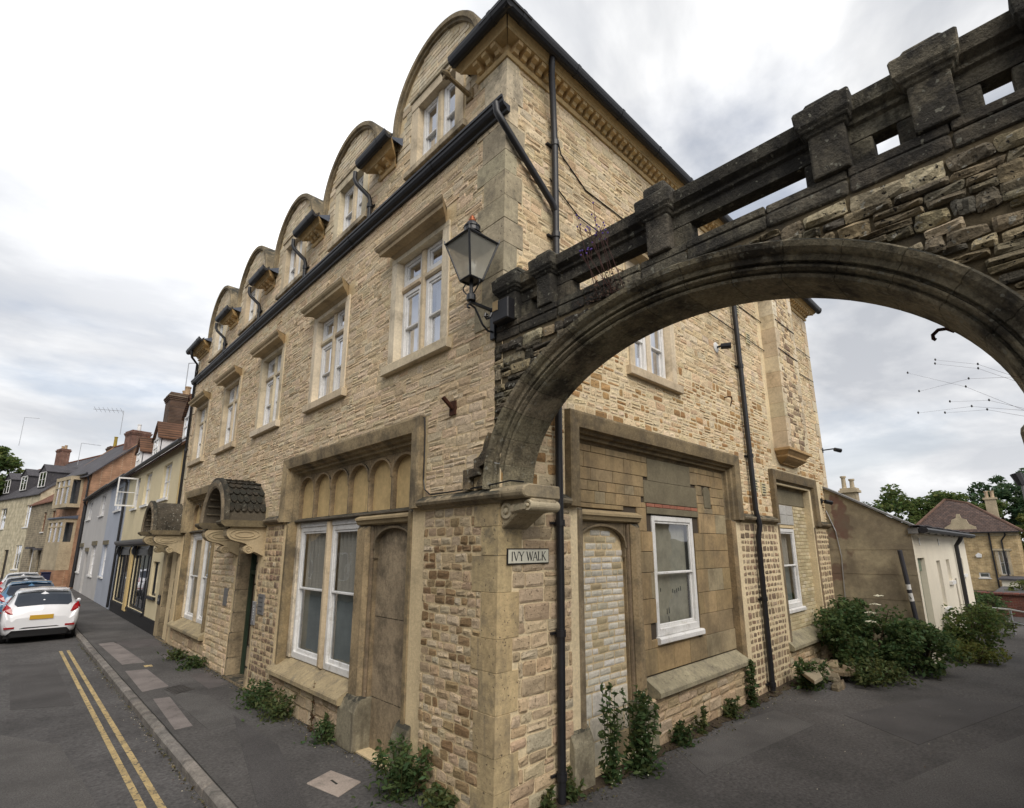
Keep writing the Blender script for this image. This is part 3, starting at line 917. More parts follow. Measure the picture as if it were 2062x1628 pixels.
def firstfloor(T, c):
    w = MB(T)
    col = vary(pick(r, ASH), r, 0.05, 0.02)
    # jambs and head with a chamfered inner edge
    o = 0.56
    for s in (-1, 1):
        x0, x1 = sorted((c+s*o, c+s*0.70))
        w.prism([(x0, 5.03), (x1, 5.03), (x1, 6.62), (x0, 6.62)], -0.02, 0.022, 0, col)
        e0, e1 = sorted((c+s*o, c+s*(o-0.0)))
        w.add([(c+s*o, 5.03, 0.022), (c+s*o, 6.62, 0.022), (c+s*(o-0.03), 6.62, -0.06), (c+s*(o-0.03), 5.03, -0.06), (c+s*(o-0.03), 6.62, -0.22), (c+s*(o-0.03), 5.03, -0.22)],
              [(0, 1, 2, 3), (3, 2, 4, 5)] if s > 0 else [(3, 2, 1, 0), (5, 4, 2, 3)], 0, col)
    w.prism([(c-0.70, 6.622), (c+0.70, 6.622), (c+0.70, 6.70), (c-0.70, 6.70)], -0.22, 0.024, 0, vary(col, r, 0.05, 0.02))
    o_ = w.build('window', M_ASH, BLD)
    stonebox(o_, T, 'sill', c-0.78, c+0.78, 4.90, 5.03, -0.2, 0.085)
    stonebox(o_, T, 'mullion', c-0.05, c+0.05, 5.032, 6.62, -0.2, -0.05, e=0.025)
    stonebox(o_, T, 'transom', c-0.53, c-0.051, 6.14, 6.225, -0.2, -0.048, e=0.02)
    stonebox(o_, T, 'transom', c+0.051, c+0.53, 6.14, 6.225, -0.2, -0.048, e=0.02)
    for s in (-1, 1):
        a0, a1 = sorted((c+s*0.051, c+s*0.53))
        cu = M_CURTU
        sash(o_, T, a0, a1, 5.032, 6.138, -0.085, 5.58, cu, fw=0.066)
        sash(o_, T, a0, a1, 6.227, 6.62, -0.085, None, cu, fw=0.055)
    cornice_hood(o_, T, c, 0.80, 6.69)
for c in WC: firstfloor(TL, c)
firstfloor(TR, 3.27)
for i, c in enumerate(DC):
    w = MB(TL)
    col = vary(pick(r, ASH), r, 0.05, 0.02)
    for s in (-1, 1):
        x0, x1 = sorted((c+s*0.46, c+s*0.64))
        w.prism([(x0, 8.025), (x1, 8.025), (x1, 9.08), (x0, 9.08)], -0.16, 0.022, 0, col)
    w.prism([(c-0.64, 9.082), (c+0.64, 9.082), (c+0.64, 9.24), (c-0.64, 9.24)], -0.16, 0.03, 0, col)
    o_ = w.build('dormer_window', M_ASH, BLD)
    stonebox(o_, TL, 'lintel_moulding', c-0.66, c+0.66, 9.242, 9.30, -0.1, 0.055, m=M_ASHD, pal=ASHG)
    stonebox(o_, TL, 'sill', c-0.72, c+0.72, 7.92, 8.02, -0.15, 0.08, m=M_ASHD, pal=ASHG)
    stonebox(o_, TL, 'mullion', c-0.06, c+0.06, 8.022, 9.08, -0.15, -0.045, e=0.02)
    for s in (-1, 1):
        a0, a1 = sorted((c+s*0.061, c+s*0.459))
        sash(o_, TL, a0, a1, 8.022, 9.08, -0.075, 8.55, M_CURTU, fw=0.055)
    # gable above: face with courses, arched coping, barrel roof behind
    gc, gr, gv = c+0.02, 1.03, 9.0
    mb = MB(TL)
    n = 40
    us = [gc-gr+2*gr*k/n for k in range(n+1)]
    top = lambda u: gv+math.sqrt(max(gr*gr-(u-gc)**2, 0))*0.985
    for k in range(n):
        a0, a1 = us[k], us[k+1]
        m_ = (a0+a1)/2
        lo = 9.25 if abs(m_-c) < 0.62 else TOPV
        t0, t1 = max(top(a0), lo), max(top(a1), lo)
        mb.add([(a0, lo, 0), (a1, lo, 0), (a1, t1, 0), (a0, t0, 0)], [(0, 1, 2, 3)])
    g = mb.build('gable', M_MORTAR, BLD)
    gs = MB(TL)
    v = TOPV+0.01
    row = 0
    while v < 10.0:
        h = 0.075 if v > 9.25 else 0.12
        u = gc-gr+(0.1 if row % 2 else 0)
        while u < gc+gr:
            l = r.uniform(0.16, 0.30)
            q = (max(u, gc-gr), min(u+l, gc+gr), v, v+h)
            vm = min(top(q[0]), top(q[1]))-0.02
            q = clip(q, [(c-0.66, c+0.66, 8.0, 9.30)])
            if q and q[1]-q[0] > 0.05 and q[3] < vm+0.03:
                gs.bbox(q[0]+0.004, q[1]-0.004, q[2]+0.004, min(q[3], vm)-0.004, -0.01, 0.008+r.uniform(0, 0.006), 0.005, 0, vary(pick(r, ASH), r, 0.1, 0.03))
            u += l
        v += h
        row += 1
    gs.build('gable_block', M_ASH, g, kind='stuff')
    cp = MB(TL)
    m_ = 36
    prof = [(0.0, 0.0), (0.0, 0.045), (0.03, 0.05), (0.035, 0.085), (0.10, 0.09), (0.12, 0.06), (0.12, -0.3), (0.0, -0.3)]
    rows = []
    angs = [PI*k/m_ for k in range(m_+1)]
    for a in angs:
        rows.append([(gc+math.cos(a)*(gr-0.06+o), gv+math.sin(a)*(gr-0.06+o), d) for o, d in prof])
    rows = [[(gc+(gr-0.06+o), 8.62, d) for o, d in prof]]+rows+[[(gc-(gr-0.06+o), 8.62, d) for o, d in prof]]
    cp.strip(rows, 0, lin(148, 134, 108), close=True)
    cp.build('coping', M_ASHD, g)
    rf = MB(TL)
    rows = [[(gc+math.cos(a)*(gr+0.02), gv+math.sin(a)*(gr+0.02), d) for a in angs] for d in (-0.02, -1.3)]
    rf.strip(rows)
    for s in (-1, 1):
        rf.add([(gc+s*(gr+0.02), 8.4, -0.02), (gc+s*(gr+0.02), gv, -0.02), (gc+s*(gr+0.02), gv, -1.3), (gc+s*(gr+0.02), 8.4, -1.3)], [(0, 1, 2, 3)])
    rf.build('barrel_roof', M_LEAD, g)

# ------------------------------------------------ eaves cornice with modillions, gutters, roof
def cprof(v): return [(v-0.03, -0.02), (v-0.03, 0.03), (v+0.015, 0.05), (v+0.025, 0.03), (v+0.125, 0.035), (v+0.13, 0.185), (v+0.155, 0.195), (v+0.165, 0.21), (v+0.225, 0.265), (v+0.24, 0.275), (v+0.24, -0.02)]
def cornice(T, u0, u1, da0, da1, v=8.43):
    mb = MB(T)
    c0 = vary(lin(206, 178, 130), r, 0.05, 0.02) if True else vary(lin(184, 153, 106), r, 0.05, 0.02)
    mb.run(cprof(v), u0, u1, 0, c0, da0, da1)
    o = mb.build('cornice', M_ASH, BLD)
    n = max(1, int((u1-u0)/0.150))
    for k in range(n):
        m_ = u0+(k+0.5)*(u1-u0)/n
        q = MB(T)
        q.run([(v+0.027, 0.03), (v+0.032, 0.085), (v+0.07, 0.105), (v+0.082, 0.165), (v+0.129, 0.172), (v+0.129, 0.03)], m_-0.042, m_+0.042, 0, vary(c0, r, 0.08, 0.03))
        q.build('modillion', M_ASH, o)
def gutter(T, u0, u1, v=8.63, d=0.225, rad=0.075):
    q = MB(T)
    prof = [(v+0.09-rad*math.sin(a)*1.5, d+rad+rad*-math.cos(a)) for a in [PI*k/8 for k in range(9)]]
    prof += [(v+0.09, d+2*rad-0.012), (v+0.03, d+rad), (v+0.09, d+0.012)]
    q.run(prof, u0, u1)
    o = q.build('gutter', M_BLACKM, BLD)
    k = u0+0.3
    while k < u1:
        j = MB(T)
        j.run([(p[0]-0.004 if p[0] < v+0.085 else p[0]+0.006, p[1]+(0.004 if p[1] > d+rad else -0.004)) for p in prof[:9]]+[(v+0.1, d+0.07)], k-0.03, k+0.03)
        j.build('gutter_clip', M_BLACKM, o)
        k += 1.1
q = MB()
q.box(-0.375, 0.05, -0.60, -0.10, 8.675, 8.71)
q.build('gutter_corner', M_BLACKM, BLD)
cornice(TR, 0.0, REND, -1.0, 1.0)
gutter(TR, -0.36, REND+0.32)
segs = [(-K*8.43, 0.30)]+[(DC[i]+1.09, DC[i+1]-1.07) for i in range(4)]+[(DC[4]+1.09, UEND)]
for i, (a, b_) in enumerate(segs):
    cornice(TL, a, b_, -1.0, 1.0)
    gutter(TL, a-(0.36 if i == 0 else 0.26), b_+0.22)
    q = MB(TL)     # little roof over the cornice
    q.add([(a-0.2, 8.69, 0.25), (b_+0.2, 8.69, 0.25), (b_+0.2, 9.05, -0.5), (a-0.2, 9.05, -0.5), (a-0.2, 8.6, -0.5), (b_+0.2, 8.6, -0.5)], [(0, 1, 2, 3), (0, 3, 4), (1, 5, 2)])
    q.build('eaves_flashing', M_LEAD, BLD)
# main hipped roof
q = MB()
zr, ze = 11.6, 8.70
A = [(0.45, 0.1, ze), (0.45, UEND-0.1, ze), (4.0, UEND-3.6, zr), (4.0, 3.9, zr), (REND*0.926-0.2, 0.1, ze), (REND*0.926-3.3, 4.0, zr), (REND*0.926-0.2, 8.3, ze), (8.0, UEND-0.1, ze)]
q.add(A, [(0, 3, 2, 1), (0, 4, 5, 3), (4, 6, 5), (3, 5, 6, 7, 2), (1, 2, 7)])
q.build('roof', M_SLATE, BLD)
# street gutter at second floor sill level
q = MB(TL)
gp = [(7.57, 0.0), (7.57, 0.05), (7.60, 0.055), (7.62, 0.10), (7.655, 0.125), (7.69, 0.13), (7.70, 0.145), (7.735, 0.145), (7.735, 0.125), (7.66, 0.10), (7.66, 0.0)]
q.run(gp, -0.26, UEND+0.1)
og = q.build('gutter', M_BLACKM, BLD)
for k in range(6):
    j = MB(TL)
    j.run([(p[0]-0.004, p[1]+0.005) for p in gp[1:8]]+[(7.74, 0.0), (7.568, 0.0)], 1.2+2.4*k, 1.28+2.4*k)
    j.build('gutter_joint', M_BLACKM, og)
def pipe(T, pts, rad, brackets=(), name='downpipe'):
    q = MB(T)
    q.tube(pts, rad, 10)
    o = q.build(name, M_BLACKM, BLD, smooth=True)
    for (u, v, d) in brackets:
        j = MB(T)
        j.tube([(u, v-0.035, d), (u, v+0.035, d)], rad+0.012, 10)
        j.box(u-rad-0.05, u+rad+0.02, v-0.012, v+0.012, 0.0, d-rad)
        j.build('pipe_collar', M_BLACKM, o)
    return o
for i in range(4):
    m_ = DC[i+1]-1.07+0.24
    pipe(TL, [(m_+0.12, 8.64, 0.29), (m_+0.12, 8.5, 0.29), (m_+0.10, 8.42, 0.26), (m_, 8.22, 0.08), (m_-0.01, 8.14, 0.06), (m_-0.01, 7.70, 0.06)], 0.036, [(m_-0.01, 8.05, 0.06)])
pipe(TL, [(13.9, 8.64, 0.29), (13.9, 8.5, 0.28), (13.95, 8.42, 0.26), (14.05, 8.25, 0.07), (14.05, 3.2, 0.06)], 0.036, [(14.05, 8.0, 0.06), (14.05, 5.5, 0.06)])
# lane side pipes
pipe(TR, [(0.55, 8.80, 0.27), (0.58, 8.66, 0.26), (0.65, 8.46, 0.19), (0.73, 8.24, 0.14), (0.81, 7.9, 0.09), (0.835, 7.5, 0.085), (0.85, 5.0, 0.085), (0.865, 2.0, 0.085), (0.85, -0.02, 0.085)], 0.045,
     [(0.835, 7.6, 0.085), (0.84, 6.3, 0.085), (0.855, 4.6, 0.085), (0.865, 2.78, 0.085), (0.86, 1.62, 0.085), (0.85, 0.25, 0.085)])
pipe(TR, [(-0.20, 7.60, 0.02), (-0.19, 7.48, 0.03), (-0.10, 7.36, 0.06), (0.77, 6.72, 0.085), (0.84, 6.62, 0.085)], 0.042)
pipe(TR, [(6.52, 8.62, 0.29), (6.52, 8.46, 0.29), (6.52, 8.3, 0.1), (6.50, 8.0, 0.085), (6.56, 3.2, 0.085), (6.56, 2.9, 0.13), (6.55, 2.7, 0.085), (6.50, 0.06, 0.085)], 0.047,
     [(6.51, 7.6, 0.085), (6.53, 5.95, 0.085), (6.56, 4.2, 0.085), (6.53, 1.6, 0.085), (6.5, 0.16, 0.085)])
# ------------------------------------------------ ground floor bays
def string_course(T, u0, u1, da0=0, da1=0, v=2.96):
    mb = MB(T)
    prof = [(v, -0.02), (v, 0.03), (v+0.02, 0.05), (v+0.045, 0.095), (v+0.075, 0.11), (v+0.10, 0.10), (v+0.155, 0.012), (v+0.155, -0.02)]
    n = max(1, round((u1-u0)/0.9))
    o = None
    for k in range(n):
        a, b_ = u0+(u1-u0)*k/n, u0+(u1-u0)*(k+1)/n
        q = MB(T)
        q.run(prof, a+(0.002 if k else 0), b_-0.002, 0, vary(lin(151, 137, 113), r, 0.08, 0.03), da0 if k == 0 else 0, da1 if k == n-1 else 0)
        q.build('string_course', M_ASHD, BLD)
LABP = [(0, -0.2), (0, -0.13), (0.035, -0.11), (0.045, -0.06), (0.085, -0.05), (0.095, 0.0), (0.125, 0.02), (0.14, 0.075), (0.19, 0.085), (0.30, 0.10), (0.33, 0.09), (0.335, 0.03), (0.335, -0.02)]
def label(T, uL, uR, vB, vT, lc=None):
    q = MB(T)
    q.usweep(uL, uR, vB, vT, LABP, 0, lc or lin(166, 148, 116))
    o = q.build('label_mould', M_ASHD, BLD)
    return o
def arched_panel(par, T, u0, u1, v0, v1, n, d=-0.2, col=lin(159, 139, 109), fill=True, rise=None, jm=None):
    """n blind lights with arched heads"""
    if fill:
        q = MB(T)
        q.add([(u0, v0, d), (u1, v0, d), (u1, v1, d), (u0, v1, d)], [(0, 1, 2, 3)])
        q.build('panel', M_RENDER, par)
    w = (u1-u0)/n
    for k in range(n):
        a, b_ = u0+k*w+0.024, u0+(k+1)*w-0.024
        c_ = (a+b_)/2
        hw = (b_-a)/2
        rs = rise or hw*0.95
        q = MB(T)
        N_ = 14
        arc = [(c_-hw*math.cos(PI*i/N_), v1-0.05-rs+rs*math.sin(PI*i/N_)**0.8) for i in range(N_+1)]
        for i in range(N_):
            p0, p1 = arc[i], arc[i+1]
            q.add([(p0[0], p0[1], d+0.06), (p1[0], p1[1], d+0.06), (p1[0], v1, d+0.06), (p0[0], v1, d+0.06), (p0[0], p0[1], d), (p1[0], p1[1], d)], [(0, 1, 2, 3), (4, 5, 1, 0)], 0, col)
            n0 = Vector((p0[0]-c_, p0[1]-(v1-0.05-rs), 0)).normalized()*0.03
            n1_ = Vector((p1[0]-c_, p1[1]-(v1-0.05-rs), 0)).normalized()*0.03
            q.add([(p0[0], p0[1], d+0.085), (p1[0], p1[1], d+0.085), (p1[0]+n1_.x, p1[1]+n1_.y, d+0.085), (p0[0]+n0.x, p0[1]+n0.y, d+0.085),
                   (p0[0], p0[1], d+0.06), (p1[0], p1[1], d+0.06), (p0[0]+n0.x, p0[1]+n0.y, d+0.06), (p1[0]+n1_.x, p1[1]+n1_.y, d+0.06)], [(0, 1, 2, 3), (4, 5, 1, 0), (3, 2, 7, 6)], 0, col)
        q.build('tracery', M_ASHD, par)
    for k in range(n+1):
        x = u0+k*w
        q = MB(T)
        q.bbox(max(x-0.024, u0), min(x+0.024, u1), v0, v1, d, d+0.075, 0.02, 0, col)
        q.build('mullion', M_ASHD, par)
def slope_sill(par, T, u0, u1, v0, v1, d0, d1, pal=ASHG, name='sill', m=None):
    q = MB(T)
    q.run([(v0, d0), (v0, d1-0.02), (v0+0.015, d1), (v0+0.07, d1), (v0+0.09, d1-0.015), (v1, d0+0.05), (v1, d0)], u0, u1, 0, vary(pick(r, pal), r, 0.05, 0.02))
    return q.build(name, m or M_ASH, par)
def bay(T, uL, uR, lights, npan, sill, meet, vb, vt):
    lab = label(T, uL, uR, 2.985, 3.80)
    w = MB(T)
    w.prism([(uL-0.13, 0.03), (uL-0.06, 0.03), (uL-0.06, 3.9), (uR+0.06, 3.9), (uR+0.06, 0.03), (uR+0.13, 0.03), (uR+0.13, 3.97), (uL-0.13, 3.97)], -0.33, -0.23, 0, lin(162, 142, 111))
    o = w.build('bay_window', M_ASHD, BLD)
    col = lin(166, 148, 119)
    for a, b_ in ((uL-0.13, uL), (uR, uR+0.13)):
        w = MB(T)
        w.bbox(a, b_, 0.0 if a < 3 and T is TL else 0.5, 2.98, -0.22, 0.012, 0.03, 0, lin(150, 132, 100))
        w.build('jamb', M_ASHD, o)
    arched_panel(o, T, uL, uR, 3.03, 3.80, npan)
    q = MB(T)
    q.run([(2.965, -0.2), (2.965, -0.1), (2.985, -0.07), (3.005, -0.07), (3.045, -0.19), (3.045, -0.2)], uL+0.001, uR-0.001, 0, lin(108, 101, 89))
    q.build('panel_sill', M_ASHD, o)
    for a, b_ in lights:
        q = MB(T)
        q.bbox(a, b_, vt-0.085, vt, -0.22, -0.155, 0.008)
        q.build('head_board', M_WHITE, o)
        sash(o, T, a, b_, vb, vt-0.087, -0.17, meet, M_CURT, 0.02, M_GLASSD, fw=0.075)
    xs_ = sorted([p for l in lights for p in l])
    for a, b_ in zip(xs_[1::2], xs_[2::2]):
        stonebox(o, T, 'mullion', a+0.002, b_-0.002, vb, 2.964, -0.25, -0.11, e=0.03)
    if uR-xs_[-1] > 0.02: stonebox(o, T, 'jamb', xs_[-1]+0.002, uR-0.001, vb, 2.964, -0.25, -0.13, m=M_ASHD)
    if sill: slope_sill(o, T, sill[0], sill[1], 0.48, 0.74, -0.25, 0.115, [(lin(172, 156, 124), 1)], m=M_QUOIN)
    return o
def blank_door(o, T, u0, u1, vt, post, fillmat=None):
    """arched doorway, walled up"""
    if fillmat:
        q = MB(T)
        for k, (a, b_) in enumerate(((0.0, 0.62), (0.625, 1.62), (1.625, 2.86))):
            q.bbox(u0, u1, a, b_, -0.3, -0.185+0.003*k, 0.003, 0, vary(lin(159, 142, 117), r, 0.06, 0.02))
        q.build('blocking', fillmat, o)
    arched_panel(o, T, u0, u1, vt-0.45, vt, 1, -0.185, lin(139, 124, 100), False, rise=0.27)
    q = MB(T)
    q.run([(vt, -0.25), (vt, -0.12), (vt+0.02, -0.06), (vt+0.07, -0.04), (vt+0.075, -0.02), (vt+0.105, -0.02), (vt+0.15, -0.12), (vt+0.15, -0.25)], u0, post[1], 0, lin(168, 150, 117))
    q.build('door_head', M_ASH, o)
    q = MB(T)
    q.prism([(post[0], 0.0), (post[1], 0.0), (post[1], vt-0.002), (post[0], vt-0.002)], -0.25, -0.13, 0, lin(150, 132, 104))
    q.bbox(post[0]+0.09, post[1], 0, vt-0.002, -0.13, -0.045, 0.05, 0, lin(159, 140, 109))
    q.tube([(post[0]+0.05, 0.5, -0.12), (post[0]+0.05, vt-0.01, -0.12)], 0.03, 8, 0, lin(132, 115, 93))
    q.build('door_post', M_ASHD, o)
def plinth(o, T, u0, u1, v1, d):
    q = MB(T)
    q.run([(0.0, -0.2), (0.0, d), (v1-0.16, d), (v1-0.05, d-0.05), (v1, d-0.10), (v1, -0.2)], u0, u1, 0, vary(lin(150, 143, 121), r, 0.06, 0.02))
    q.build('plinth_block', M_ASHD, o, bevel=0.01)
bay1 = bay(TL, 1.62, 5.42, [(3.05, 4.07), (4.19, 5.31)], 6, (2.985, 5.62), 1.86, 0.74, 2.964)
q = MB(TL)
q.box(2.64, 5.619, 0.0, 0.48, -0.29, 0.001)
q.build('under_sill_wall', M_MORTAR, BLD)
q = MB(TL)
q.box(2.63, 3.04, 0.5, 2.96, -0.3, -0.19, 0, lin(159, 142, 117))
q.build('inner_jamb', M_ASHD, bay1)
blank_door(bay1, TL, 1.62, 2.62, 2.83, (2.62, 3.04), M_ASHD)
plinth(bay1, TL, 2.60, 3.06, 0.62, 0.06)
plinth(bay1, TL, 1.38, 1.66, 0.58, 0.09)
bay2 = bay(TL, 10.25, 12.90, [(10.42, 11.52), (11.64, 12.78)], 4, (9.96, 13.22), 1.82, 0.72, 2.964)
q = MB(TL)
q.box(9.981, 13.199, 0.0, 0.48, -0.29, 0.001)
q.build('under_sill_wall', M_MORTAR, BLD)
string_course(TL, -K*3-0.0, 1.29, -1.0, 0)
string_course(TL, 5.755, 6.5)
string_course(TL, 8.45, 9.915)
string_course(TR, 0.0, 1.07, -1.0, 0)
string_course(TR, 5.995, 7.64)
string_course(TR, 10.5, 11.77)

# lane side: walled-up bay with one sash window
labR = label(TR, 1.40, 5.66, 2.985, 3.80, lin(138, 122, 94))
w = MB(TR)
w.prism([(1.29, 0.03), (1.34, 0.03), (1.34, 3.84), (5.72, 3.84), (5.72, 0.03), (5.79, 0.03), (5.79, 3.91), (1.29, 3.91)], -0.29, -0.21, 0, lin(153, 135, 106))
bayR = w.build('blocked_bay', M_ASHD, BLD)
for a_ in ((1.27, 1.398, 0, 2.98, -0.2, 0.012, 0.03, 0, lin(143, 128, 104)), (5.662, 5.80, 0.62, 2.98, -0.2, 0.012, 0.03, 0, lin(149, 129, 99))):
    w = MB(TR)
    w.bbox(*a_)
    w.build('jamb', M_ASHD, bayR)
blank_door(bayR, TR, 1.40, 2.46, 2.83, (2.46, 2.76))
plinth(bayR, TR, 1.08, 1.42, 0.60, 0.08)
plinth(bayR, TR, 2.44, 2.80, 0.62, 0.05)
# white brick blocking in the doorway
q = MB(TR)
q.box(1.40, 2.46, 0, 2.80, -0.3, -0.175)
q.build('brick_bed', M_MORTAR, bayR)
WB = [(lin(206, 200, 186), 3), (lin(190, 182, 162), 2), (lin(212, 208, 198), 2), (lin(176, 162, 132), 1)]
WB_ = [(lin(210, 202, 182), 3), (lin(195, 186, 163), 2), (lin(216, 209, 196), 2), (lin(182, 168, 138), 1)]
M_WBR = mat('white brick', (1, 1, 1), 0.9, tint=True, n1=(2, 0.2), n2=(30, 0.2), bump=0.4, bscale=80, grime=(3, 0.64, (0.2, 0.16, 0.11), 0.6))
v = 0.02
row = 0
while v < 2.78:
    h = 0.27 if v < 0.8 else r.uniform(0.076, 0.088)
    u = 1.40-(0.1 if row % 2 else 0.0)
    while u < 2.46:
        l = r.uniform(0.30, 0.44) if v < 0.8 else r.choice((0.22, 0.23, 0.225, 0.12))
        a, b_ = max(u, 1.40), min(u+l, 2.46)
        arc = 2.33+0.36*math.sin(PI*min(max((((a+b_)/2)-1.43)/1.0, 0.02), 0.98))**0.8
        if b_-a > 0.04 and v < arc:
            q = MB(TR)
            g = stone_geo(r, a+0.008, b_-0.008, v+0.008, min(v+h-0.008, 2.79), 0.009, 0.002, 0.004)
            q.add([(p[0], p[1], p[2]-0.175) for p in g[0]], g[1], 0, vary(pick(r, WB), r, 0.07, 0.02))
            q.build('brick', M_WBR, bayR)
        u += l
    v += h
    row += 1
# ashlar infill of the rest of the bay
q = MB(TR)
for z in ((2.76, 3.16, 0.6, 3.82), (4.44, 5.66, 0.6, 3.82), (3.16, 4.44, 0.6, 1.26), (3.16, 4.44, 2.98, 3.82)): q.box(*z, -0.3, -0.135)
q.box(1.40, 2.76, 2.98, 3.82, -0.3, -0.135)
q.build('infill_bed', mat('dark joint', (0.07, 0.055, 0.04), 0.95, n1=(2, 0.2), n2=None, bump=0.2), bayR)
winR = (3.16, 4.44, 1.28, 2.98)
cem = [(2.98, 4.60, 3.14, 3.46), (3.10, 4.42, 3.46, 3.79)]
keep = [winR, *cem, (3.02, 4.62, 2.98, 3.14), (1.40, 2.77, 0, 3.0), (4.86, 5.12, 3.15, 3.52)]
M_INF = mat('stained infill stone', (1, 1, 1), 0.9, tint=True, n1=(1.2, 0.3), n2=(20, 0.2), bump=0.3, bscale=70, grime=(1.7, 0.56, (0.13, 0.10, 0.065), 0.65), streak=(4, 0.54, (0.12, 0.095, 0.06), 0.55))
INF = [(lin(164, 142, 106), 4), (lin(156, 136, 102), 3), (lin(150, 132, 102), 2), (lin(160, 146, 118), 1)]
INF_ = [(lin(174, 147, 106), 3), (lin(159, 132, 96), 2), (lin(148, 125, 95), 2), (lin(168, 151, 122), 1)]
v = 0.84
row = 0
while v < 3.80:
    h = r.uniform(0.28, 0.36) if v < 3.0 else r.uniform(0.13, 0.22)
    h = min(h, 3.80-v)
    if 3.80-(v+h) < 0.08: h = 3.80-v
    u = 1.40-r.uniform(0, 0.3)
    while u < 5.66:
        l = r.uniform(0.45, 0.8) if v < 3.0 else r.uniform(0.16, 0.55)
        c = clip((max(u, 1.401), min(u+l, 5.655), v, v+h), keep, 0.06, 0.05)
        if c and c[1]-c[0] > 0.05:
            q = MB(TR)
            cc = vary(pick(r, INF), r, 0.07, 0.02)
            if False: cc = lin(111, 105, 95)
            q.bbox(c[0]+0.003, c[1]-0.003, c[2]+0.003, c[3]-0.003, -0.2, -0.115+r.uniform(0, 0.004), 0.004, 0, cc)
            q.build('ashlar_block', M_INF, bayR)
        u += l
    v += h
for a in cem:
    q = MB(TR)
    q.bbox(a[0], a[1], a[2], a[3]-0.001, -0.2, -0.108, 0.006)
    q.build('cement_patch', M_CEMENT, bayR)
q = MB(TR)
pts = [(4.87+0.0, 3.16), (5.11, 3.16), (5.11, 3.40)]+[(4.99+0.12*math.cos(PI*i/8), 3.40+0.11*math.sin(PI*i/8)) for i in range(1, 8)]+[(4.87, 3.40)]
q.prism(pts, -0.2, -0.11)
q.build('niche_patch', M_CEMENT, bayR)
q = MB(TR)
for i in range(7):
    q.bbox(3.04+i*0.225, 3.255+i*0.225, 3.085, 3.135, -0.2, -0.112, 0.004, 0, vary(lin(156, 103, 84), r, 0.12, 0.05))
q.build('brick_course', mat('red brick', (1, 1, 1), 0.9, tint=True, n1=(3, 0.2), n2=(30, 0.2), bump=0.4), bayR)
q = MB(TR)
q.bbox(3.03, 4.61, 2.985, 3.08, -0.2, -0.105, 0.005)
q.build('lintel', M_CEMENT, bayR)
sash(bayR, TR, 3.18, 4.42, 1.30, 2.965, -0.125, 2.15, mat('papered glass back', lin(158, 152, 134), 0.95, n1=(2, 0.2), n2=(7, 0.25), bump=0), 0.05, M_GLASSD, fw=0.075)
q = MB(TR)
for (x_, y_, h_) in ((3.42, 1.86, 0.05), (3.50, 1.88, 0.05), (3.86, 1.84, 0.06), (3.92, 1.83, 0.05), (3.98, 1.84, 0.06), (4.04, 1.86, 0.05), (4.10, 1.86, 0.07), (3.66, 1.55, 0.08), (3.72, 1.56, 0.08), (3.70, 1.40, 0.12)):
    q.box(x_, x_+0.018, y_, y_+h_, -0.243, -0.240)
q.build('marker_marks', M_BLACK, bayR, kind='stuff')
slope_sill(bayR, TR, 3.14, 4.46, 1.20, 1.30, -0.25, -0.06, name='window_sill', m=M_WHITE)
slope_sill(bayR, TR, 2.805, 5.68, 0.60, 0.83, -0.2, 0.09, [(lin(158, 150, 126), 1)], m=M_QUOIN)
q = MB(TR)
q.box(2.71, 5.799, 0.03, 0.595, -0.29, 0.001)
q.build('under_sill_wall', M_MORTAR, BLD)
q = MB(TR)
q.box(7.861, 10.149, 0.03, 0.495, -0.29, 0.001)
q.build('under_sill_wall', M_MORTAR, BLD)
# second, narrower lane side bay with cream brick infill
labB = label(TR, 7.98, 10.18, 2.985, 3.74, lin(126, 110, 84))
w = MB(TR)
w.prism([(7.87, 0.5), (7.92, 0.5), (7.92, 3.75), (10.1, 3.75), (10.1, 0.5), (10.14, 0.5), (10.14, 3.79), (7.87, 3.79)], -0.29, -0.21, 0, lin(153, 135, 106))
bayB = w.build('blocked_bay', M_ASHD, BLD)
for a_ in ((7.85, 7.978, 0.5, 2.98, -0.2, 0.012, 0.03, 0, lin(133, 119, 98)), (10.182, 10.32, 0.5, 2.98, -0.2, 0.012, 0.03, 0, lin(143, 123, 97))):
    w = MB(TR)
    w.bbox(*a_)
    w.build('jamb', M_ASHD, bayB)
q = MB(TR)
q.bbox(7.985, 10.175, 3.42, 3.74, -0.2, -0.13, 0.005)
q.build('cement_band', M_CEMENT, bayB)
q = MB(TR)
for z in ((7.98, 8.10, 0.5, 3.42), (9.28, 10.18, 0.5, 3.42), (8.10, 9.28, 0.5, 1.22), (8.10, 9.28, 2.92, 3.42)): q.box(*z, -0.3, -0.15)
q.build('brick_bed', M_MORTAR, bayB)
wB = (8.10, 9.28, 1.25, 2.92)
for i in range(3):
    for j in range(2):
        q = MB(TR)
        q.bbox(8.02+i*0.43, 8.44+i*0.43, 2.99+j*0.21, 3.195+j*0.21, -0.2, -0.135, 0.005, 0, vary(lin(177, 175, 170), r, 0.05, 0.01))
        q.build('concrete_block', M_WBR, bayB)
CB = [(lin(195, 182, 148), 3), (lin(182, 168, 134), 2), (lin(203, 191, 162), 1)]
v = 0.84
row = 0
cnt = 0
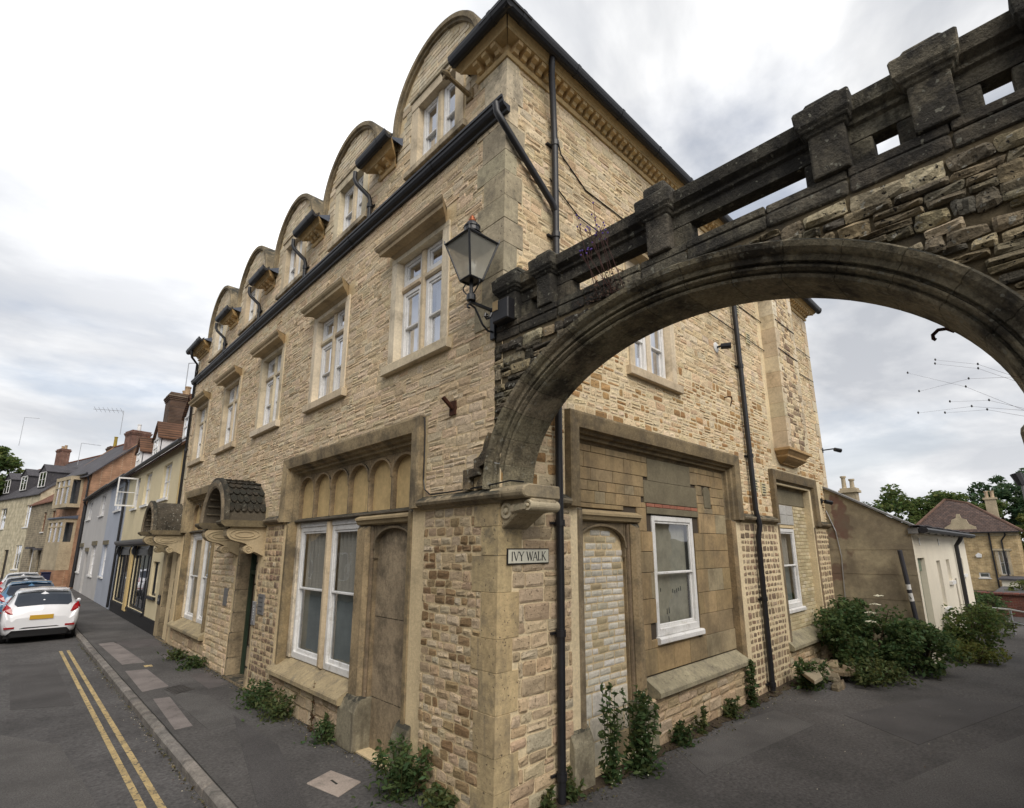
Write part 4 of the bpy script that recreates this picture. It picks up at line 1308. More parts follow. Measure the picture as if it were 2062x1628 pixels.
while v < 3.41:
    u = 7.98-(0.115 if row % 2 else 0)
    while u < 10.18:
        c = clip((max(u, 7.981), min(u+0.228, 10.178), v, min(v+0.078, 3.415)), [wB, (8.0, 9.32, 2.9, 3.42)], 0.04, 0.03)
        if c and c[1]-c[0] > 0.04:
            q = MB(TR)
            q.bbox(c[0]+0.005, c[1]-0.005, c[2]+0.005, c[3]-0.005, -0.2, -0.138+r.uniform(0, 0.004), 0.004, 0, vary(pick(r, CB), r, 0.07, 0.02))
            q.build('brick', M_WBR, bayB)
            cnt += 1
        u += 0.228
    v += 0.078
    row += 1
sash(bayB, TR, 8.12, 9.26, 1.27, 2.90, -0.145, 2.13, M_CURT, 0.07, M_GLASSD, fw=0.07)
slope_sill(bayB, TR, 8.08, 9.30, 1.17, 1.27, -0.25, -0.09, name='window_sill', m=M_WHITE)
slope_sill(bayB, TR, 7.75, 10.4, 0.54, 0.82, -0.2, 0.10, [(lin(158, 150, 126), 1)], m=M_QUOIN)

# chimney breast corbelled out of the lane wall
q = MB(TR)
q.prism([(8.20, 4.56), (9.54, 4.56), (9.54, 8.44), (8.20, 8.44)], 0.0, 0.28)
cb = q.build('chimney_breast', M_MORTAR_R, BLD)
v = 4.56
i = 0
while v < 8.4:
    h = r.uniform(0.28, 0.36)
    for s in (0, 1):
        w_ = 0.26 if (i+s) % 2 else 0.15
        q = MB(TR)
        x0, x1 = (8.195, 8.20+w_) if s == 0 else (9.545-w_, 9.545)
        q.bbox(x0-0.004, x1+0.004, v+0.003, min(v+h, 8.43)-0.003, 0.0, 0.293, 0.006, 0, vary(pick(r, ASH), r, 0.08, 0.03))
        q.build('quoin', M_ASH, cb)
    v += h
    i += 1
q = MB(TR)
for (dv, e) in ((0.0, 0.02), (0.06, 0.0), (0.10, -0.07), (0.155, -0.055), (0.20, -0.13), (0.26, -0.22)):
    pass
rows = []
for v_, e in ((4.56, 0.0), (4.56, 0.03), (4.51, 0.03), (4.48, -0.01), (4.42, -0.06), (4.41, -0.045), (4.38, -0.05), (4.33, -0.11), (4.27, -0.20), (4.25, -0.21), (4.25, -0.4)):
    d_ = max(0.28+e, -0.02)
    rows.append([(8.20-e, v_, -0.01), (8.20-e, v_, d_), (9.54+e, v_, d_), (9.54+e, v_, -0.01)])
q.strip(rows, 0, lin(181, 150, 107))
q.build('corbel', M_ASH, cb)

# ------------------------------------------------ front doors with shell hoods
def hood(c, scales, dark):
    # weather-blackened shell hood on scroll consoles
    h = MB(TL)
    h.add([(c-0.86, 2.93, 0.006), (c+0.86, 2.93, 0.006), (c+0.86, 3.06, 0.006), (c-0.86, 3.06, 0.006)], [(0, 1, 2, 3)], 0, lin(110, 98, 74))
    o = h.build('door_hood', M_ASHD, BLD)
    col = lin(182, 166, 134)
    for s in (-1, 1):
        a, b_ = sorted((c+s*0.60, c+s*0.93))
        h = MB(TL)
        h.run([(2.925, -0.02), (2.925, 0.74), (2.95, 0.76), (2.975, 0.80), (3.01, 0.815), (3.035, 0.80), (3.045, 0.76), (3.045, -0.02)], a, b_, 0, lin(118, 106, 82)) or h.build('impost', M_ASHD, o) if True else h.run([], a, b_, 0, lin(132, 121, 99))
    for s in (-1, 1):
        q = MB(TL)
        a, b_ = sorted((c+s*0.62, c+s*0.86))
        P = [(2.924, -0.02), (2.924, 0.60), (2.88, 0.66), (2.82, 0.68), (2.76, 0.665), (2.70, 0.61), (2.665, 0.52), (2.645, 0.42), (2.62, 0.34), (2.585, 0.29), (2.58, 0.33), (2.54, 0.36),
             (2.49, 0.36), (2.45, 0.33), (2.43, 0.27), (2.44, 0.21), (2.47, 0.17), (2.44, 0.10), (2.40, 0.03), (2.38, -0.02)]
        q.run(P, a, b_, 0, vary(col, r, 0.05, 0.02))
        for x in (a-0.004, b_+0.004):
            for (cv, cd_, ru, rv) in ((2.79, 0.36, 0.26, 0.095), (2.79, 0.36, 0.17, 0.05), (2.505, 0.27, 0.07, 0.065), (2.505, 0.27, 0.03, 0.03)):
                q.tube([(x, cv+rv*math.sin(2*PI*k/18), cd_+ru*math.cos(2*PI*k/18)) for k in range(19)], 0.011, 5, 0, vary(col, r, 0.05, 0.02), cap=False)
        q.build('console', M_ASH, o, smooth=False)
    # vault shell
    ro, hi, ri, hin = 0.80, 0.82, 0.62, 0.66
    N_ = 22
    L0, L1 = 0.0, 0.74
    q = MB(TL)
    def arc(rr, hh, d, off=0.0): return [(c+(rr+off)*math.cos(PI*k/N_), 3.045+(hh+off)*math.sin(PI*k/N_), d) for k in range(N_+1)]
    q.strip([arc(ro, hi, L1), arc(ro, hi, L0-0.02)], 0, lin(92, 85, 73))
    q.strip([arc(ri, hin, L1), arc(ri, hin, L0)], 0, lin(101, 92, 79))
    q.strip([arc(ri, hin, L1), arc(ri+0.04, hin+0.04, L1+0.02), arc(ro-0.06, hi-0.05, L1+0.03), arc(ro, hi, L1)], 0, lin(140, 126, 104))
    q.build('vault', M_ARCHR if dark else M_ASHD, o)
    q = MB(TL)
    q.strip([arc(ro+0.0, hi, L1-0.0, 0.0), arc(ro, hi, L1+0.0, 0.045), arc(ro, hi, L1-0.08, 0.05), arc(ro, hi, L1-0.09, 0.0)], 0, lin(101, 94, 81))
    q.build('archivolt', M_ARCH, o)
    q = MB(TL)
    for k in range(1, 12):
        a_ = PI*k/12
        p0 = (c+(ri-0.0)*math.cos(a_), 3.045+hin*math.sin(a_))
        q.tube([(p0[0], p0[1], 0.02), (p0[0], p0[1], 0.70)], 0.028, 6, 0, lin(111, 101, 84))
    q.build('vault_rib', M_ASHD, o)
    q = MB(TL)
    q.add([(c+ri*1.02, 3.0, 0.012)]+[(p[0], p[1], 0.012) for p in arc(ri*1.02, hin*1.02, 0.0)]+[(c-ri*1.02, 3.0, 0.012)], [tuple(range(N_+3))], 0, lin(123, 112, 90))
    q.build('tympanum', M_ASHD, o)
    if scales:
        # fish-scale slates on the street-corner side and over the crown
        for row in range(13):
            a_ = PI*(0.93-row*0.068)
            a_ = PI-a_
            for k in range(6):
                dd = 0.06+k*0.115+(0.057 if row % 2 else 0)
                if dd > 0.64: continue
                q = MB(TL)
                w_ = 0.056
                top = a_+0.20
                bot = a_-0.02
                def P_(t, x, off):
                    an = bot+(top-bot)*t
                    return (c+(-(ro+off))*math.cos(an), 3.045+(hi+off)*math.sin(an), dd+x*w_)
                pts = [P_(0.0, 0, 0.040), P_(0.10, 0.6, 0.038), P_(0.35, 0.98, 0.034), P_(1, 0.98, 0.008), P_(1, -0.98, 0.008), P_(0.35, -0.98, 0.034), P_(0.10, -0.6, 0.038)]
                low = [P_(0.0, 0, 0.012), P_(0.10, 0.6, 0.012), P_(0.35, 0.98, 0.010), P_(1, 0.98, 0.0), P_(1, -0.98, 0.0), P_(0.35, -0.98, 0.010), P_(0.10, -0.6, 0.012)]
                q.add(pts+low, [tuple(range(7))]+[(i, 7+i, 7+(i+1) % 7, (i+1) % 7) for i in range(7)], 0, vary(lin(70, 63, 52), r, 0.3, 0.05))
                q.build('scale', M_ARCH, o)
    return o
hood(7.48, True, False)
hood(14.12, False, True)
def doorway(u0, u1, dv, T=TL, far=False):
    q = MB(T)
    c = lin(159, 142, 115)
    for a, b_ in ((u0, u0+0.09), (u1-0.09, u1)):
        v = 0.0
        while v < 2.72:
            h = min(r.uniform(0.34, 0.5), 2.74-v)
            q.bbox(a-0.01, b_+0.01, v+0.003, v+h-0.003, -0.45, 0.02 if v < 0.5 else 0.0, 0.02, 0, vary(c, r, 0.08, 0.03))
            v += h
    q.bbox(u0+0.1, u1-0.1, 2.50, 2.9, -0.45, 0.0, 0.02, 0, vary(c, r, 0.08, 0.03))
    o = q.build('doorway', M_ASHD, BLD)
    q = MB(T)
    q.box(u0+0.1, u0+0.17, 0.02, 2.5, -0.36, -0.24)
    q.box(u1-0.17, u1-0.1, 0.02, 2.5, -0.36, -0.24)
    q.box(u0+0.17, u1-0.17, 2.0, 2.08, -0.36, -0.24)
    q.box(u0+0.17, u1-0.17, 2.42, 2.5, -0.36, -0.24)
    q.build('door_frame', M_GREEN, o)
    q = MB(T)
    q.box(u0+0.17, u1-0.17, 0.03, 2.0, -0.36, -0.30)
    for i in range(2):
        for j in range(3):
            x0 = u0+0.26+i*(u1-u0-0.42)/2
            q.bbox(x0, x0+(u1-u0-0.62)/2, 0.18+j*0.6, 0.66+j*0.6, -0.30, -0.285, 0.012)
    q.build('door', M_DARKW, o)
    q = MB(T)
    q.add([(u0+0.17, 2.08, -0.3), (u1-0.17, 2.08, -0.3), (u1-0.17, 2.42, -0.3), (u0+0.17, 2.42, -0.3)], [(0, 1, 2, 3)])
    q.build('fanlight', M_GLASSD, o)
    q = MB(T)
    q.box(u0-0.02, u1+0.02, -0.02, 0.045, -0.5, 0.05, 0, c)
    q.build('door_step', M_ASHD, o)
    return o
doorway(6.85, 8.12, 0)
q = MB(TL)
q.box(14.153, 15.32, 0.0, 3.0, -0.5, -0.42)
q.build('far_door_back', M_MORTAR, BLD)
doorway(13.55, 14.82, 0)
q = MB(TL)
q.bbox(14.83, 15.3, 0, 2.92, -0.5, 0.02, 0.02, 0, lin(175, 157, 125))
q.build('door_post', M_ASH, BLD)

# ------------------------------------------------ the arch over the lane
ARC = thing('stone_archway', 'dark weathered stone arch with a pierced parapet spanning the lane from the building corner', 'archway', (0.2, -2.05, 0))
def inner(t): return (-2.05+1.93*math.cos(t), 3.1+1.36*math.sin(t))
def outer(t):
    u = -2.05+2.14*math.cos(t)
    pass
    return (min(max(u, -4.55), 0.42), 3.1+1.59*math.sin(t))
RING = [(0.0, -0.45), (0.0, -0.085), (0.05, -0.045), (0.14, -0.03), (0.15, -0.055), (0.22, -0.06), (0.24, -0.03), (0.30, 0.0), (0.36, 0.005), (0.40, -0.02), (0.46, -0.025), (0.475, 0.015), (0.60, 0.02), (0.66, 0.02), (0.68, 0.05), (0.78, 0.085), (0.93, 0.10), (1.0, 0.08), (1.0, -0.02)]
ra = random.Random(4)
NV = 17
ARP = [(lin(146, 138, 118), 3), (lin(124, 117, 102), 3), (lin(166, 157, 134), 1.5), (lin(108, 103, 92), 2)]
for k in range(NV):
    t0, t1 = PI*k/NV, PI*(k+1)/NV
    q = MB(TL)
    rows = []
    for i in range(5):
        t = t0+0.0012+(t1-t0-0.0024)*i/4
        a, b_ = inner(t), outer(t)
        off = 0
        rows.append([(a[0]*(1-s)+b_[0]*s, a[1]*(1-s)+b_[1]*s, d+(off if 0 < s < 1 else 0)) for s, d in RING]+[(b_[0], b_[1], -0.45)])
    c = vary(lin(156, 146, 122), ra, 0.10, 0.03) if True else vary(lin(111, 103, 87), ra, 0.10, 0.03)
    if k < 2: c = vary(lin(156, 146, 122), ra, 0.10, 0.03) if True else vary(lin(156, 142, 115), ra, 0.05, 0.02)
    n = len(rows[0])
    q.strip(rows, 0, c, close=True)
    q.add(rows[0]+rows[-1], [tuple(range(n)), tuple(range(2*n-1, n-1, -1))], 0, c)
    q.build('voussoir', M_ARCH, ARC)
q = MB(TL)   # core behind the facing
N_ = 60
us = [0.35-(5.0)*k/N_ for k in range(N_+1)]
def topring(u):
    x = (u+2.05)/2.10
    if abs(x) >= 1: return 3.1
    return 3.1+1.57*math.sqrt(1-x*x)-0.01
for k in range(N_):
    a, b_ = us[k+1], us[k]
    if b_ > 0.02: continue
    for d, fl in ((-0.01, 0), (-0.44, 1)):
        p = [(a, topring(a), d), (b_, topring(b_), d), (b_, 4.83, d), (a, 4.83, d)]
        q.add(p if not fl else p[::-1], [(0, 1, 2, 3)])
q.box(-6.5, -4.19, 0, 4.83, -0.44, -0.01)
q.add([(0.0, 4.83, -0.01), (-6.5, 4.83, -0.01), (-6.5, 4.83, -0.44), (0.0, 4.83, -0.44)], [(0, 1, 2, 3)])
q.build('core', mat('arch mortar', lin(112, 100, 78), 0.95, n1=(1.5, 0.35), n2=(20, 0.35), bump=0.7, bscale=50, grime=(1.8, 0.55, (0.04, 0.036, 0.03), 0.8)), ARC)
MA = Masonry()
ARS = [(lin(182, 166, 134), 3), (lin(160, 146, 118), 2.5), (lin(136, 126, 106), 2), (lin(196, 182, 152), 2), (lin(112, 106, 94), 1)]
ARS_ = [(lin(155, 136, 104), 3), (lin(131, 114, 88), 2.5), (lin(102, 92, 74), 2), (lin(175, 158, 126), 1.5), (lin(85, 78, 66), 1.5)]
for qd0 in courses(ra, -4.9, 0.0, 3.12, 4.70, (0.045, 0.115), (0.07, 0.27), [], 0.008, 0.35):
    tr_ = lambda q_: max(topring(q_[0]), topring(q_[1]), topring((q_[0]+q_[1])/2))
    parts_ = [qd0]
    if qd0[2] < tr_(qd0)+0.02 and qd0[3] > min(topring(qd0[0]), topring(qd0[1])) and qd0[1]-qd0[0] > 0.16:
        n_ = int((qd0[1]-qd0[0])/0.09)
        w_ = (qd0[1]-qd0[0])/n_
        parts_ = [(qd0[0]+i_*w_+0.003, qd0[0]+(i_+1)*w_-0.003, qd0[2], qd0[3]) for i_ in range(n_)]
    for qd in parts_:
        v0 = max(qd[2], tr_(qd)+0.012)
        if qd[3]-v0 < 0.03 or qd[1]-qd[0] < 0.04: continue
        right = qd[0] < -2.6
        c = vary(pick(ra, ARS), ra, 0.16, 0.05)
        if qd[0] > -3.1 and ra.random() < 0.55+0.5*(qd[3]-4.4): c = vary(pick(ra, [(lin(104, 97, 82), 2), (lin(84, 78, 68), 2), (lin(128, 118, 96), 1)]), ra, 0.15, 0.04)
        MA.add(TL, (qd[0], qd[1], v0, qd[3]), stone_geo(ra, qd[0], qd[1], v0, qd[3], 0.014+ra.uniform(0, 0.014), 0.016 if right else 0.012, 0.014, 5), c)
MA.emit('stone', 'rubble_stone', [M_ARCHR], ARC, 300)
u = -0.02
while u > -4.9:
    l = ra.uniform(0.28, 0.6)
    q = MB(TL)
    g = stone_geo(ra, u-l+0.004, u-0.004, 4.705, 4.815, 0.012, 0.004, 0.006, 5)
    c = vary(pick(ra, ARP), ra, 0.2, 0.03)
    q.add(g[0], g[1], 0, c)
    q.box(u-l+0.004, u-0.004, 4.818, 4.885, -0.22, 0.005+ra.uniform(-0.01, 0.012), 0, vary(c, ra, 0.1, 0.02))
    q.build('course_block', M_PARA, ARC, bevel=0.008)
    u -= l
PIERS = [(-0.36, -0.10), (-0.865, -0.67), (-2.15, -1.945), (-3.42, -3.205), (-3.955, -3.75), (-4.5, -4.29)]
OPEN = [(-0.66, -0.50), (-1.90, -1.06), (-3.14, -2.30), (-3.665, -3.54), (-4.185, -4.06)]
bars = []
edge = -0.02
for a, b_ in OPEN+[(-9, -9)]:
    lo = max(b_, -4.9)
    bars.append((lo, edge))
    edge = a
for a, b_ in bars:
    q = MB(TL)
    q.bbox(a, b_, 4.886, 5.085, -0.19, -0.06, 0.008, 0, vary(pick(ra, ARP), ra, 0.12, 0.03))
    q.build('parapet_block', M_PARA, ARC, bevel=0.012)
ends = [0.0]+[(p[0]+p[1])/2 for p in PIERS]+[-4.9]
for i in range(len(ends)-1):
    b_, a = ends[i]-0.002, ends[i+1]+0.002
    q = MB(TL)
    c = vary(pick(ra, ARP), ra, 0.12, 0.03)
    q.run([(5.087, -0.19), (5.087, -0.06), (5.19, -0.06), (5.205, -0.035), (5.225, -0.03), (5.232, -0.045), (5.245, -0.04), (5.275, 0.005), (5.37, 0.02), (5.395, -0.01), (5.405, -0.12), (5.395, -0.24), (5.37, -0.27), (5.275, -0.255), (5.20, -0.19)], a, b_, 0, c)
    q.build('rail', M_PARA, ARC)
for i, (a, b_) in enumerate(PIERS):
    q = MB(TL)
    c = vary(pick(ra, ARP), ra, 0.12, 0.03)
    q.bbox(a, b_, 4.886, 5.22, -0.27, 0.035, 0.008, 0, c)
    o = q.build('pier', M_PARA, ARC, bevel=0.016)
    q = MB(TL)
    rows = []
    for v_, e in ((5.20, 0.0), (5.215, 0.018), (5.23, 0.018), (5.24, 0.038), (5.265, 0.042), (5.275, 0.055), (5.385, 0.062), (5.405, 0.055), (5.42, 0.0)):
        rows.append([(a-e, v_, 0.035+e), (b_+e, v_, 0.035+e), (b_+e, v_, -0.27-e), (a-e, v_, -0.27-e)])
    q.strip(rows, 0, vary(c, ra, 0.08, 0.02), close=True)
    q.add(rows[-1], [(0, 1, 2, 3)], 0, c)
    q.build('pier_cap', M_PARA, o, bevel=0.010)
    q = MB(TL)
    g = 0.02 if i else -0.03
    q.bbox(a-0.02+g, b_+0.02-g, 5.415, (5.52 if i == 2 else 5.465), -0.25, 0.05, 0.015, 0, vary(c, ra, 0.08, 0.02))
    q.build('cap_stone', M_PARA, o, bevel=0.022)
# springer, impost and the carved scroll at the corner
q = MB(TL)
q.prism([(0.02, 3.70), (0.02, 3.42), (0.10, 3.37), (0.17, 3.35), (0.17, 3.27), (0.33, 3.25), (0.33, 3.125), (0.43, 3.125), (0.43, 3.34), (0.25, 3.345), (0.25, 3.44), (0.17, 3.46), (0.105, 3.52), (0.085, 3.6)], -0.02, 0.075, 0, lin(126, 112, 89))
q.prism([(0.04, 3.40), (0.10, 3.34), (0.24, 3.20), (0.27, 3.125), (0.04, 3.125)], -0.02, 0.03, 0, lin(138, 124, 99))
q.build('label_stop', M_ARCH, ARC)
q = MB(TL)
q.run([(2.985, -0.46), (2.985, 0.03), (3.0, 0.065), (3.05, 0.085), (3.09, 0.07), (3.122, -0.01), (3.122, -0.46)], -0.50, 0.004, 0, lin(164, 150, 123))
q.build('impost', M_QUOIN, ARC, bevel=0.012)
q = MB(TL)
q.prism([(-0.02, 2.66), (-0.02, 2.983), (-0.50, 2.983), (-0.52, 2.90), (-0.46, 2.86), (-0.36, 2.87), (-0.24, 2.80), (-0.13, 2.73)][::-1], -0.40, -0.03, 0, lin(174, 160, 132))
sc = q.build('scroll_corbel', M_QUOIN, ARC, bevel=0.012)
q = MB(TL)
for (cu, cv, rr) in ((-0.16, 2.875, 0.085), (-0.465, 2.915, 0.055)):
    q.lathe((cu, cv, -0.03), [(rr, -0.4), (rr, 0.0), (rr*0.92, 0.02), (rr*0.6, 0.02), (rr*0.55, 0.005), (rr*0.35, 0.005), (rr*0.3, 0.03), (0.001, 0.035)], 18, 0, lin(190, 178, 151))
for k in range(5):
    x = -0.26-0.042*k
    q.lathe((x, 2.89+0.004*k, -0.03), [(0.055-0.003*k, -0.35), (0.055-0.003*k, 0.0), (0.03, 0.028), (0.001, 0.03)], 10, 0, vary(lin(180, 168, 141), ra, 0.1, 0.02))
for k in range(4):
    q.tube([(-0.06+0.012*k, 2.62+0.06*k, -0.02), (-0.02-0.02*k, 2.70+0.07*k, 0.005), (-0.0, 2.76+0.055*k, -0.01)], [0.02, 0.016, 0.006], 6, 0, lin(148, 136, 109))
q.build('volute', M_ASH, sc)
q = MB(TL)
q.tube([(-3.74, 3.80, -0.40), (-3.71, 3.80, -0.47), (-3.68, 3.83, -0.48), (-3.64, 3.835, -0.48), (-3.61, 3.81, -0.48), (-3.61, 3.785, -0.48), (-3.62, 3.775, -0.48)], 0.011, 6)
q.build('iron_hook', M_RUST, ARC)
q = MB(TL)
q.prism([(-4.02, 2.98), (-3.92, 3.0), (-3.9, 3.06), (-3.95, 3.12), (-4.2, 3.12), (-4.2, 2.98)], -0.44, 0.03, 0, lin(148, 138, 115))
q.build('impost', M_ASHD, ARC, bevel=0.015)
# ------------------------------------------------ things fixed to the building and the arch
def at(T, u, v, d): return T(u, v, d)
# street lantern on its bracket
lx = -0.345
lamp = thing('street_lantern', 'black six-barred gas style lantern with copper finial on a scrolled wall bracket', 'lantern', (0, 0, 4.75))
lamp['label'] = 'black glazed street lantern with copper finial on a scrolled wall bracket'
q = MB()
q.box(-0.045, 0.0, -0.035, 0.035, 4.75, 5.13)
q.build('wall_plate', M_BLACK, lamp, bevel=0.004)
q = MB()
q.box(lx-0.02, -0.04, -0.014, 0.014, 5.075, 5.105)
q.tube([(-0.03, 0, 4.84), (-0.10, 0, 4.83), (-0.18, 0, 4.88), (-0.24, 0, 4.97), (-0.29, 0, 5.04), (lx-0.02, 0, 5.06), (lx-0.05, 0, 5.04), (lx-0.045, 0, 5.015), (lx-0.02, 0, 5.015)], 0.012, 6)
q.tube([(-0.05, 0, 5.06), (-0.075, 0, 5.0), (-0.12, 0, 4.965), (-0.15, 0, 4.99), (-0.14, 0, 5.025), (-0.11, 0, 5.02), (-0.115, 0, 4.995)], [0.014, 0.013, 0.012, 0.012, 0.012, 0.014, 0.018], 6)
q.build('bracket', M_BLACK, lamp)
q = MB()
q.lathe((lx, 0, 5.10), [(0.035, 0), (0.05, 0.005), (0.05, 0.07), (0.04, 0.08), (0.022, 0.085), (0.02, 0.24), (0.03, 0.25)], 12)
for s in (-1, 1):
    q.tube([(lx, s*0.03, 5.17), (lx, s*0.09, 5.22), (lx, s*0.135, 5.27), (lx, s*0.14, 5.31), (lx, s*0.10, 5.335), (lx, s*0.06, 5.34)], 0.008, 5)
q.build('stem', M_BLACK, lamp)
zb, zt = 5.34, 5.78
wb, wtp = 0.085, 0.205
rot = 0.0
def lc(w, k, z):
    a = rot+PI/2*k+PI/4
    return (lx+w*math.sqrt(2)*math.cos(a), w*math.sqrt(2)*math.sin(a), z)
q = MB()
for k in range(4):
    q.tube([lc(wb, k, zb), lc(wtp, k, zt)], 0.012, 6)
    q.tube([lc(wb, k, zb), lc(wb, k+1, zb)], 0.014, 6)
    q.tube([lc(wtp, k, zt), lc(wtp, k+1, zt)], 0.014, 6)
    q.tube([lc(wtp*1.02, k, zt), lc(wtp*1.06, k, zt+0.05)], [0.012, 0.004], 6)
q.add([lc(wb, k, zb) for k in range(4)], [(0, 1, 2, 3)])
q.build('lantern_frame', M_BLACK, lamp)
for k in range(4):
    q = MB()
    q.add([lc(wb*0.98, k, zb), lc(wb*0.98, k+1, zb), lc(wtp*0.98, k+1, zt), lc(wtp*0.98, k, zt)], [(0, 1, 2, 3)])
    q.build('glass_pane', M_LAMPG, lamp)
q = MB()
q.strip([[lc(wtp, k, zt) for k in range(4)], [lc(0.085, k, zt+0.13) for k in range(4)]], close=True)
q.lathe((lx, 0, zt), [(0.11, 0.125), (0.09, 0.15), (0.088, 0.19), (0.095, 0.20), (0.095, 0.215), (0.07, 0.23), (0.06, 0.26), (0.045, 0.275)], 14)
q.build('lantern_top', M_BLACK, lamp)
q = MB()
q.lathe((lx, 0, zt+0.27), [(0.035, 0), (0.042, 0.02), (0.042, 0.035), (0.025, 0.05), (0.03, 0.06), (0.02, 0.08), (0.004, 0.10)], 12)
q.build('finial', M_COPPER, lamp, smooth=True)
q = MB()
q.lathe((lx, 0, zb+0.01), [(0.018, 0), (0.018, 0.05), (0.03, 0.09), (0.045, 0.14), (0.03, 0.20), (0.012, 0.22)], 10)
q.build('bulb', mat('frosted bulb', (0.7, 0.7, 0.66), 0.4, n1=None, n2=None, bump=0), lamp, smooth=True)

jb = thing('junction_box', 'black electrical box with a bare wooden back board beside the lantern bracket', 'electrical box', (-0.05, -0.2, 4.9))
q = MB(TL)
q.bbox(-0.36, -0.12, 4.86, 5.10, 0.04, 0.15, 0.01)
q.build('box', M_BLACKM, jb, bevel=0.006)
q = MB(TL)
q.bbox(-0.21, -0.13, 4.99, 5.10, 0.151, 0.156, 0.002)
q.build('faded_sticker', mat('faded sticker', lin(150, 130, 98), 0.9, n1=(9, 0.3), n2=None, bump=0), jb)
tag(jb, 'black electrical box with a faded tan sticker on the arch beside the lantern', 'electrical box')
q = MB(TL)
q.box(-0.32, -0.16, 4.90, 5.06, 0.03, 0.04)
q.build('back_board', M_BLACKM, jb)

st = thing('bracket_stub', 'rusty iron bracket stub on the street wall left of the arch springing', 'bracket', (0, 0.71, 4.1))
q = MB(TL)
q.box(0.655, 0.765, 4.03, 4.20, 0.0, 0.03)
q.build('plate', M_RUST, st)
q = MB(TL)
q.tube([(0.71, 4.11, 0.03), (0.71, 4.16, 0.09), (0.72, 4.22, 0.16)], 0.026, 8)
q.build('arm', M_RUST, st)
gy = thing('carved_spout', 'carved stone water spout sticking out by the corner dormer window', 'water spout', (0, 0.5, 8.4))
q = MB(TL)
q.tube([(0.50, 8.36, 0.0), (0.50, 8.39, 0.2), (0.50, 8.41, 0.36)], [0.034, 0.03, 0.028], 8, 0, lin(150, 130, 96))
q.bbox(0.43, 0.57, 8.28, 8.44, 0, 0.03, 0.01, 0, lin(150, 130, 96))
q.build('shaft', M_ASHD, gy)
q = MB(TL)
q.lathe((0.50, 8.41, 0.40), [(0.015, -0.06), (0.05, -0.03), (0.055, 0.02), (0.03, 0.07), (0.01, 0.08)], 9, 0, lin(140, 122, 90))
q.tube([(0.46, 8.44, 0.40), (0.43, 8.50, 0.38)], [0.02, 0.006], 6, 0, lin(140, 122, 90))
q.tube([(0.54, 8.44, 0.40), (0.57, 8.50, 0.38)], [0.02, 0.006], 6, 0, lin(140, 122, 90))
q.tube([(0.50, 8.37, 0.43), (0.50, 8.30, 0.45)], [0.022, 0.008], 6, 0, lin(140, 122, 90))
q.build('head', M_ASHD, gy)

# street name plate with its letters built as strokes
sg = thing('street_name_sign', 'white IVY WALK street name plate with black letters beside the black drainpipe', 'street sign', TR(0.12, 2.36, 0.03))
u0, u1, v0, v1 = 0.10, 0.735, 2.345, 2.505
dS = 0.032
q = MB(TR)
q.bbox(u0, u1, v0, v1, dS-0.012, dS, 0.004)
q.build('plate', M_BLACK, sg)
q = MB(TR)
q.bbox(u0+0.012, u1-0.012, v0+0.012, v1-0.012, dS, dS+0.002, 0.001)
q.build('face', mat('enamel white', lin(214, 212, 196), 0.4, n1=(6, 0.08), n2=(40, 0.06), bump=0.03, grime=(10, 0.66, (0.35, 0.3, 0.22), 0.6)), sg)
def letter(ch, x, w, y0, y1, d):
    T_, t_ = 0.0125, 0.0065
    q = MB(TR)
    def seg(a, b_, tk):
        p0, p1 = Vector((x+a[0]*w, y0+a[1]*(y1-y0), 0)), Vector((x+b_[0]*w, y0+b_[1]*(y1-y0), 0))
        n = (p1-p0).normalized()
        n = Vector((-n.y, n.x, 0))*tk/2
        q.prism([tuple(p0-n)[:2], tuple(p1-n)[:2], tuple(p1+n)[:2], tuple(p0+n)[:2]], d, d+0.0015)
    def serif(a):
        seg((a[0]-0.10/ max(w*12, 0.5), a[1]), (a[0]+0.10/max(w*12, 0.5), a[1]), t_)
    S = {'I': [((0.5, 0), (0.5, 1), T_)], 'V': [((0.05, 1), (0.5, 0), T_), ((0.95, 1), (0.5, 0), t_)],
         'Y': [((0.05, 1), (0.5, 0.48), T_), ((0.95, 1), (0.5, 0.48), t_), ((0.5, 0), (0.5, 0.5), T_)],
         'W': [((0.02, 1), (0.27, 0), T_), ((0.5, 1), (0.27, 0), t_), ((0.5, 1), (0.75, 0), T_), ((0.98, 1), (0.75, 0), t_)],
         'A': [((0.05, 0), (0.5, 1), t_), ((0.95, 0), (0.5, 1), T_), ((0.24, 0.36), (0.76, 0.36), t_)],
         'L': [((0.15, 0), (0.15, 1), T_), ((0.15, 0.03), (0.92, 0.03), t_), ((0.90, 0.0), (0.92, 0.22), t_)],
         'K': [((0.12, 0), (0.12, 1), T_), ((0.14, 0.42), (0.88, 1), t_), ((0.36, 0.56), (0.95, 0), T_)]}[ch]
    for s_ in S: seg(*s_)
    E_ = {'I': [(0.5, 0), (0.5, 1)], 'V': [(0.05, 1), (0.95, 1)], 'Y': [(0.05, 1), (0.95, 1), (0.5, 0)], 'W': [(0.02, 1), (0.98, 1)], 'A': [(0.05, 0), (0.95, 0)], 'L': [(0.15, 0), (0.15, 1)], 'K': [(0.12, 0), (0.12, 1), (0.88, 1), (0.95, 0)]}[ch]
    for e in E_: serif(e)
    q.build('letter', M_BLACK, sg)
x = u0+0.052
for ch, w, sp in (('I', 0.03, 0.012), ('V', 0.082, 0.008), ('Y', 0.08, 0.05), ('W', 0.105, 0.004), ('A', 0.082, 0.010), ('L', 0.058, 0.010), ('K', 0.072, 0)):
    w, sp = w*0.87, sp*0.87
    letter(ch, x, w, v0+0.036, v1-0.036, dS+0.002)
    x += w+sp

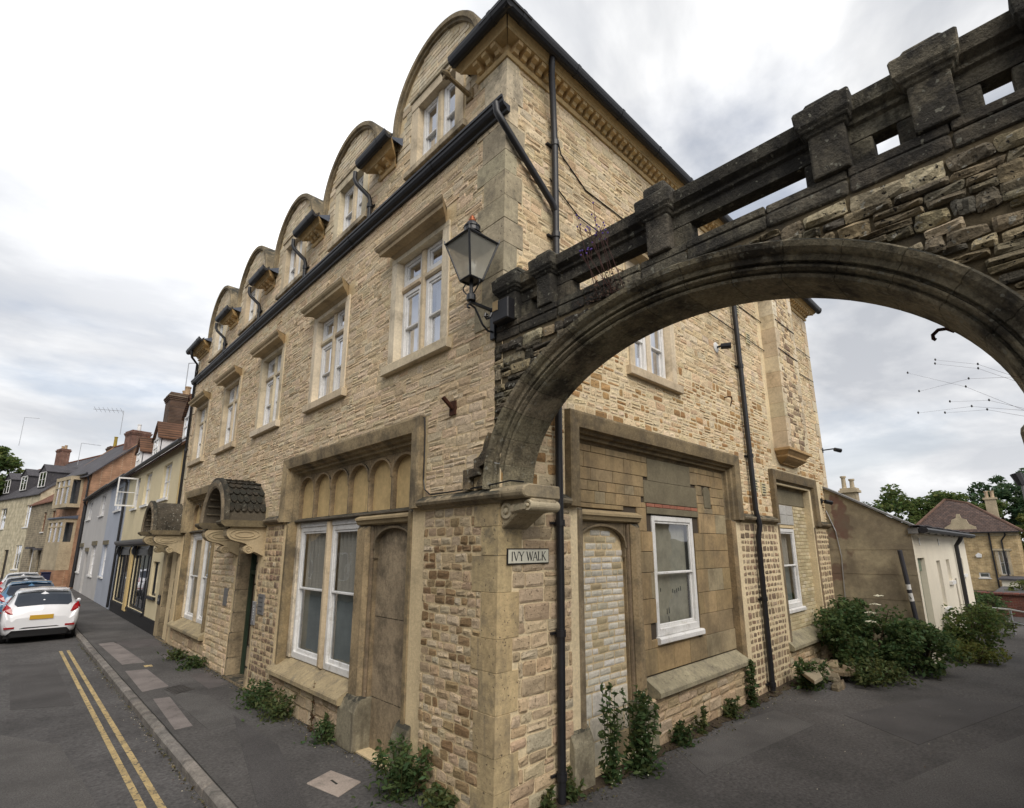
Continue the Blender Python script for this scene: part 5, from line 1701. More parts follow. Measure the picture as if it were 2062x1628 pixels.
def plaque(T, u, v, w, h, m, name, label_, cat, d=0.03, detail=None):
    t = thing(name, label_, cat, T(u, v, 0))
    q = MB(T)
    q.bbox(u-w/2, u+w/2, v-h/2, v+h/2, 0.0, d, 0.004)
    q.build('plate', m, t)
    if detail: detail(t, T, u, v, w, h, d)
    return t
M_STEEL = mat('brushed steel', (0.42, 0.43, 0.45), 0.4, n1=(4, 0.15), n2=(60, 0.15), bump=0.05, metal=0.7)
M_GREYP = mat('grey plate', lin(116, 115, 114), 0.5, n1=(5, 0.15), n2=None, bump=0.03)
def lines(n):
    def f(t, T, u, v, w, h, d):
        for i in range(n):
            q = MB(T)
            y = v+h*0.32-i*h*0.64/(n-1)
            q.box(u-w*0.32, u+w*(0.32-0.1*(i % 2)), y-0.008, y+0.008, d, d+0.002)
            q.build('line_of_print', M_BLACK, t)
    return f
def buttons(n):
    def f(t, T, u, v, w, h, d):
        for i in range(n):
            q = MB(T)
            y = v+h*0.3-i*h*0.7/n
            q.lathe((u-w*0.2, y, d-0.002), [(0.012, 0), (0.012, 0.008), (0.001, 0.010)], 8)
            q.build('call_button', M_WHITE, t)
    return f
plaque(TL, 6.42, 1.52, 0.30, 0.36, M_GREYP, 'notice_plate', 'grey metal notice plate on the wall right of the front door entry panel', 'notice', 0.03, lines(4))
plaque(TL, 8.60, 1.52, 0.24, 0.36, M_GREYP, 'notice_plate', 'grey metal plate on the wall beyond the front door, before the far bay window', 'notice', 0.03)
plaque(TL, 6.76, 1.34, 0.14, 0.42, M_STEEL, 'entry_panel', 'steel door entry panel with call buttons beside the front door', 'entry panel', 0.035, buttons(6))
np_ = plaque(TL, 15.05, 1.05, 0.30, 0.26, M_BLACK, 'house_number_plate', 'small black plate numbered 21A on the far door post', 'number plate', 0.05)
cu = bpy.data.curves.new('number', 'FONT')
cu.body = '21A'
cu.size = 0.13
cu.align_x = 'CENTER'
cu.align_y = 'CENTER'
to = bpy.data.objects.new('number', cu)
dg_ = bpy.context.evaluated_depsgraph_get()
COL.objects.link(to)
me = bpy.data.meshes.new_from_object(to)
bpy.data.objects.remove(to)
no = bpy.data.objects.new('number', me)
COL.objects.link(no)
me.materials.append(M_WHITE)
me.transform(Matrix(((0, 0, -1, -0.052), (-1, 0, 0, 15.05), (0, 1, 0, 1.05), (0, 0, 0, 1))))
setpar(no, np_)

fl = thing('flood_light', 'black spot lamp on a round white base high on the lane wall', 'wall light', TR(5.62, 6.11, 0))
q = MB(TR)
q.lathe((5.62, 6.11, 0.0), [(0.10, 0.0), (0.10, 0.02), (0.08, 0.03), (0.02, 0.035)], 14)
q.build('base', M_WHITE, fl)
q = MB(TR)
q.tube([(5.62, 6.11, 0.03), (5.64, 6.12, 0.10)], 0.02, 6)
q.tube([(5.63, 6.11, 0.10), (5.70, 6.10, 0.26)], [0.055, 0.06], 10)
q.build('lamp_head', M_BLACK, fl)
def small_cam(u, v, lab, arm=0.1):
    c = thing('security_camera', lab, 'camera', TR(u, v, 0))
    q = MB(TR)
    q.box(u-0.05, u+0.05, v-0.06, v+0.06, 0, 0.03)
    q.tube([(u, v, 0.03), (u+0.04, v+0.01, arm)], 0.016, 6)
    q.build('mount', M_BLACK, c)
    q = MB(TR)
    q.tube([(u-0.03, v-0.02, arm), (u+0.10, v-0.05, arm+0.10)], [0.05, 0.055], 8)
    q.build('housing', M_BLACK, c)
small_cam(11.05, 3.62, 'small black security camera right of the cream brick infilled window')
small_cam(11.72, 4.95, 'small black security camera on an arm at the far end of the lane wall', 0.3)
for i, (u, v, lab) in enumerate(((6.83, 3.68, 'pale slotted wall vent nearer the drainpipe of the pair by the dark label moulding'), (7.25, 3.64, 'pale slotted wall vent of the pair closest to the dark label moulding'), (7.28, 6.73, 'pale slotted wall vent high up between drainpipe and chimney breast'), (6.80, 7.25, 'pale slotted wall vent topmost beside the drainpipe'))):
    t = thing('wall_vent', lab, 'vent', TR(u, v, 0), 'slotted vents in the lane wall')
    q = MB(TR)
    q.bbox(u-0.10, u+0.10, v-0.12, v+0.12, 0, 0.03, 0.005)
    q.build('frame', mat('vent plastic', lin(196, 186, 150), 0.6, n1=(5, 0.1), n2=None, bump=0.05), t)
    for k in range(4):
        q = MB(TR)
        q.box(u-0.08, u+0.08, v-0.085+k*0.05, v-0.065+k*0.05, 0.03, 0.034)
        q.build('slat', MATS['worn cast iron'], t)
def wire(name, lab, T, pts, rad=0.009, m=None):
    q = MB(T)
    q.tube(pts, rad, 5)
    return tag(q.build(name, m or M_BLACK), lab, 'cable')
wire('wall_cable', 'thin black cable sagging along the upper lane wall under the eaves', TR, [(0.82, 7.9, 0.02), (0.95, 7.86, 0.02), (1.05, 7.6, 0.02), (1.6, 7.35, 0.015), (4.0, 7.33, 0.015), (8.2, 7.35, 0.02), (8.25, 7.35, 0.30), (9.5, 7.36, 0.30), (9.6, 7.36, 0.03), (REND, 7.4, 0.02)])
wire('wall_cable', 'thin black cable running level along the lane wall below the other cable', TR, [(0.8, 7.12, 0.02), (1.4, 6.86, 0.02), (3.5, 6.72, 0.04), (8.2, 6.7, 0.02), (8.25, 6.7, 0.30), (9.5, 6.7, 0.30), (9.6, 6.7, 0.03), (REND, 6.75, 0.02)])
wire('wall_cable', 'thin black wire looping down beside the label moulding on the street front', TL, [(1.35, 4.13, 0.06), (1.27, 4.10, 0.03), (1.25, 3.9, 0.03), (1.25, 3.32, 0.03), (1.22, 3.2, 0.03), (1.1, 3.13, 0.03), (0.7, 3.13, 0.04), (0.1, 3.14, 0.05), (-0.3, 3.16, 0.06), (-0.45, 3.135, 0.02)])
for i, (u, v, lab) in enumerate(((5.80, 5.2, 'small dark iron hook in the lane wall right of the lower window'), (3.9, 7.75, 'small dark iron hook in the lane wall under the eaves'))):
    q = MB(TR)
    q.tube([(u, v, 0.0), (u, v, 0.10), (u+0.06, v, 0.12), (u+0.08, v-0.06, 0.11), (u+0.07, v-0.16, 0.08)], 0.012, 5)
    tag(q.build('wall_hook', M_RUST), lab, 'hook')

# ------------------------------------------------ houses along the street
def frame(ox, oy, ang):
    ca, sa = math.cos(ang), math.sin(ang)
    def T(u, v, d): return (ox-sa*u-ca*d, oy+ca*u-sa*d, v)
    FLIP[T] = True
    return T
M_REVEAL = mat('shadow interior', (0.02, 0.02, 0.022), 0.6, n1=None, n2=None, bump=0)
def hwindow(par, T, u0, u1, v0, v1, nx=2, ny=2, fm=None, name='window', dep=0.10, fw=0.06, glass=None, sill=True, sm=None):
    q = MB(T)
    fm = fm or M_WHITE
    q.box(u0, u0+fw, v0, v1, -dep-0.04, -dep+0.02)
    q.box(u1-fw, u1, v0, v1, -dep-0.04, -dep+0.02)
    q.box(u0+fw, u1-fw, v1-fw, v1, -dep-0.04, -dep+0.02)
    q.box(u0+fw, u1-fw, v0, v0+fw, -dep-0.04, -dep+0.02)
    b_ = 0.022
    for i in range(1, nx):
        x = u0+(u1-u0)*i/nx
        q.box(x-b_, x+b_, v0+fw, v1-fw, -dep-0.03, -dep+0.01)
    for j in range(1, ny):
        y = v0+(v1-v0)*j/ny
        for i in range(nx):
            a, b2 = u0+(u1-u0)*i/nx+b_, u0+(u1-u0)*(i+1)/nx-b_
            q.box(max(a, u0+fw), min(b2, u1-fw), y-b_*0.8, y+b_*0.8, -dep-0.03, -dep+0.008)
    o = q.build(name, fm, par)
    g = MB(T)
    g.add([(u0+fw, v0+fw, -dep-0.01), (u1-fw, v0+fw, -dep-0.01), (u1-fw, v1-fw, -dep-0.01), (u0+fw, v1-fw, -dep-0.01)], [(0, 1, 2, 3)])
    g.build('pane', glass or M_GLASS, o)
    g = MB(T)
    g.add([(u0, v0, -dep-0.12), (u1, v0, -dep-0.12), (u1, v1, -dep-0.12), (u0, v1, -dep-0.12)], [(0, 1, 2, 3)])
    g.build('blind', M_CURTD, o)  # dark sheet: the dimness of the room behind is put into its colour
    if sill:
        g = MB(T)
        g.box(u0-0.08, u1+0.08, v0-0.09, v0-0.002, -dep-0.02, 0.07)
        g.build('sill', sm or fm, o)
    return o
def roof_pair(par, T, u0, u1, ve, run, vr, m, over=0.18, name='roof', back=True):
    """two slopes with an eave at ve and ridge at vr, run metres back"""
    q = MB(T)
    th = 0.09
    sl = (vr-ve)/run
    q.prism_ = None
    f = [(ve-over*sl, over), (vr, -run), (vr-0.0, -run-0.02), (ve, -2*run), (ve-th, -2*run), (vr-th-0.03, -run), (ve-over*sl-th, over)]
    q.run(f, u0, u1)
    o = q.build(name, m, par)
    g = MB(T)
    g.tube([(u0, vr+0.02, -run), (u1, vr+0.02, -run)], 0.09, 6)
    g.build('ridge_tiles', mat('ridge tile', lin(120, 74, 50), 0.9, n1=(3, 0.3), n2=(20, 0.3), bump=0.3), o)
    return o
def chimney(par, T, u, d, w, l, v0, v1, m, pots, pm=None):
    q = MB(T)
    q.box(u-w/2, u+w/2, v0, v1, d-l/2, d+l/2)
    for i in range(3):
        e = 0.03+0.03*i
        q.box(u-w/2-e, u+w/2+e, v1-0.28+i*0.075+0.001, v1-0.28+(i+1)*0.075, d-l/2-e, d+l/2+e)
    q.box(u-w/2-0.02, u+w/2+0.02, v1+0.0005, v1+0.08, d-l/2-0.02, d+l/2+0.02)
    o = q.build('chimney', m, par)
    for i, (du, h) in enumerate(pots):
        g = MB(T)
        b_ = T(u+du[0], v1+0.08, d+du[1])
        g2 = MB()
        g2.lathe(b_, [(0.15, 0), (0.13, 0.05), (0.115, h-0.08), (0.14, h-0.06), (0.14, h), (0.10, h)], 10)
        g2.build('chimney_pot', pm or mat('clay pot', lin(172, 146, 116), 0.9, n1=(4, 0.25), n2=(20, 0.2), bump=0.2), o)
    return o
def dormer(par, T, u, v, w, h, dep, wallm, roofm, d0=-0.05, pitch=0.55, nx=2):
    q = MB(T)
    v1 = v+h
    q.prism([(u-w/2, v), (u+w/2, v), (u+w/2, v1), (u, v1+w*pitch), (u-w/2, v1)], d0-0.06, d0)
    for s in (-1, 1):
        x = u+s*w/2
        q.add([(x, v, d0-0.03), (x, v1, d0-0.03), (x, v1, d0-dep), (x, v, d0-dep)], [(0, 1, 2, 3)])
    o = q.build('dormer', wallm, par)
    hw_ = MB(T)
    hwindow(o, lambda a, b_, c: T(a, b_, c+d0+0.12), u-w/2+0.08, u+w/2-0.08, v+0.08, v1-0.02, nx, 2, sill=False)
    g = MB(T)
    th = 0.06
    e = 0.10
    for s in (-1, 1):
        a = (u, v1+w*pitch+0.01)
        b_ = (u+s*(w/2+e), v1-e*pitch*1.6)
        q_ = [(a[0], a[1]), (b_[0], b_[1]), (b_[0], b_[1]+th), (a[0], a[1]+th)]
        if s < 0: q_.reverse()
        g.prism(q_[::-1], d0-dep, d0+0.10)
    g.build('dormer_roof', roofm, o)
    return o
FLIPX = FLIP
def house(name, lab, T, u0, u1, ve, wallm, holes, v0=0.0, depth=8.0, gable=None):
    t = thing(name, lab, 'house', T((u0+u1)/2, 0, 0))
    q = MB(T)
    wallcore(q, u0, u1, v0, ve, holes, 0.22)
    o = q.build('front_wall', wallm, t)
    q = MB(T)
    for u in (u0, u1):
        P = [(u, v0, -0.001), (u, ve, -0.001)]
        if gable: P += [(u, gable, -depth/2)]
        P += [(u, ve, -depth), (u, v0, -depth)]
        q.add(P, [tuple(range(len(P)))])
    q.add([(u0, v0, -depth), (u1, v0, -depth), (u1, ve, -depth), (u0, ve, -depth)], [(0, 1, 2, 3)])
    q.build('side_walls', wallm, t)
    return t
M_CREAM = mat('cream render', lin(222, 208, 172), 0.85, n1=(0.8, 0.1), n2=(20, 0.08), bump=0.2, bscale=60, streak=(4, 0.62, (0.42, 0.36, 0.25), 0.5))
M_YEDGE = mat('deep cream quoin paint', lin(210, 184, 130), 0.8, n1=(1, 0.1), n2=(20, 0.08), bump=0.1)
M_BLUE = mat('pale blue render', lin(172, 178, 190), 0.85, n1=(0.8, 0.1), n2=(20, 0.08), bump=0.2, streak=(4, 0.62, (0.25, 0.27, 0.33), 0.5))
M_GREYR = mat('pale grey render', lin(190, 188, 186), 0.85, n1=(0.8, 0.1), n2=(20, 0.08), bump=0.2, streak=(4, 0.62, (0.28, 0.27, 0.27), 0.5))
M_OBRICK = brickmat('orange brick', lin(172, 132, 104), lin(152, 116, 92), lin(176, 154, 130), 4.0, 0.9, 0.30, 'YZ')
M_OSTONE = mat('bay stone', lin(178, 164, 138), 0.9, n1=(1.5, 0.25), n2=(14, 0.25), bump=0.3, streak=(5, 0.6, (0.2, 0.17, 0.12), 0.5))
M_GSTONE = brickmat('grey coursed stone', lin(150, 138, 116), lin(126, 116, 98), lin(168, 156, 132), 2.6, 0.9, 0.42, 'YZ', 0.035)
M_BUFF = brickmat('buff ashlar front', lin(196, 186, 160), lin(182, 172, 146), lin(168, 158, 134), 1.6, 0.9, 0.45, 'YZ', 0.012, 0.3)
M_DBRICK = brickmat('dark chimney brick', lin(96, 74, 60), lin(78, 62, 54), lin(118, 106, 92), 5.0, 0.7, 0.34, 'YZ', 0.03)
M_RBRICK = brickmat('red chimney brick', lin(128, 94, 82), lin(112, 84, 74), lin(142, 124, 110), 5.0, 0.7, 0.34, 'YZ', 0.02)
M_BTILE = brickmat('brown clay tile', lin(110, 80, 60), lin(92, 68, 54), lin(52, 40, 34), 3.0, 0.6, 0.35, 'YZ', 0.03)
M_OTILE = brickmat('orange clay tile', lin(132, 92, 72), lin(112, 80, 66), lin(70, 46, 38), 3.0, 0.6, 0.35, 'YZ', 0.03)
M_WCLAD = mat('white weatherboard', (0.72, 0.72, 0.74), 0.6, n1=(2, 0.1), n2=(20, 0.1), bump=0.1)

# cream house with the black shopfront, joined to the stone building
YT = lambda u, v, d: TL(u, v, d-0.02)
FLIP[YT] = True
yw = [(16.2, 17.5, 4.22, 5.42), (19.6, 20.9, 4.22, 5.46), (22.0, 23.2, 4.22, 5.46)]
ys_ = [(17.5, 20.6, 0.45, 2.66), (21.3, 24.5, 0.45, 2.66), (15.95, 17.0, 1.06, 2.14)]
YH = house('cream_house', 'cream rendered house with a black shopfront and three white dormers beside the stone building', YT, 15.32, 24.8, 5.85, M_CREAM, yw+ys_, 0, 8, 9.4)
q = MB(YT)
q.add([(14.16, 3.0, 0), (15.32, 3.0, 0), (15.32, 5.85, 0), (14.16, 5.85, 0)], [(0, 1, 2, 3)])
q.build('overhanging_wall', M_CREAM, YH)
q = MB(YT)
q.bbox(14.30, 14.75, 3.02, 5.8, 0, 0.03, 0.005)
q.build('painted_strip', M_YEDGE, YH)
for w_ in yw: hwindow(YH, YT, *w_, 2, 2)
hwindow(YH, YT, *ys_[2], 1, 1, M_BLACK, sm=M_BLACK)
for a, b_, c_, d_ in ys_[:2]:
    sf = hwindow(YH, YT, a, b_, c_, d_, 4, 1, M_BLACK, 'shop_window', 0.06, 0.10, M_GLASSD, True, M_BLACK)
    q = MB(YT)
    q.box(a+0.1, b_-0.1, 2.32, 2.55, -0.05, -0.01)
    q.build('shop_panel', M_BLACK, sf)
    q = MB(YT)
    for s in (a-0.02, b_+0.02):
        q.run([(2.66, 0), (2.66, 0.10), (2.52, 0.14), (2.40, 0.12), (2.30, 0.04), (2.24, 0.0)], s-0.09, s+0.09)
    q.build('shop_console', M_BLACK, sf, kind='stuff')
q = MB(YT)
q.run([(2.68, 0), (2.68, 0.12), (2.74, 0.2), (2.82, 0.24), (2.88, 0.24), (2.93, 0.02), (2.93, 0)], 17.3, 24.7)
q.build('shop_cornice', M_BLACK, YH)
q = MB(YT)
q.box(15.33, 24.78, 0.0, 0.40, 0.0, 0.035)
q.build('painted_base', M_BLACK, YH)
q = MB(YT)
q.bbox(20.68, 21.22, 0.28, 2.62, 0.036, 0.09, 0.01)
q.build('pilaster', M_YEDGE, YH)
q = MB(YT)
for a_, b_ in ((17.3, 17.499), (20.601, 20.679), (21.221, 21.299), (24.501, 24.76)):
    q = MB(YT)
    q.box(a_, b_, 0.401, 2.70, 0.0, 0.03)
    q.build('shop_frame', M_BLACK, YH)
# open casement
oc = MB()
hwx = (-0.72, -0.06)
q = MB()
yc = 22.0
for (a, b_, c_, d_) in ((hwx[0], hwx[0]+0.05, 4.25, 5.42), (hwx[1]-0.05, hwx[1], 4.25, 5.42), (hwx[0]+0.05, hwx[1]-0.05, 4.25, 4.31), (hwx[0]+0.05, hwx[1]-0.05, 5.36, 5.42), (hwx[0]+0.05, hwx[1]-0.05, 4.80, 4.83)):
    q.box(a, b_, yc-0.02, yc+0.02, c_, d_)
co = q.build('open_casement', M_WHITE, YH)
q = MB()
q.add([(hwx[0]+0.05, yc, 4.31), (hwx[1]-0.05, yc, 4.31), (hwx[1]-0.05, yc, 5.36), (hwx[0]+0.05, yc, 5.36)], [(0, 1, 2, 3)])
q.build('pane', M_GLASSD, co)
yr = roof_pair(YH, YT, 14.16, 24.8, 5.9, 4.0, 9.3, M_BTILE)
q = MB(YT)
q.tube([(14.2, 5.80, 0.24), (24.8, 5.80, 0.24)], 0.07, 8)
q.build('gutter', M_BLACKM, YH)
for u in (15.1, 20.2, 24.1): dormer(YH, YT, u, 6.0, 1.15, 0.85, 1.6, M_WCLAD, M_BTILE, -0.10)
chimney(YH, YT, 24.3, -1.6, 1.1, 1.4, 6.6, 9.7, M_DBRICK, [((-0.25, 0), 0.45), ((0.25, 0), 0.35)])
# blue and grey cottages under one dark roof
BT = TL
bw = [(25.6, 27.6, 4.45, 5.55), ]
BH = house('blue_cottage', 'pale blue rendered cottage between the cream house and the grey cottage', BT, 24.82, 30.5, 5.9, M_BLUE, [(26.2, 28.2, 4.4, 5.5), (28.6, 30.0, 1.25, 2.75)], 0, 8, 9.2)
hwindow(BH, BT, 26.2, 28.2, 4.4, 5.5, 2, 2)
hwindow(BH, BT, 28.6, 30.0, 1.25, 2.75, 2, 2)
roof_pair(BH, BT, 24.8, 30.5, 5.95, 4.0, 8.6, M_SLATE)
q = MB(BT)
q.tube([(24.85, 5.85, 0.24), (30.5, 5.85, 0.24)], 0.07, 8)
q.tube([(24.9, 5.8, 0.22), (24.9, 5.5, 0.08), (24.9, 0.1, 0.08)], 0.05, 8)
q.build('gutter', M_BLACKM, BH)
q = MB(BT)
q.box(28.4, 30.2, 2.80, 3.0, 0, 0.05)
q.build('lintel', MATS['grey cement patch'], BH)
gwin = [(32.4, 34.4, 4.45, 5.6), (38.8, 41.4, 4.5, 5.7), (33.2, 35.0, 1.15, 2.75), (40.2, 42.0, 1.15, 2.7), (36.8, 38.2, 0.0, 2.4)]
GH = house('grey_cottage', 'pale grey rendered cottage next to the blue cottage', BT, 30.52, 42.4, 5.95, M_GREYR, gwin, 0, 8, 9.2)
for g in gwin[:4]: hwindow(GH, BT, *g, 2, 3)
for g in gwin[2:]:
    q = MB(BT)
    q.box(g[0]-0.2, g[1]+0.2, g[3]+0.05, g[3]+0.28, 0, 0.05)
    q.build('lintel', MATS['grey cement patch'], GH)
q = MB(BT)
q.box(36.8, 38.2, 0, 2.4, -0.2, -0.12)
q.build('door', M_BLACK, GH)
roof_pair(GH, BT, 30.5, 42.4, 6.0, 4.0, 8.6, M_SLATE)
q = MB(BT)
q.tube([(30.5, 5.9, 0.24), (42.4, 5.9, 0.24)], 0.07, 8)
q.tube([(42.3, 5.8, 0.22), (42.3, 5.5, 0.08), (42.3, 0.1, 0.08)], 0.06, 8)
q.build('gutter', M_BLACKM, GH)
# orange brick house with two storey stone bay
OT = frame(-0.02, 42.42, math.atan2(1.04, 5.1))
OH = house('orange_brick_house', 'tall orange brick house with stone mullioned bay windows', OT, 0.0, 6.4, 7.9, M_OBRICK, [], 0, 6, 11.0)
roof_pair(OH, OT, -0.2, 6.5, 7.95, 3.0, 10.9, M_SLATE, 0.3)
q = MB(OT)
q.tube([(0.1, 7.8, 0.28), (6.4, 7.8, 0.28)], 0.08, 8)
q.tube([(0.15, 7.7, 0.24), (0.15, 7.3, 0.09), (0.15, 0.1, 0.09)], 0.06, 8)
q.build('gutter', M_BLACKM, OH)
for vb, vt, top in ((1.2, 4.7, 'flat'), (5.5, 7.7, 'eaves')):
    q = MB(OT)
    u0b, u1b, db = 1.4, 4.6, 0.75
    wv0 = vb+ (1.9 if top == 'flat' else 0.25)
    for vv0, vv1 in ((vb-0.0, wv0), (vt-0.25, vt)):
        q.prism([(u0b, 0.0), (u1b, 0.0)], 0, 1) if False else q.box(u0b, u1b, vv0, vv1, 0.0, db)
    for x in (u0b, u0b+1.04, u0b+2.08, u1b-0.14): q.box(x, x+0.14, wv0+0.001, vt-0.251, db-0.14, db-0.002)
    q.box(u0b+0.002, u1b-0.002, (wv0+vt)/2+0.2, (wv0+vt)/2+0.3, db-0.12, db-0.02)
    for x in (u0b+0.003, u1b-0.123): q.box(x, x+0.12, wv0+0.002, vt-0.252, 0.0, 0.15)
    ob = q.build('bay_window', M_OSTONE, OH)
    g = MB(OT)
    g.add([(u0b+0.05, wv0, 0.0), (u0b+0.05, vt-0.2, 0.0), (u0b+0.05, vt-0.2, db-0.07), (u0b+0.05, wv0, db-0.07), (u1b-0.05, wv0, db-0.07), (u1b-0.05, vt-0.2, db-0.07)], [(0, 1, 2, 3), (3, 2, 5, 4)])
    g.build('pane', M_GLASSD, ob)
    g = MB(OT)
    g.box(u0b+0.2, u1b-0.2, wv0, vt-0.25, 0.01, 0.3)
    g.build('blind', M_CURTD, ob)  # dark block coloured as the dim interior of the bay
    if top == 'flat':
        g = MB(OT)
        g.run([(vt+0.001, 0), (vt+0.001, db+0.08), (vt+0.08, db+0.1), (vt+0.12, db+0.05), (vt+0.25, 0.0)], u0b-0.08, u1b+0.08)
        g.build('bay_roof', M_LEAD, ob)
        g = MB(OT)
        g.box(u0b+0.01, u1b-0.01, 0, vb-0.001, 0, db-0.01)
        g.build('bay_base', M_OBRICK, ob)
chimney(OH, OT, 0.7, -2.6, 1.35, 1.2, 9.0, 11.3, M_RBRICK, [((0.0, 0), 0.6)], M_WHITE)
# grey stone cottage
ST = frame(-1.08, 48.9, math.atan2(1.49, 9.8))
sw = [(1.2, 2.1, 4.0, 5.6), (4.0, 4.8, 4.0, 5.6), (1.0, 2.0, 1.0, 2.5), (3.4, 4.3, 0.0, 2.5), (6.0, 7.0, 0.0, 2.6)]
SH = house('grey_stone_cottage', 'low grey stone cottage with narrow windows beyond the orange brick house', ST, 0.0, 9.9, 6.5, M_GSTONE, sw, 0, 6, 8.8)
for g in sw[:3]: hwindow(SH, ST, *g, 1, 2, mat('brown frame', lin(110, 72, 52), 0.7, n1=None, n2=None, bump=0), sm=M_WHITE)
for g, m_ in zip(sw[3:], (M_BLACK, M_WHITE)):
    q = MB(ST)
    q.box(g[0], g[1], g[2], g[3], -0.2, -0.12)
    q.build('door', m_, SH)
    q = MB(ST)
    q.box(g[0]-0.25, g[1]+0.25, g[3]+0.06, g[3]+0.22, 0, 0.35)
    q.build('door_canopy', M_SLATE, SH)
roof_pair(SH, ST, 0, 9.9, 6.55, 3.0, 8.9, M_OTILE)
chimney(SH, ST, 1.0, -3.0, 0.9, 0.8, 8.3, 11.0, M_DBRICK, [((0.0, 0), 0.9)], mat('mossy pot', lin(150, 130, 60), 0.9, n1=(4, 0.3), n2=None, bump=0.2))
# long cream stone terrace at the bend
CT = frame(-2.14, 58.3, math.atan2(2.72, 11.2))
cw = [(1.2, 3.0, 4.6, 6.6), (8.5, 10.3, 4.6, 6.6), (15, 17, 4.6, 6.6), (2.2, 3.8, 0.9, 3.0), (9.5, 11.5, 0.9, 3.0), (5.6, 6.8, 0.0, 2.6)]
CH = house('buff_stone_house', 'buff stone house with three slated dormers where the street bends', CT, 0, 24, 7.6, M_BUFF, cw, 0, 9, 11.6)
for g in cw[:5]: hwindow(CH, CT, *g, 2, 3)
q = MB(CT)
q.box(5.6, 6.8, 0, 2.6, -0.2, -0.12)
q.build('door', M_DARKW, CH)
roof_pair(CH, CT, -0.1, 24, 7.65, 4.5, 11.8, M_SLATE)
for u in (2.2, 7.2, 12.2, 18): dormer(CH, CT, u, 8.2, 1.9, 1.5, 2.6, M_SLATE, M_SLATE, -0.5, 0.35)
chimney(CH, CT, 10.5, -4.0, 1.4, 0.8, 10.8, 13.2, M_RBRICK, [((-0.5, 0), 0.4), ((0.4, 0), 0.4)])
def aerial(x, y, z0, z1, lab, boom, fins, rot_=0.0, tilt=0.0):
    t = thing('tv_aerial', lab, 'aerial', (x, y, z0))
    q = MB()
    q.tube([(x, y, z0), (x, y, z1)], 0.022, 5)
    q.build('mast', M_STEEL, t)
    q = MB()
    ca, sa = math.cos(rot_), math.sin(rot_)
    q.tube([(x, y, z1), (x+ca*boom, y+sa*boom, z1+tilt)], 0.018, 5)
    for i in range(fins):
        f = (i+0.5)/fins
        p = (x+ca*boom*f, y+sa*boom*f, z1+tilt*f)
        q.tube([(p[0]-sa*0.3, p[1]+ca*0.3, p[2]+0.12), (p[0]+sa*0.3, p[1]-ca*0.3, p[2]-0.12)], 0.010, 4)
    q.build('boom', M_STEEL, t)
aerial(1.2, 42.9, 10.9, 12.7, 'spidery television aerial on the red chimney of the orange brick house', 1.9, 7, 2.7)
aerial(0.2, 62.0, 10.8, 13.0, 'small television aerial on the roof nearest the bend', 1.6, 4, 0.2)
aerial(-4.3, 68.0, 13.0, 16.0, 'tall bare aerial mast on the buff stone house chimney', 1.2, 0, -0.3)
aerial(1.6, 24.6, 9.6, 11.6, 'bent aerial mast on the dark chimney behind the stone building', 0.9, 0, -0.8)

# ------------------------------------------------ parked cars
M_CARW = mat('white car paint', (0.78, 0.79, 0.82), 0.25, n1=(1, 0.03), n2=None, bump=0, spec=0.5, coat=0.8)
M_CARB = mat('blue car paint', lin(74, 116, 150), 0.28, n1=(1, 0.03), n2=None, bump=0, spec=0.5, coat=0.8)
M_CARS = mat('silver car paint', (0.5, 0.51, 0.53), 0.3, n1=None, n2=None, bump=0, metal=0.4, coat=0.8)
M_CARG = glassmat('car glass', 0.10, (0.12, 0.14, 0.15))
M_TYRE = mat('tyre rubber', (0.015, 0.015, 0.016), 0.8, n1=None, n2=None, bump=0)
M_REDL = mat('red lamp lens', lin(150, 14, 20), 0.2, n1=None, n2=None, bump=0, spec=0.6, coat=0.6)
M_AMB = mat('dark clear lens', lin(84, 40, 34), 0.2, n1=None, n2=None, bump=0, spec=0.6)
M_PLATE = mat('yellow number plate', lin(196, 156, 54), 0.5, n1=None, n2=None, bump=0)
M_TRIM = mat('black car trim', (0.012, 0.012, 0.013), 0.6, n1=None, n2=None, bump=0)
# stations: x from the rear, half width at sill, belt and roof, heights of sill, belt, roof
ST_ = [(0.00, 0.66, 0.74, 0.60, 0.38, 0.66, 0.72), (0.05, 0.74, 0.80, 0.66, 0.30, 0.80, 0.88), (0.10, 0.77, 0.83, 0.66, 0.26, 0.90, 1.00), (0.24, 0.80, 0.85, 0.64, 0.22, 0.94, 1.16), (0.42, 0.81, 0.86, 0.61, 0.20, 0.94, 1.33),
       (0.58, 0.82, 0.86, 0.60, 0.20, 0.94, 1.425), (1.0, 0.82, 0.86, 0.60, 0.20, 0.93, 1.47), (1.7, 0.82, 0.86, 0.60, 0.20, 0.91, 1.475), (2.3, 0.82, 0.86, 0.58, 0.20, 0.90, 1.41), (2.8, 0.82, 0.86, 0.60, 0.20, 0.89, 1.12), (3.1, 0.81, 0.85, 0.66, 0.20, 0.86, 0.95),
       (3.6, 0.79, 0.82, 0.62, 0.22, 0.76, 0.84), (3.85, 0.72, 0.74, 0.56, 0.26, 0.62, 0.70), (3.95, 0.60, 0.62, 0.5, 0.34, 0.5, 0.56)]
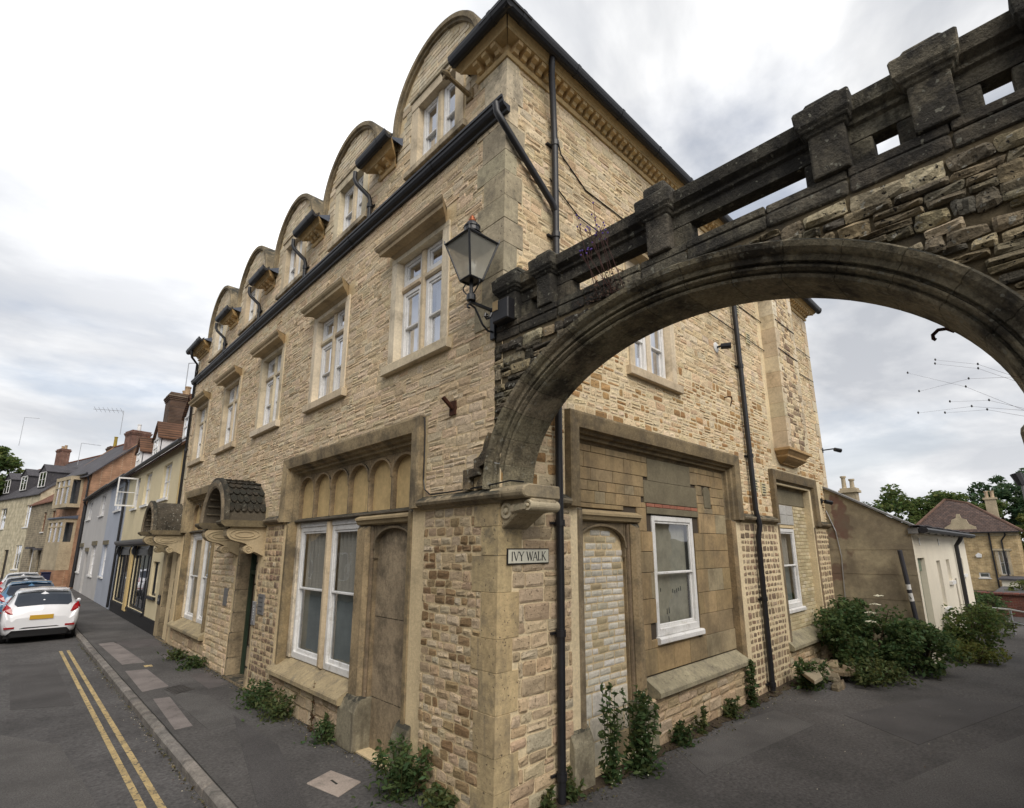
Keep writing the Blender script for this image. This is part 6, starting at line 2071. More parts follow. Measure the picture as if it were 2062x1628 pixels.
def carpt(x, s, off=0.0):
    """s in 0..1 from the sill up the side to the middle of the roof (right side)"""
    i = 0
    while i < len(ST_)-2 and x > ST_[i+1][0]: i += 1
    a, b_ = ST_[i], ST_[i+1]
    f = min(max((x-a[0])/(b_[0]-a[0]), 0), 1)
    ws, wbel, wr, zs, zb_, zr = [a[k]*(1-f)+b_[k]*f for k in range(1, 7)]
    P = [(0.0, (ws*0.9, zs)), (0.08, (ws, zs+0.05)), (0.3, (wbel+0.02, zs*0.45+zb_*0.55)), (0.48, (wbel, zb_)), (0.54, (wbel-0.03, zb_+0.03)), (0.76, (wr+0.03, zr-0.10)), (0.84, (wr-0.06, zr-0.02)), (1.0, (0.0, zr+0.02))]
    for j in range(len(P)-1):
        if s <= P[j+1][0]:
            g = (s-P[j][0])/(P[j+1][0]-P[j][0])
            return (P[j][1][0]*(1-g)+P[j+1][1][0]*g, x, P[j][1][1]*(1-g)+P[j+1][1][1]*g)
    return (0, x, zr+0.02)
def patch(T, xs_, ss_, side, off, m, name, par, thin=True):
    q = MB(T)
    rows = []
    for x in xs_:
        row = []
        for s in ss_:
            p = Vector(carpt(x, s))
            px_ = Vector(carpt(x+0.02, s))-Vector(carpt(max(x-0.02, 0.0), s))
            ps = Vector(carpt(x, min(s+0.02, 1)))-Vector(carpt(x, max(s-0.02, 0)))
            n = ps.cross(px_)
            if n.length < 1e-6: n = Vector((0, 0, 1))
            n.normalize()
            if n.dot(Vector((p.x, 0, p.z-0.7))) < 0 and x > 0.03: n = -n
            p = p+n*off
            row.append((p.x*side, p.y, p.z))
        rows.append(row)
    q.strip(rows)
    if side < 0: q.f = [f[::-1] for f in q.f]
    return q.build(name, m, par)
def car(lab, x, y, paint, group='cars parked along the kerb', full=True):
    t = thing('parked_car', lab, 'car', (x, y, -0.10), group)
    def T(a, b_, c): return (x+a, y+b_, c-0.10)
    FLIP[T] = False
    q = MB(T)
    ss_ = [0, 0.08, 0.18, 0.3, 0.4, 0.48, 0.54, 0.62, 0.7, 0.76, 0.8, 0.84, 0.92, 1.0]
    xs_ = [0, 0.025, 0.05, 0.1, 0.17, 0.24, 0.33, 0.42, 0.5, 0.58, 0.8, 1.0, 1.3, 1.7, 2.0, 2.3, 2.55, 2.8, 2.95, 3.1, 3.35, 3.6, 3.73, 3.85, 3.95]
    for sd_ in (1, -1):
        rows = [[(carpt(a, s)[0]*sd_, a, carpt(a, s)[2]) for s in ss_] for a in xs_]
        if sd_ > 0: rows = [rw[::-1] for rw in rows]
        q.strip(rows)
    cap = [carpt(0, s) for s in ss_]
    P = [(p[0], 0, p[2]) for p in cap]+[(-p[0], 0, p[2]) for p in cap[::-1]]
    q.add(P, [tuple(range(len(P)))])
    P = [(p[0], 3.95, p[2]) for p in [carpt(3.95, s) for s in ss_]]
    P = P+[(-p[0], 3.95, p[2]) for p in P[::-1]]
    q.add(P, [tuple(range(len(P)-1, -1, -1))])
    q.build('body', paint, t, smooth=True)
    q = MB(T)
    q.box(-0.74, 0.74, 0.15, 3.8, 0.16, 0.34)
    q.build('underbody', M_TRIM, t)
    # rear window: on the hatch slope
    q = MB(T)
    rows = []
    for a in (0.13, 0.2, 0.3, 0.4, 0.5, 0.535):
        hw_ = carpt(a, 0.79)[0]*(1.0 if 0.15 < a else 0.86)
        z = carpt(a, 0.93)[2]
        n = Vector((0, -0.75, 0.66))*0.012
        z0 = [(k*hw_/4, a+n.y, carpt(a, 1.0)[2]-0.02-0.03*abs(k/4)**2+n.z+0.006) for k in range(-4, 5)]
        rows.append(z0)
    q.strip(rows)
    q.build('rear_window', M_CARG, t)
    q = MB(T)
    q.box(-0.56, 0.56, 0.50, 0.64, 1.445, 1.475)
    q.build('roof_spoiler', paint, t, bevel=0.01)
    for s in (1, -1):
        patch(T, (0.75, 1.2, 1.62), (0.56, 0.66, 0.74), s, 0.006, M_CARG, 'side_window', t)
        patch(T, (1.70, 2.1, 2.45), (0.56, 0.66, 0.735), s, 0.006, M_CARG, 'side_window', t)
        q = MB(T)
        q.prism([(s*0.52, 0.80), (s*0.74, 0.80), (s*0.70, 1.0), (s*0.60, 1.05)][::(1 if s > 0 else -1)], 0, 1) if False else None
        q = MB(T)
        q.add([(s*0.63, 0.030, 0.82), (s*0.815, 0.085, 0.86), (s*0.862, 0.22, 0.95), (s*0.80, 0.24, 1.10), (s*0.69, 0.11, 1.0), (s*0.805, 0.09, 0.94)], [(0, 1, 5, 4), (1, 2, 3, 5), (4, 5, 3)])
        q.build('tail_light', M_REDL, t)
        q = MB(T)
        q.box(s*0.66-0.11, s*0.66+0.11, -0.015, 0.05, 0.43, 0.48)
        q.build('rear_reflector', M_REDL, t)
        for a in (0.62, 3.1):
            q = MB(T)
            q.lathe((s*0.76, a, 0.30), [(0.20, -0.10*s), (0.30, -0.10*s), (0.315, -0.06*s), (0.315, 0.06*s), (0.29, 0.09*s), (0.2, 0.10*s)], 20, axis=0)
            wo_ = q.build('wheel', M_TYRE, t)
            q = MB(T)
            q.lathe((s*0.76, a, 0.30), [(0.20, 0.095*s), (0.19, 0.105*s), (0.05, 0.085*s), (0.001, 0.09*s)], 16, axis=0)
            q.build('rim', M_STEEL, wo_)
        q = MB(T)
        q.lathe((s*0.98, 2.35, 0.98), [(0.03, -0.06), (0.06, -0.04), (0.06, 0.02), (0.02, 0.05)], 8, axis=1)
        q.box(min(s*0.86, s*0.95), max(s*0.86, s*0.95), 2.33, 2.37, 0.95, 0.98)
        q.build('door_mirror', paint, t)
    q = MB(T)
    q.prism([(-0.60, 0.20), (0.60, 0.20), (0.66, 0.28), (0.50, 0.40), (0.38, 0.46), (-0.38, 0.46), (-0.50, 0.40), (-0.66, 0.28)], 0.0, 0.1)
    q.v = [(p[0], p[1], p[2]) for p in q.v]
    q2 = MB(T)
    pts = [(-0.60, 0.20), (0.60, 0.20), (0.66, 0.30), (0.50, 0.40), (0.36, 0.45), (-0.36, 0.45), (-0.50, 0.40), (-0.66, 0.30)]
    q2.add([(p[0], -0.022+0.05*abs(p[0]), p[1]) for p in pts]+[(p[0]*1.02, 0.25, p[1]) for p in pts], [tuple(range(8))]+[(i, 8+i, 8+(i+1) % 8, (i+1) % 8) for i in range(8)])
    q2.build('rear_diffuser', M_TRIM, t)
    q = MB(T)
    q.box(-0.26, 0.26, -0.022, 0.02, 0.66, 0.775)
    q.build('number_plate', M_PLATE, t)
    q = MB(T)
    q.tube([(0, 0.12, 1.02), (-0.1, 0.20, 1.10), (-0.28, 0.24, 1.14)], 0.012, 5)
    q.build('rear_wiper', M_TRIM, t)
    q = MB(T)
    q.box(-0.55, 0.55, 3.90, 3.97, 0.40, 0.56)
    q.build('grille', M_TRIM, t)
    return t
car('white hatchback nearest the camera, seen from behind, parked against the kerb', -2.53, 17.0, M_CARW)
car('blue hatchback parked ahead of the nearest white one', -2.70, 22.4, M_CARB)
car('silver hatchback parked ahead of the blue one', -2.75, 27.8, M_CARS)
car('farthest parked hatchback, white, ahead of the silver one', -2.75, 33.4, M_CARW)
bn = thing('wheelie_bin', 'dark blue wheelie bin standing by the orange brick house', 'bin', (-1.35, 44.6, 0))
q = MB()
q.box(-1.65, -1.1, 44.3, 44.9, 0.08, 1.0)
q.build('body', mat('dark blue plastic', lin(30, 34, 62), 0.5, n1=None, n2=None, bump=0), bn, bevel=0.03)
q = MB()
q.box(-1.68, -1.07, 44.26, 44.94, 1.001, 1.08)
q.build('lid', MATS['dark blue plastic'], bn, bevel=0.02)
q = MB()
for s in (-1.66, -1.12):
    q.lathe((s, 44.85, 0.1), [(0.1, 0), (0.1, 0.05)], 10, axis=0)
    q.build('wheel', M_TYRE, bn)
    q = MB()
# ------------------------------------------------ lean-to at the end of the lane wall
LX0, LX1, LY = 10.98, 20.4, -1.72
M_DRENDER = mat('stained cement render', lin(164, 152, 126), 0.9, n1=(0.7, 0.35), n2=(9, 0.2), bump=0.35, bscale=40, grime=(0.9, 0.52, (0.16, 0.13, 0.095), 0.8), streak=(3, 0.56, (0.13, 0.11, 0.08), 0.5), pits=(1.3, 0.60, (0.17, 0.10, 0.075)))
M_WRENDER = mat('pale painted render', lin(222, 214, 196), 0.85, n1=(0.8, 0.08), n2=(12, 0.06), bump=0.2, bscale=50, streak=(5, 0.62, (0.42, 0.39, 0.32), 0.4))
lt = thing('lean_to', 'single storey lean-to with stained brown end wall and pale painted side wall', 'outbuilding', ((LX0+LX1)/2, LY/2, 0))
q = MB()
q.prism([(LY, 0), (0.10, 0), (-0.02, 4.02), (LY, 2.98)], 0, 1) if False else None
q.add([(LX0, LY, 0), (LX0, -0.0, 0), (LX0, -0.06, 3.98), (LX0, LY, 2.96), (LX0+0.25, LY, 0), (LX0+0.25, 0, 0), (LX0+0.25, -0.06, 3.98), (LX0+0.25, LY, 2.96)], [(0, 3, 2, 1), (2, 3, 7, 6)])
q.build('end_wall', M_DRENDER, lt)
for j, z in enumerate((0.75, 1.35, 1.9, 2.45)):
    q = MB()
    q.box(LX0-0.006, LX0, LY+0.01, -0.08, z, z+0.012)
    q.build('render_line', M_DRENDER, lt)
def TS(u, v, d): return (u, LY-d, v)
FLIP[TS] = False
hl = [(11.22, 12.10, 0.0, 2.26), (13.75, 14.35, 1.0, 2.16), (15.4, 16.0, 1.58, 2.16), (18.4, 19.0, 1.66, 2.14), (16.5, 16.85, 0.0, 1.6)]
q = MB(TS)
wallcore(q, LX0+0.002, LX1, 0, 2.97, hl, 0.16)
q.build('side_wall', M_WRENDER, lt)
for h_ in hl[1:4]: hwindow(lt, TS, *h_, 1, 2 if h_[0] < 14 else 1, dep=0.11, fw=0.04, glass=M_GLASSD)
q = MB(TS)
q.box(16.5, 16.85, 0.0, 1.6, -0.14, -0.1)
q.build('side_door', M_DARKW, lt)
q = MB(TS)
q.box(11.23, 12.09, 0.02, 2.24, -0.155, -0.12)
q.build('door', mat('sage green paint', lin(112, 124, 104), 0.6, n1=(2, 0.1), n2=None, bump=0.05), lt)
q = MB(TS)
q.bbox(11.30, 12.04, 1.95, 2.24, -0.09, -0.07, 0.01)
q.build('door_rail', MATS['sage green paint'], lt)
for u in (11.75, 14.6):
    q = MB(TS)
    q.box(u-0.05, u+0.05, 2.55, 2.72, 0, 0.02)
    q.build('air_vent', M_WHITE, lt)
q = MB(TS)
q.add([(LX1, 0, 0), (LX1, 2.95, 0), (LX1, 3.25, -1.7), (LX1, 0, -1.7)], [(0, 3, 2, 1)])
q.build('far_end', M_WRENDER, lt)
q = MB()
sl = (4.06-2.98)/(1.70)
q.add([(LX0+0.26, LY-0.14, 2.91), (LX1+0.25, LY-0.14, 2.91), (LX1+0.25, 0.0, 3.25), (LX0+0.26, 0.0, 3.25), (LX0+0.26, LY-0.14, 2.96), (LX1+0.25, LY-0.14, 2.96), (LX1+0.25, 0.0, 3.30), (LX0+0.26, 0.0, 3.30)],
      [(0, 3, 2, 1), (4, 5, 6, 7), (0, 1, 5, 4), (0, 4, 7, 3), (1, 2, 6, 5), (2, 3, 7, 6)])
q.build('roof', M_SLATE, lt)
q = MB()
q.add([(LX0-0.05, LY-0.06, 2.955), (LX0+0.30, LY-0.06, 2.955), (LX0+0.30, 0.0, 4.02), (LX0-0.05, 0.0, 4.02), (LX0-0.05, LY-0.06, 3.0), (LX0+0.30, LY-0.06, 3.0), (LX0+0.30, 0.0, 4.065), (LX0-0.05, 0.0, 4.065)],
      [(0, 3, 2, 1), (4, 5, 6, 7), (0, 1, 5, 4), (0, 4, 7, 3), (1, 2, 6, 5), (2, 3, 7, 6)])
q.build('verge_flashing', M_GREYP, lt)
for i in range(1):
    for k in range(11):
        x0 = LX0-0.12+k*0.86
        q = MB()
        y0 = LY-0.24+i*0.26
        q.box(x0, x0+0.84, y0+0.05, y0+0.24, 2.965+0.012*(k % 2), 2.985+0.012*(k % 2))
        q.build('roof_slate', M_SLATE, lt)
q = MB(TS)
q.run([(2.88, 0.14), (2.84, 0.16), (2.80, 0.22), (2.82, 0.30), (2.88, 0.32), (2.92, 0.30), (2.92, 0.16)], LX0-0.05, LX1+0.2)
g = q.build('gutter', M_BLACKM, lt)
q = MB(TS)
for k in range(9):
    q.tube([(LX0+0.4+k*1.05, 2.85, 0.10), (LX0+0.4+k*1.05, 2.80, 0.28)], 0.02, 4)
q.build('gutter_bracket', M_BLACKM, g, kind='stuff')
q = MB(TS)
q.tube([(17.35, 2.82, 0.24), (17.35, 2.72, 0.2), (17.4, 2.55, 0.08), (17.42, 0.2, 0.08)], 0.055, 8)
q.build('downpipe', M_BLACKM, lt)
q = MB()
q.box(LX0-0.06, LX0+0.2, LY-0.14, LY+0.04, 2.80, 2.93)
q.build('eaves_box', M_GREYP, lt)
q = MB()
q.tube([(LX0-0.01, -0.10, 3.4), (LX0-0.015, -0.25, 2.9), (LX0-0.012, -0.30, 2.3), (LX0-0.012, -0.25, 1.2)], 0.012, 5)
tag(q.build('hanging_cable', M_STEEL), 'thin pale cable hanging down the stained end wall of the lean-to', 'cable')
q = MB()
sc_ = thing('stone_chimney', 'small stone chimney with two pots showing above the lean-to roof', 'chimney', (25.7, 2.6, 4))
q.box(25.4, 25.95, 2.35, 2.95, -0.3, 5.1)
q.box(25.3, 26.05, 2.25, 3.05, 5.1005, 5.22)
q.box(25.36, 25.99, 2.31, 2.99, 5.2205, 5.32)
q.build('stack', M_OSTONE, sc_)
for i, (yy, h_) in enumerate(((2.86, 0.62), (2.52, 0.45))):
    q = MB()
    q.lathe((25.7, yy, 5.32), [(0.12, 0), (0.10, 0.06), (0.09, h_-0.1), (0.13, h_-0.08), (0.13, h_), (0.08, h_)], 10)
    q.build('chimney_pot', M_OSTONE, sc_)

# ------------------------------------------------ villa, brick wall, rail, posts
M_VTILE = brickmat('dark red clay tile', lin(96, 78, 70), lin(78, 66, 62), lin(48, 42, 40), 2.2, 0.6, 0.35, 'YZ', 0.03)
M_VSTONE = brickmat('honey coursed stone', lin(190, 166, 124), lin(168, 144, 106), lin(200, 182, 148), 2.2, 0.8, 0.34, 'YZ', 0.03)
M_RWALL = brickmat('old red brick wall', lin(112, 66, 54), lin(90, 56, 50), lin(120, 104, 92), 5.0, 0.75, 0.3, 'YZ', 0.02)
VS = 70/46.0
def vp(p): return Vector(CAMP)+(Vector(p)-Vector(CAMP))*VS
vil = thing('stone_villa', 'honey stone house with hipped red tile roof and tall chimney beyond the lane', 'house', (66, -1, -1.8))
e0, e1 = vp((42.24, 2.9, 3.45)), vp((42.43, -2.25, 3.41))
zE, zB = 3.9, -2.0
xf = 66.0
yR, yL, = e1.y, e0.y
def TV(u, v, d): return (xf-d, u, v)      # front faces the lane's mouth
FLIP[TV] = True
vh = [(-0.05+0.35, 0.75+0.3, 0.35, 2.35), (1.15, 2.0, -0.35, 0.15)]
wy0 = -0.45
vw = [(wy0, wy0+0.62, -0.1, 2.1), (1.05, 1.85, -0.45, 0.05)]
q = MB(TV)
wallcore(q, yR, yL, zB, zE, vw, 0.25)
q.build('front_wall', M_VSTONE, vil)
q = MB()
q.box(xf+0.3, xf+9, yR+0.01, yL-0.01, zB, zE-0.02)
q.build('body_wall', M_VSTONE, vil)
wv = hwindow(vil, TV, *vw[0], 2, 2, sm=M_OSTONE)
hwindow(vil, TV, *vw[1], 1, 1, fw=0.1)
q = MB(TV)
for s in (wy0-0.22, wy0+0.62): q.box(s, s+0.22, -0.1, 2.15, 0, 0.06)
q.box(wy0-0.4, wy0+1.02, 2.151, 2.35, 0, 0.14)
q.build('stone_surround', M_OSTONE, vil)
q = MB(TV)
q.run([(zE-0.35, 0), (zE-0.33, 0.08), (zE-0.2, 0.12), (zE-0.1, 0.3), (zE, 0.34), (zE, 0)], yR-0.2, yL)
q.build('eaves_cornice', M_OSTONE, vil)
q = MB(TV)
q.tube([(yR-0.3, zE+0.02, 0.42), (yL, zE+0.02, 0.42)], 0.08, 6)
q.tube([(0.55, zE, 0.40), (0.55, zE-0.3, 0.1), (0.55, zB, 0.1)], 0.07, 6)
q.tube([(yR+0.75, zE, 0.40), (yR+0.75, zE-0.3, 0.25), (yR+1.1, zE-0.8, 0.1), (yR+1.1, -0.4, 0.1)], 0.07, 6)
q.build('gutter', M_BLACKM, vil)
pk0, pk1 = vp((41.91, 3.3, 5.9)), vp((42.28, 0.3, 5.45))
q = MB()
zt_ = 7.6
q.add([(xf-0.5, yR-0.5, zE+0.05), (xf-0.5, yL+0.4, zE+0.05), (xf+4.5, yL-2.6, zt_), (xf+4.5, yR+3.4, zt_-0.5), (xf+10, yR-0.5, zE+0.05), (xf+10, yL+0.4, zE+0.05)], [(0, 3, 2, 1), (0, 4, 3), (1, 2, 5)])
q.build('roof', M_VTILE, vil)
q = MB()
q.tube([(xf-0.5, yR-0.5, zE+0.1), (xf+4.5, yR+3.4, zt_-0.45), (xf+4.5, yL-2.6, zt_+0.05), (xf-0.5, yL+0.4, zE+0.1)], 0.13, 6)
q.build('hip_tiles', mat('orange hip tile', lin(112, 88, 76), 0.9, n1=(1, 0.3), n2=(8, 0.3), bump=0.2), vil)
q = MB(TV)
gy_ = 2.6
P = [(gy_-1.3, zE+0.0), (gy_+1.3, zE+0.0), (gy_+1.2, zE+0.6), (gy_+0.7, zE+0.9), (gy_+0.55, zE+1.35), (gy_+0.2, zE+1.5), (gy_+0.12, zE+1.9), (gy_-0.12, zE+1.9), (gy_-0.2, zE+1.5), (gy_-0.55, zE+1.35), (gy_-0.7, zE+0.9), (gy_-1.2, zE+0.6)]
q.prism(P, -0.4, 0.1)
q.build('shaped_gable', M_OSTONE, vil)
cq = vp((42.4, -1.25, 5.0))
q = MB()
cy0 = cq.y
q.box(xf+3.6, xf+4.4, cy0-0.42, cy0+0.42, 4.5, 7.35)
q.box(xf+3.5, xf+4.5, cy0-0.55, cy0+0.55, 7.351, 7.55)
oc_ = q.build('chimney', M_GREYR if False else M_OSTONE, vil)
for s in (-0.22, 0.22):
    q = MB()
    q.lathe((xf+4, cy0+s, 7.55), [(0.18, 0), (0.15, 0.1), (0.15, 0.6), (0.19, 0.62), (0.19, 0.7), (0.1, 0.7)], 8)
    q.build('chimney_pot', mat('pale clay pot', lin(186, 164, 138), 0.9), oc_)
q = MB(TV)
q.lathe((0, 0, 0), [(0.01, 0), (0.02, 0)], 4) if False else None
q.prism([(1.4, 1.5), (1.75, 1.5), (1.85, 1.7), (1.6, 1.95), (1.35, 1.8)], 0, 0.2)
q.build('alarm_box', M_WHITE, vil)
gar = thing('white_garage', 'low white garage with a dark flat roof in front of the honey stone house', 'garage', (60, -2.2, -1.9))
q = MB()
q.box(60, 65.5, -4.2, -0.05, -2.2, -0.35)
q.build('walls', M_WRENDER, gar)
q = MB()
q.box(59.8, 65.6, -4.4, 0.15, -0.349, -0.2)
q.build('roof', M_SLATE, gar)
q = MB()
q.lathe((59.97, -0.85, -1.05), [(0.2, -0.05), (0.2, 0.0), (0.05, 0.03)], 8, axis=0)
q.build('wall_ornament', M_RUST, gar)

bw_ = thing('brick_wall', 'long low old red brick wall across the end of the lane', 'wall', (23.6, -4, 0))
q = MB()
q.box(23.5, 23.8, -9.0, 2.0, -0.3, 0.76)
q.build('brickwork', M_RWALL, bw_)
y = -9.0
while y < 2.0:
    q = MB()
    q.bbox(23.42, 23.88, y+0.005, min(y+0.44, 2.0)-0.005, 0.761, 0.83, 0.02)
    q.build('coping_brick', M_RWALL, bw_)
    y += 0.45
rl = thing('hand_rail', 'grey metal two bar railing across the lane before the brick wall', 'railing', (18, -2.7, 0))
A_, B_, C_ = Vector((20.6, -1.66, 0)), Vector((18.02, -2.68, 0)), Vector((15.6, -3.9, 0))
for z in (0.70, 0.34):
    for p0, p1 in ((A_, B_), (B_, C_)):
        q = MB()
        q.tube([(p0.x, p0.y, z-(0.18 if p0 is A_ else 0)), (p1.x, p1.y, z)], 0.025, 8)
        q.build('rail', M_STEEL, rl)
for p0 in (A_, B_, C_):
    q = MB()
    q.tube([(p0.x, p0.y, -0.05), (p0.x, p0.y, 0.71 if p0 is not A_ else 0.53)], 0.028, 8)
    q.build('post', M_STEEL, rl)
pl_ = thing('leaning_post', 'dark grey post with two white stickers leaning in the bushes by the lean-to', 'post', (10.9, -1.5, 0))
pb, ptp = Vector((11.0, -1.62, 0)), Vector((10.75, -1.50, 2.44))
q = MB()
q.tube([tuple(pb), tuple(ptp)], 0.045, 10)
q.build('pole', mat('dark grey post', lin(62, 62, 68), 0.5, n1=(4, 0.25), n2=None, bump=0.05), pl_)
for t0, t1 in ((0.655, 0.70), (0.555, 0.625)):
    q = MB()
    a, b_ = pb.lerp(ptp, t0), pb.lerp(ptp, t1)
    q.tube([tuple(a), tuple(b_)], 0.0462, 10, cap=False)
    o = q.build('sticker', M_WHITE, pl_)
q = MB()
a = pb.lerp(ptp, 0.59)
q.tube([(a.x-0.05, a.y-0.02, a.z-0.03), (a.x-0.05, a.y+0.02, a.z+0.03)], 0.01, 4)
q.build('sticker_mark', M_BLACK, pl_)
lp = thing('lamp_post', 'grey street lamp on a pole at the right edge beyond the arch', 'street lamp', (26.4, -3.35, 0))
q = MB()
q.tube([(26.4, -3.42, -0.4), (26.4, -3.35, 5.1)], 0.06, 8)
q.build('pole', M_GREYP, lp)
q = MB()
q.tube([(26.4, -3.34, 5.0), (26.4, -3.22, 5.5)], [0.14, 0.2], 8)
q.build('lamp_head', M_BLACKM, lp)

# ------------------------------------------------ foliage
NR = np.random.RandomState(3)
def leafmesh(name, m, parent, pos, size, nrm_up=0.3, tint=(0.65, 1.5), aspect=1.8, warm=0.22, **props):
    """one small folded leaf (two triangles a side) at each position"""
    n = len(pos)
    a = NR.normal(size=(n, 3))
    a[:, 2] = a[:, 2]*0.6
    a /= np.linalg.norm(a, axis=1)[:, None]
    up = NR.normal(size=(n, 3))*0.7+np.array([0, 0, nrm_up*2])
    b = np.cross(up, a)
    b /= np.maximum(np.linalg.norm(b, axis=1), 1e-6)[:, None]
    s = size*NR.uniform(0.6, 1.4, n)[:, None]
    c = np.cross(a, b)
    p0 = pos-a*s*0.5*aspect/1.5
    p1 = pos+a*s*0.5*aspect/1.5
    pl = pos+b*s*0.33+c*s*0.12
    pr_ = pos-b*s*0.33+c*s*0.12
    V = np.stack([p0, pl, p1, pr_], 1).reshape(-1, 3)
    me = bpy.data.meshes.new(name)
    F = np.arange(4*n).reshape(n, 4)
    me.vertices.add(4*n)
    me.vertices.foreach_set('co', V.ravel())
    me.loops.add(4*n)
    me.loops.foreach_set('vertex_index', F.ravel())
    me.polygons.add(n)
    me.polygons.foreach_set('loop_start', np.arange(0, 4*n, 4))
    me.polygons.foreach_set('loop_total', np.full(n, 4))
    k = NR.uniform(tint[0], tint[1], n)
    w = NR.uniform(-warm, warm, n)
    col = np.stack([k*(1+w), k, k*(1-w*0.5), np.ones(n)], 1)
    at_ = me.attributes.new('tint', 'FLOAT_COLOR', 'POINT')
    at_.data.foreach_set('color', np.repeat(col, 4, 0).astype(np.float32).ravel())
    me.materials.append(m)
    me.update()
    o = bpy.data.objects.new(name, me)
    COL.objects.link(o)
    setpar(o, parent)
    for k_, v_ in props.items(): o[k_] = v_
    return o
def clumps(ctr, rad, nc, cr, n, shell=0.75, squash=1.0):
    """points gathered in clumps through an uneven ellipsoid"""
    d = NR.normal(size=(nc, 3))
    d /= np.linalg.norm(d, axis=1)[:, None]
    rr = NR.uniform(shell, 1.0, nc)**0.6*NR.uniform(0.75, 1.08, nc)
    c = np.array(ctr)+d*rr[:, None]*np.array(rad)
    i = NR.randint(0, nc, n)
    off = NR.normal(size=(n, 3))
    off /= np.maximum(np.linalg.norm(off, axis=1), 1e-6)[:, None]
    off *= (NR.uniform(0.2, 1, n)**0.5*cr)[:, None]*NR.uniform(0.6, 1.2, nc)[i][:, None]
    off[:, 2] *= 0.7*squash
    return c[i]+off
def tree(lab, x, y, zb, h, rad, m, n=5000, size=0.4, trunk=0.3, kind='broad_tree', nc=60, cr=0.9, spread=None):
    t = thing(kind, lab, 'tree', (x, y, zb), 'trees')
    q = MB()
    tp = (x+NR.uniform(-0.4, 0.4), y+NR.uniform(-0.4, 0.4), zb+h*0.62)
    q.tube([(x, y, zb), (x*0.5+tp[0]*0.5, y*0.5+tp[1]*0.5, zb+h*0.32), tp], [trunk, trunk*0.75, trunk*0.35], 8)
    for k in range(7):
        a = NR.uniform(0, 2*PI)
        f = NR.uniform(0.4, 0.95)
        s = Vector((x, y, zb+h*0.3)).lerp(Vector(tp), f)
        e = s+Vector((math.cos(a)*rad[0]*0.7, math.sin(a)*rad[1]*0.7, rad[2]*NR.uniform(0.1, 0.6)))
        q.tube([tuple(s), tuple(s.lerp(e, 0.5)+Vector((0, 0, 0.2))), tuple(e)], [trunk*0.35, trunk*0.22, trunk*0.06], 5)
    q.build('trunk', M_BARK, t)
    P = clumps((x, y, zb+h-rad[2]), rad, nc, cr, n, 0.5)
    leafmesh('crown', m, t, P, size, tint=(0.8, 1.7))
    return t
tree('leafy tree rising behind the houses at the far end of the street', -6.8, 74, 0, 14.8, (3.6, 3.6, 4.6), L_TREE, 5200, 0.42, 0.35, nc=55, cr=1.0)
far = [('broad green tree above the lean-to roof, first behind the villa', 92, 12.5, 11.4, (5, 5, 4.5), L_TREE), ('round green tree left of the villa roof peak', 94, 6.5, 11.6, (4.5, 4.5, 4.6), L_TREE),
       ('dark spreading tree top behind the tall villa chimney', 104, 1.0, 14.0, (5, 4.2, 5), L_PINE), ('tall dark tree at the right end of the trees behind the villa', 106, -4.8, 15.4, (6, 5, 5.2), L_PINE), ('light yellow-green tree right of the tall villa chimney', 84, -4.2, 8.8, (5, 4.2, 5.4), L_YEL), ('mid green tree at the right end behind the garage', 76, -5.6, 5.6, (3, 3.0, 4.2), L_TREE),
       ('low green tree behind the villa ridge', 96, 3.0, 10.0, (4, 3.4, 4.5), L_TREE)]
for i, (lab, x, y, h, rad, m) in enumerate(far): tree(lab, x, y, -2.5, h+2.0, rad, m, 5200, 0.5, 0.4, 'broad_tree' if m is not L_PINE else 'dark_tree', 60, 1.2)
tb = thing('clipped_bush', 'rounded bright green clipped bush above the brick wall', 'bush', (40, -2.1, 0))
leafmesh('foliage', L_YEL, tb, clumps((40, -2.25, -0.25), (0.9, 0.85, 0.75), 40, 0.25, 2600, 0.8), 0.10)
q = MB()
q.tube([(40, -2.25, -1.6), (40, -2.25, -0.3)], 0.08, 6)
q.build('stem', M_BARK, tb)

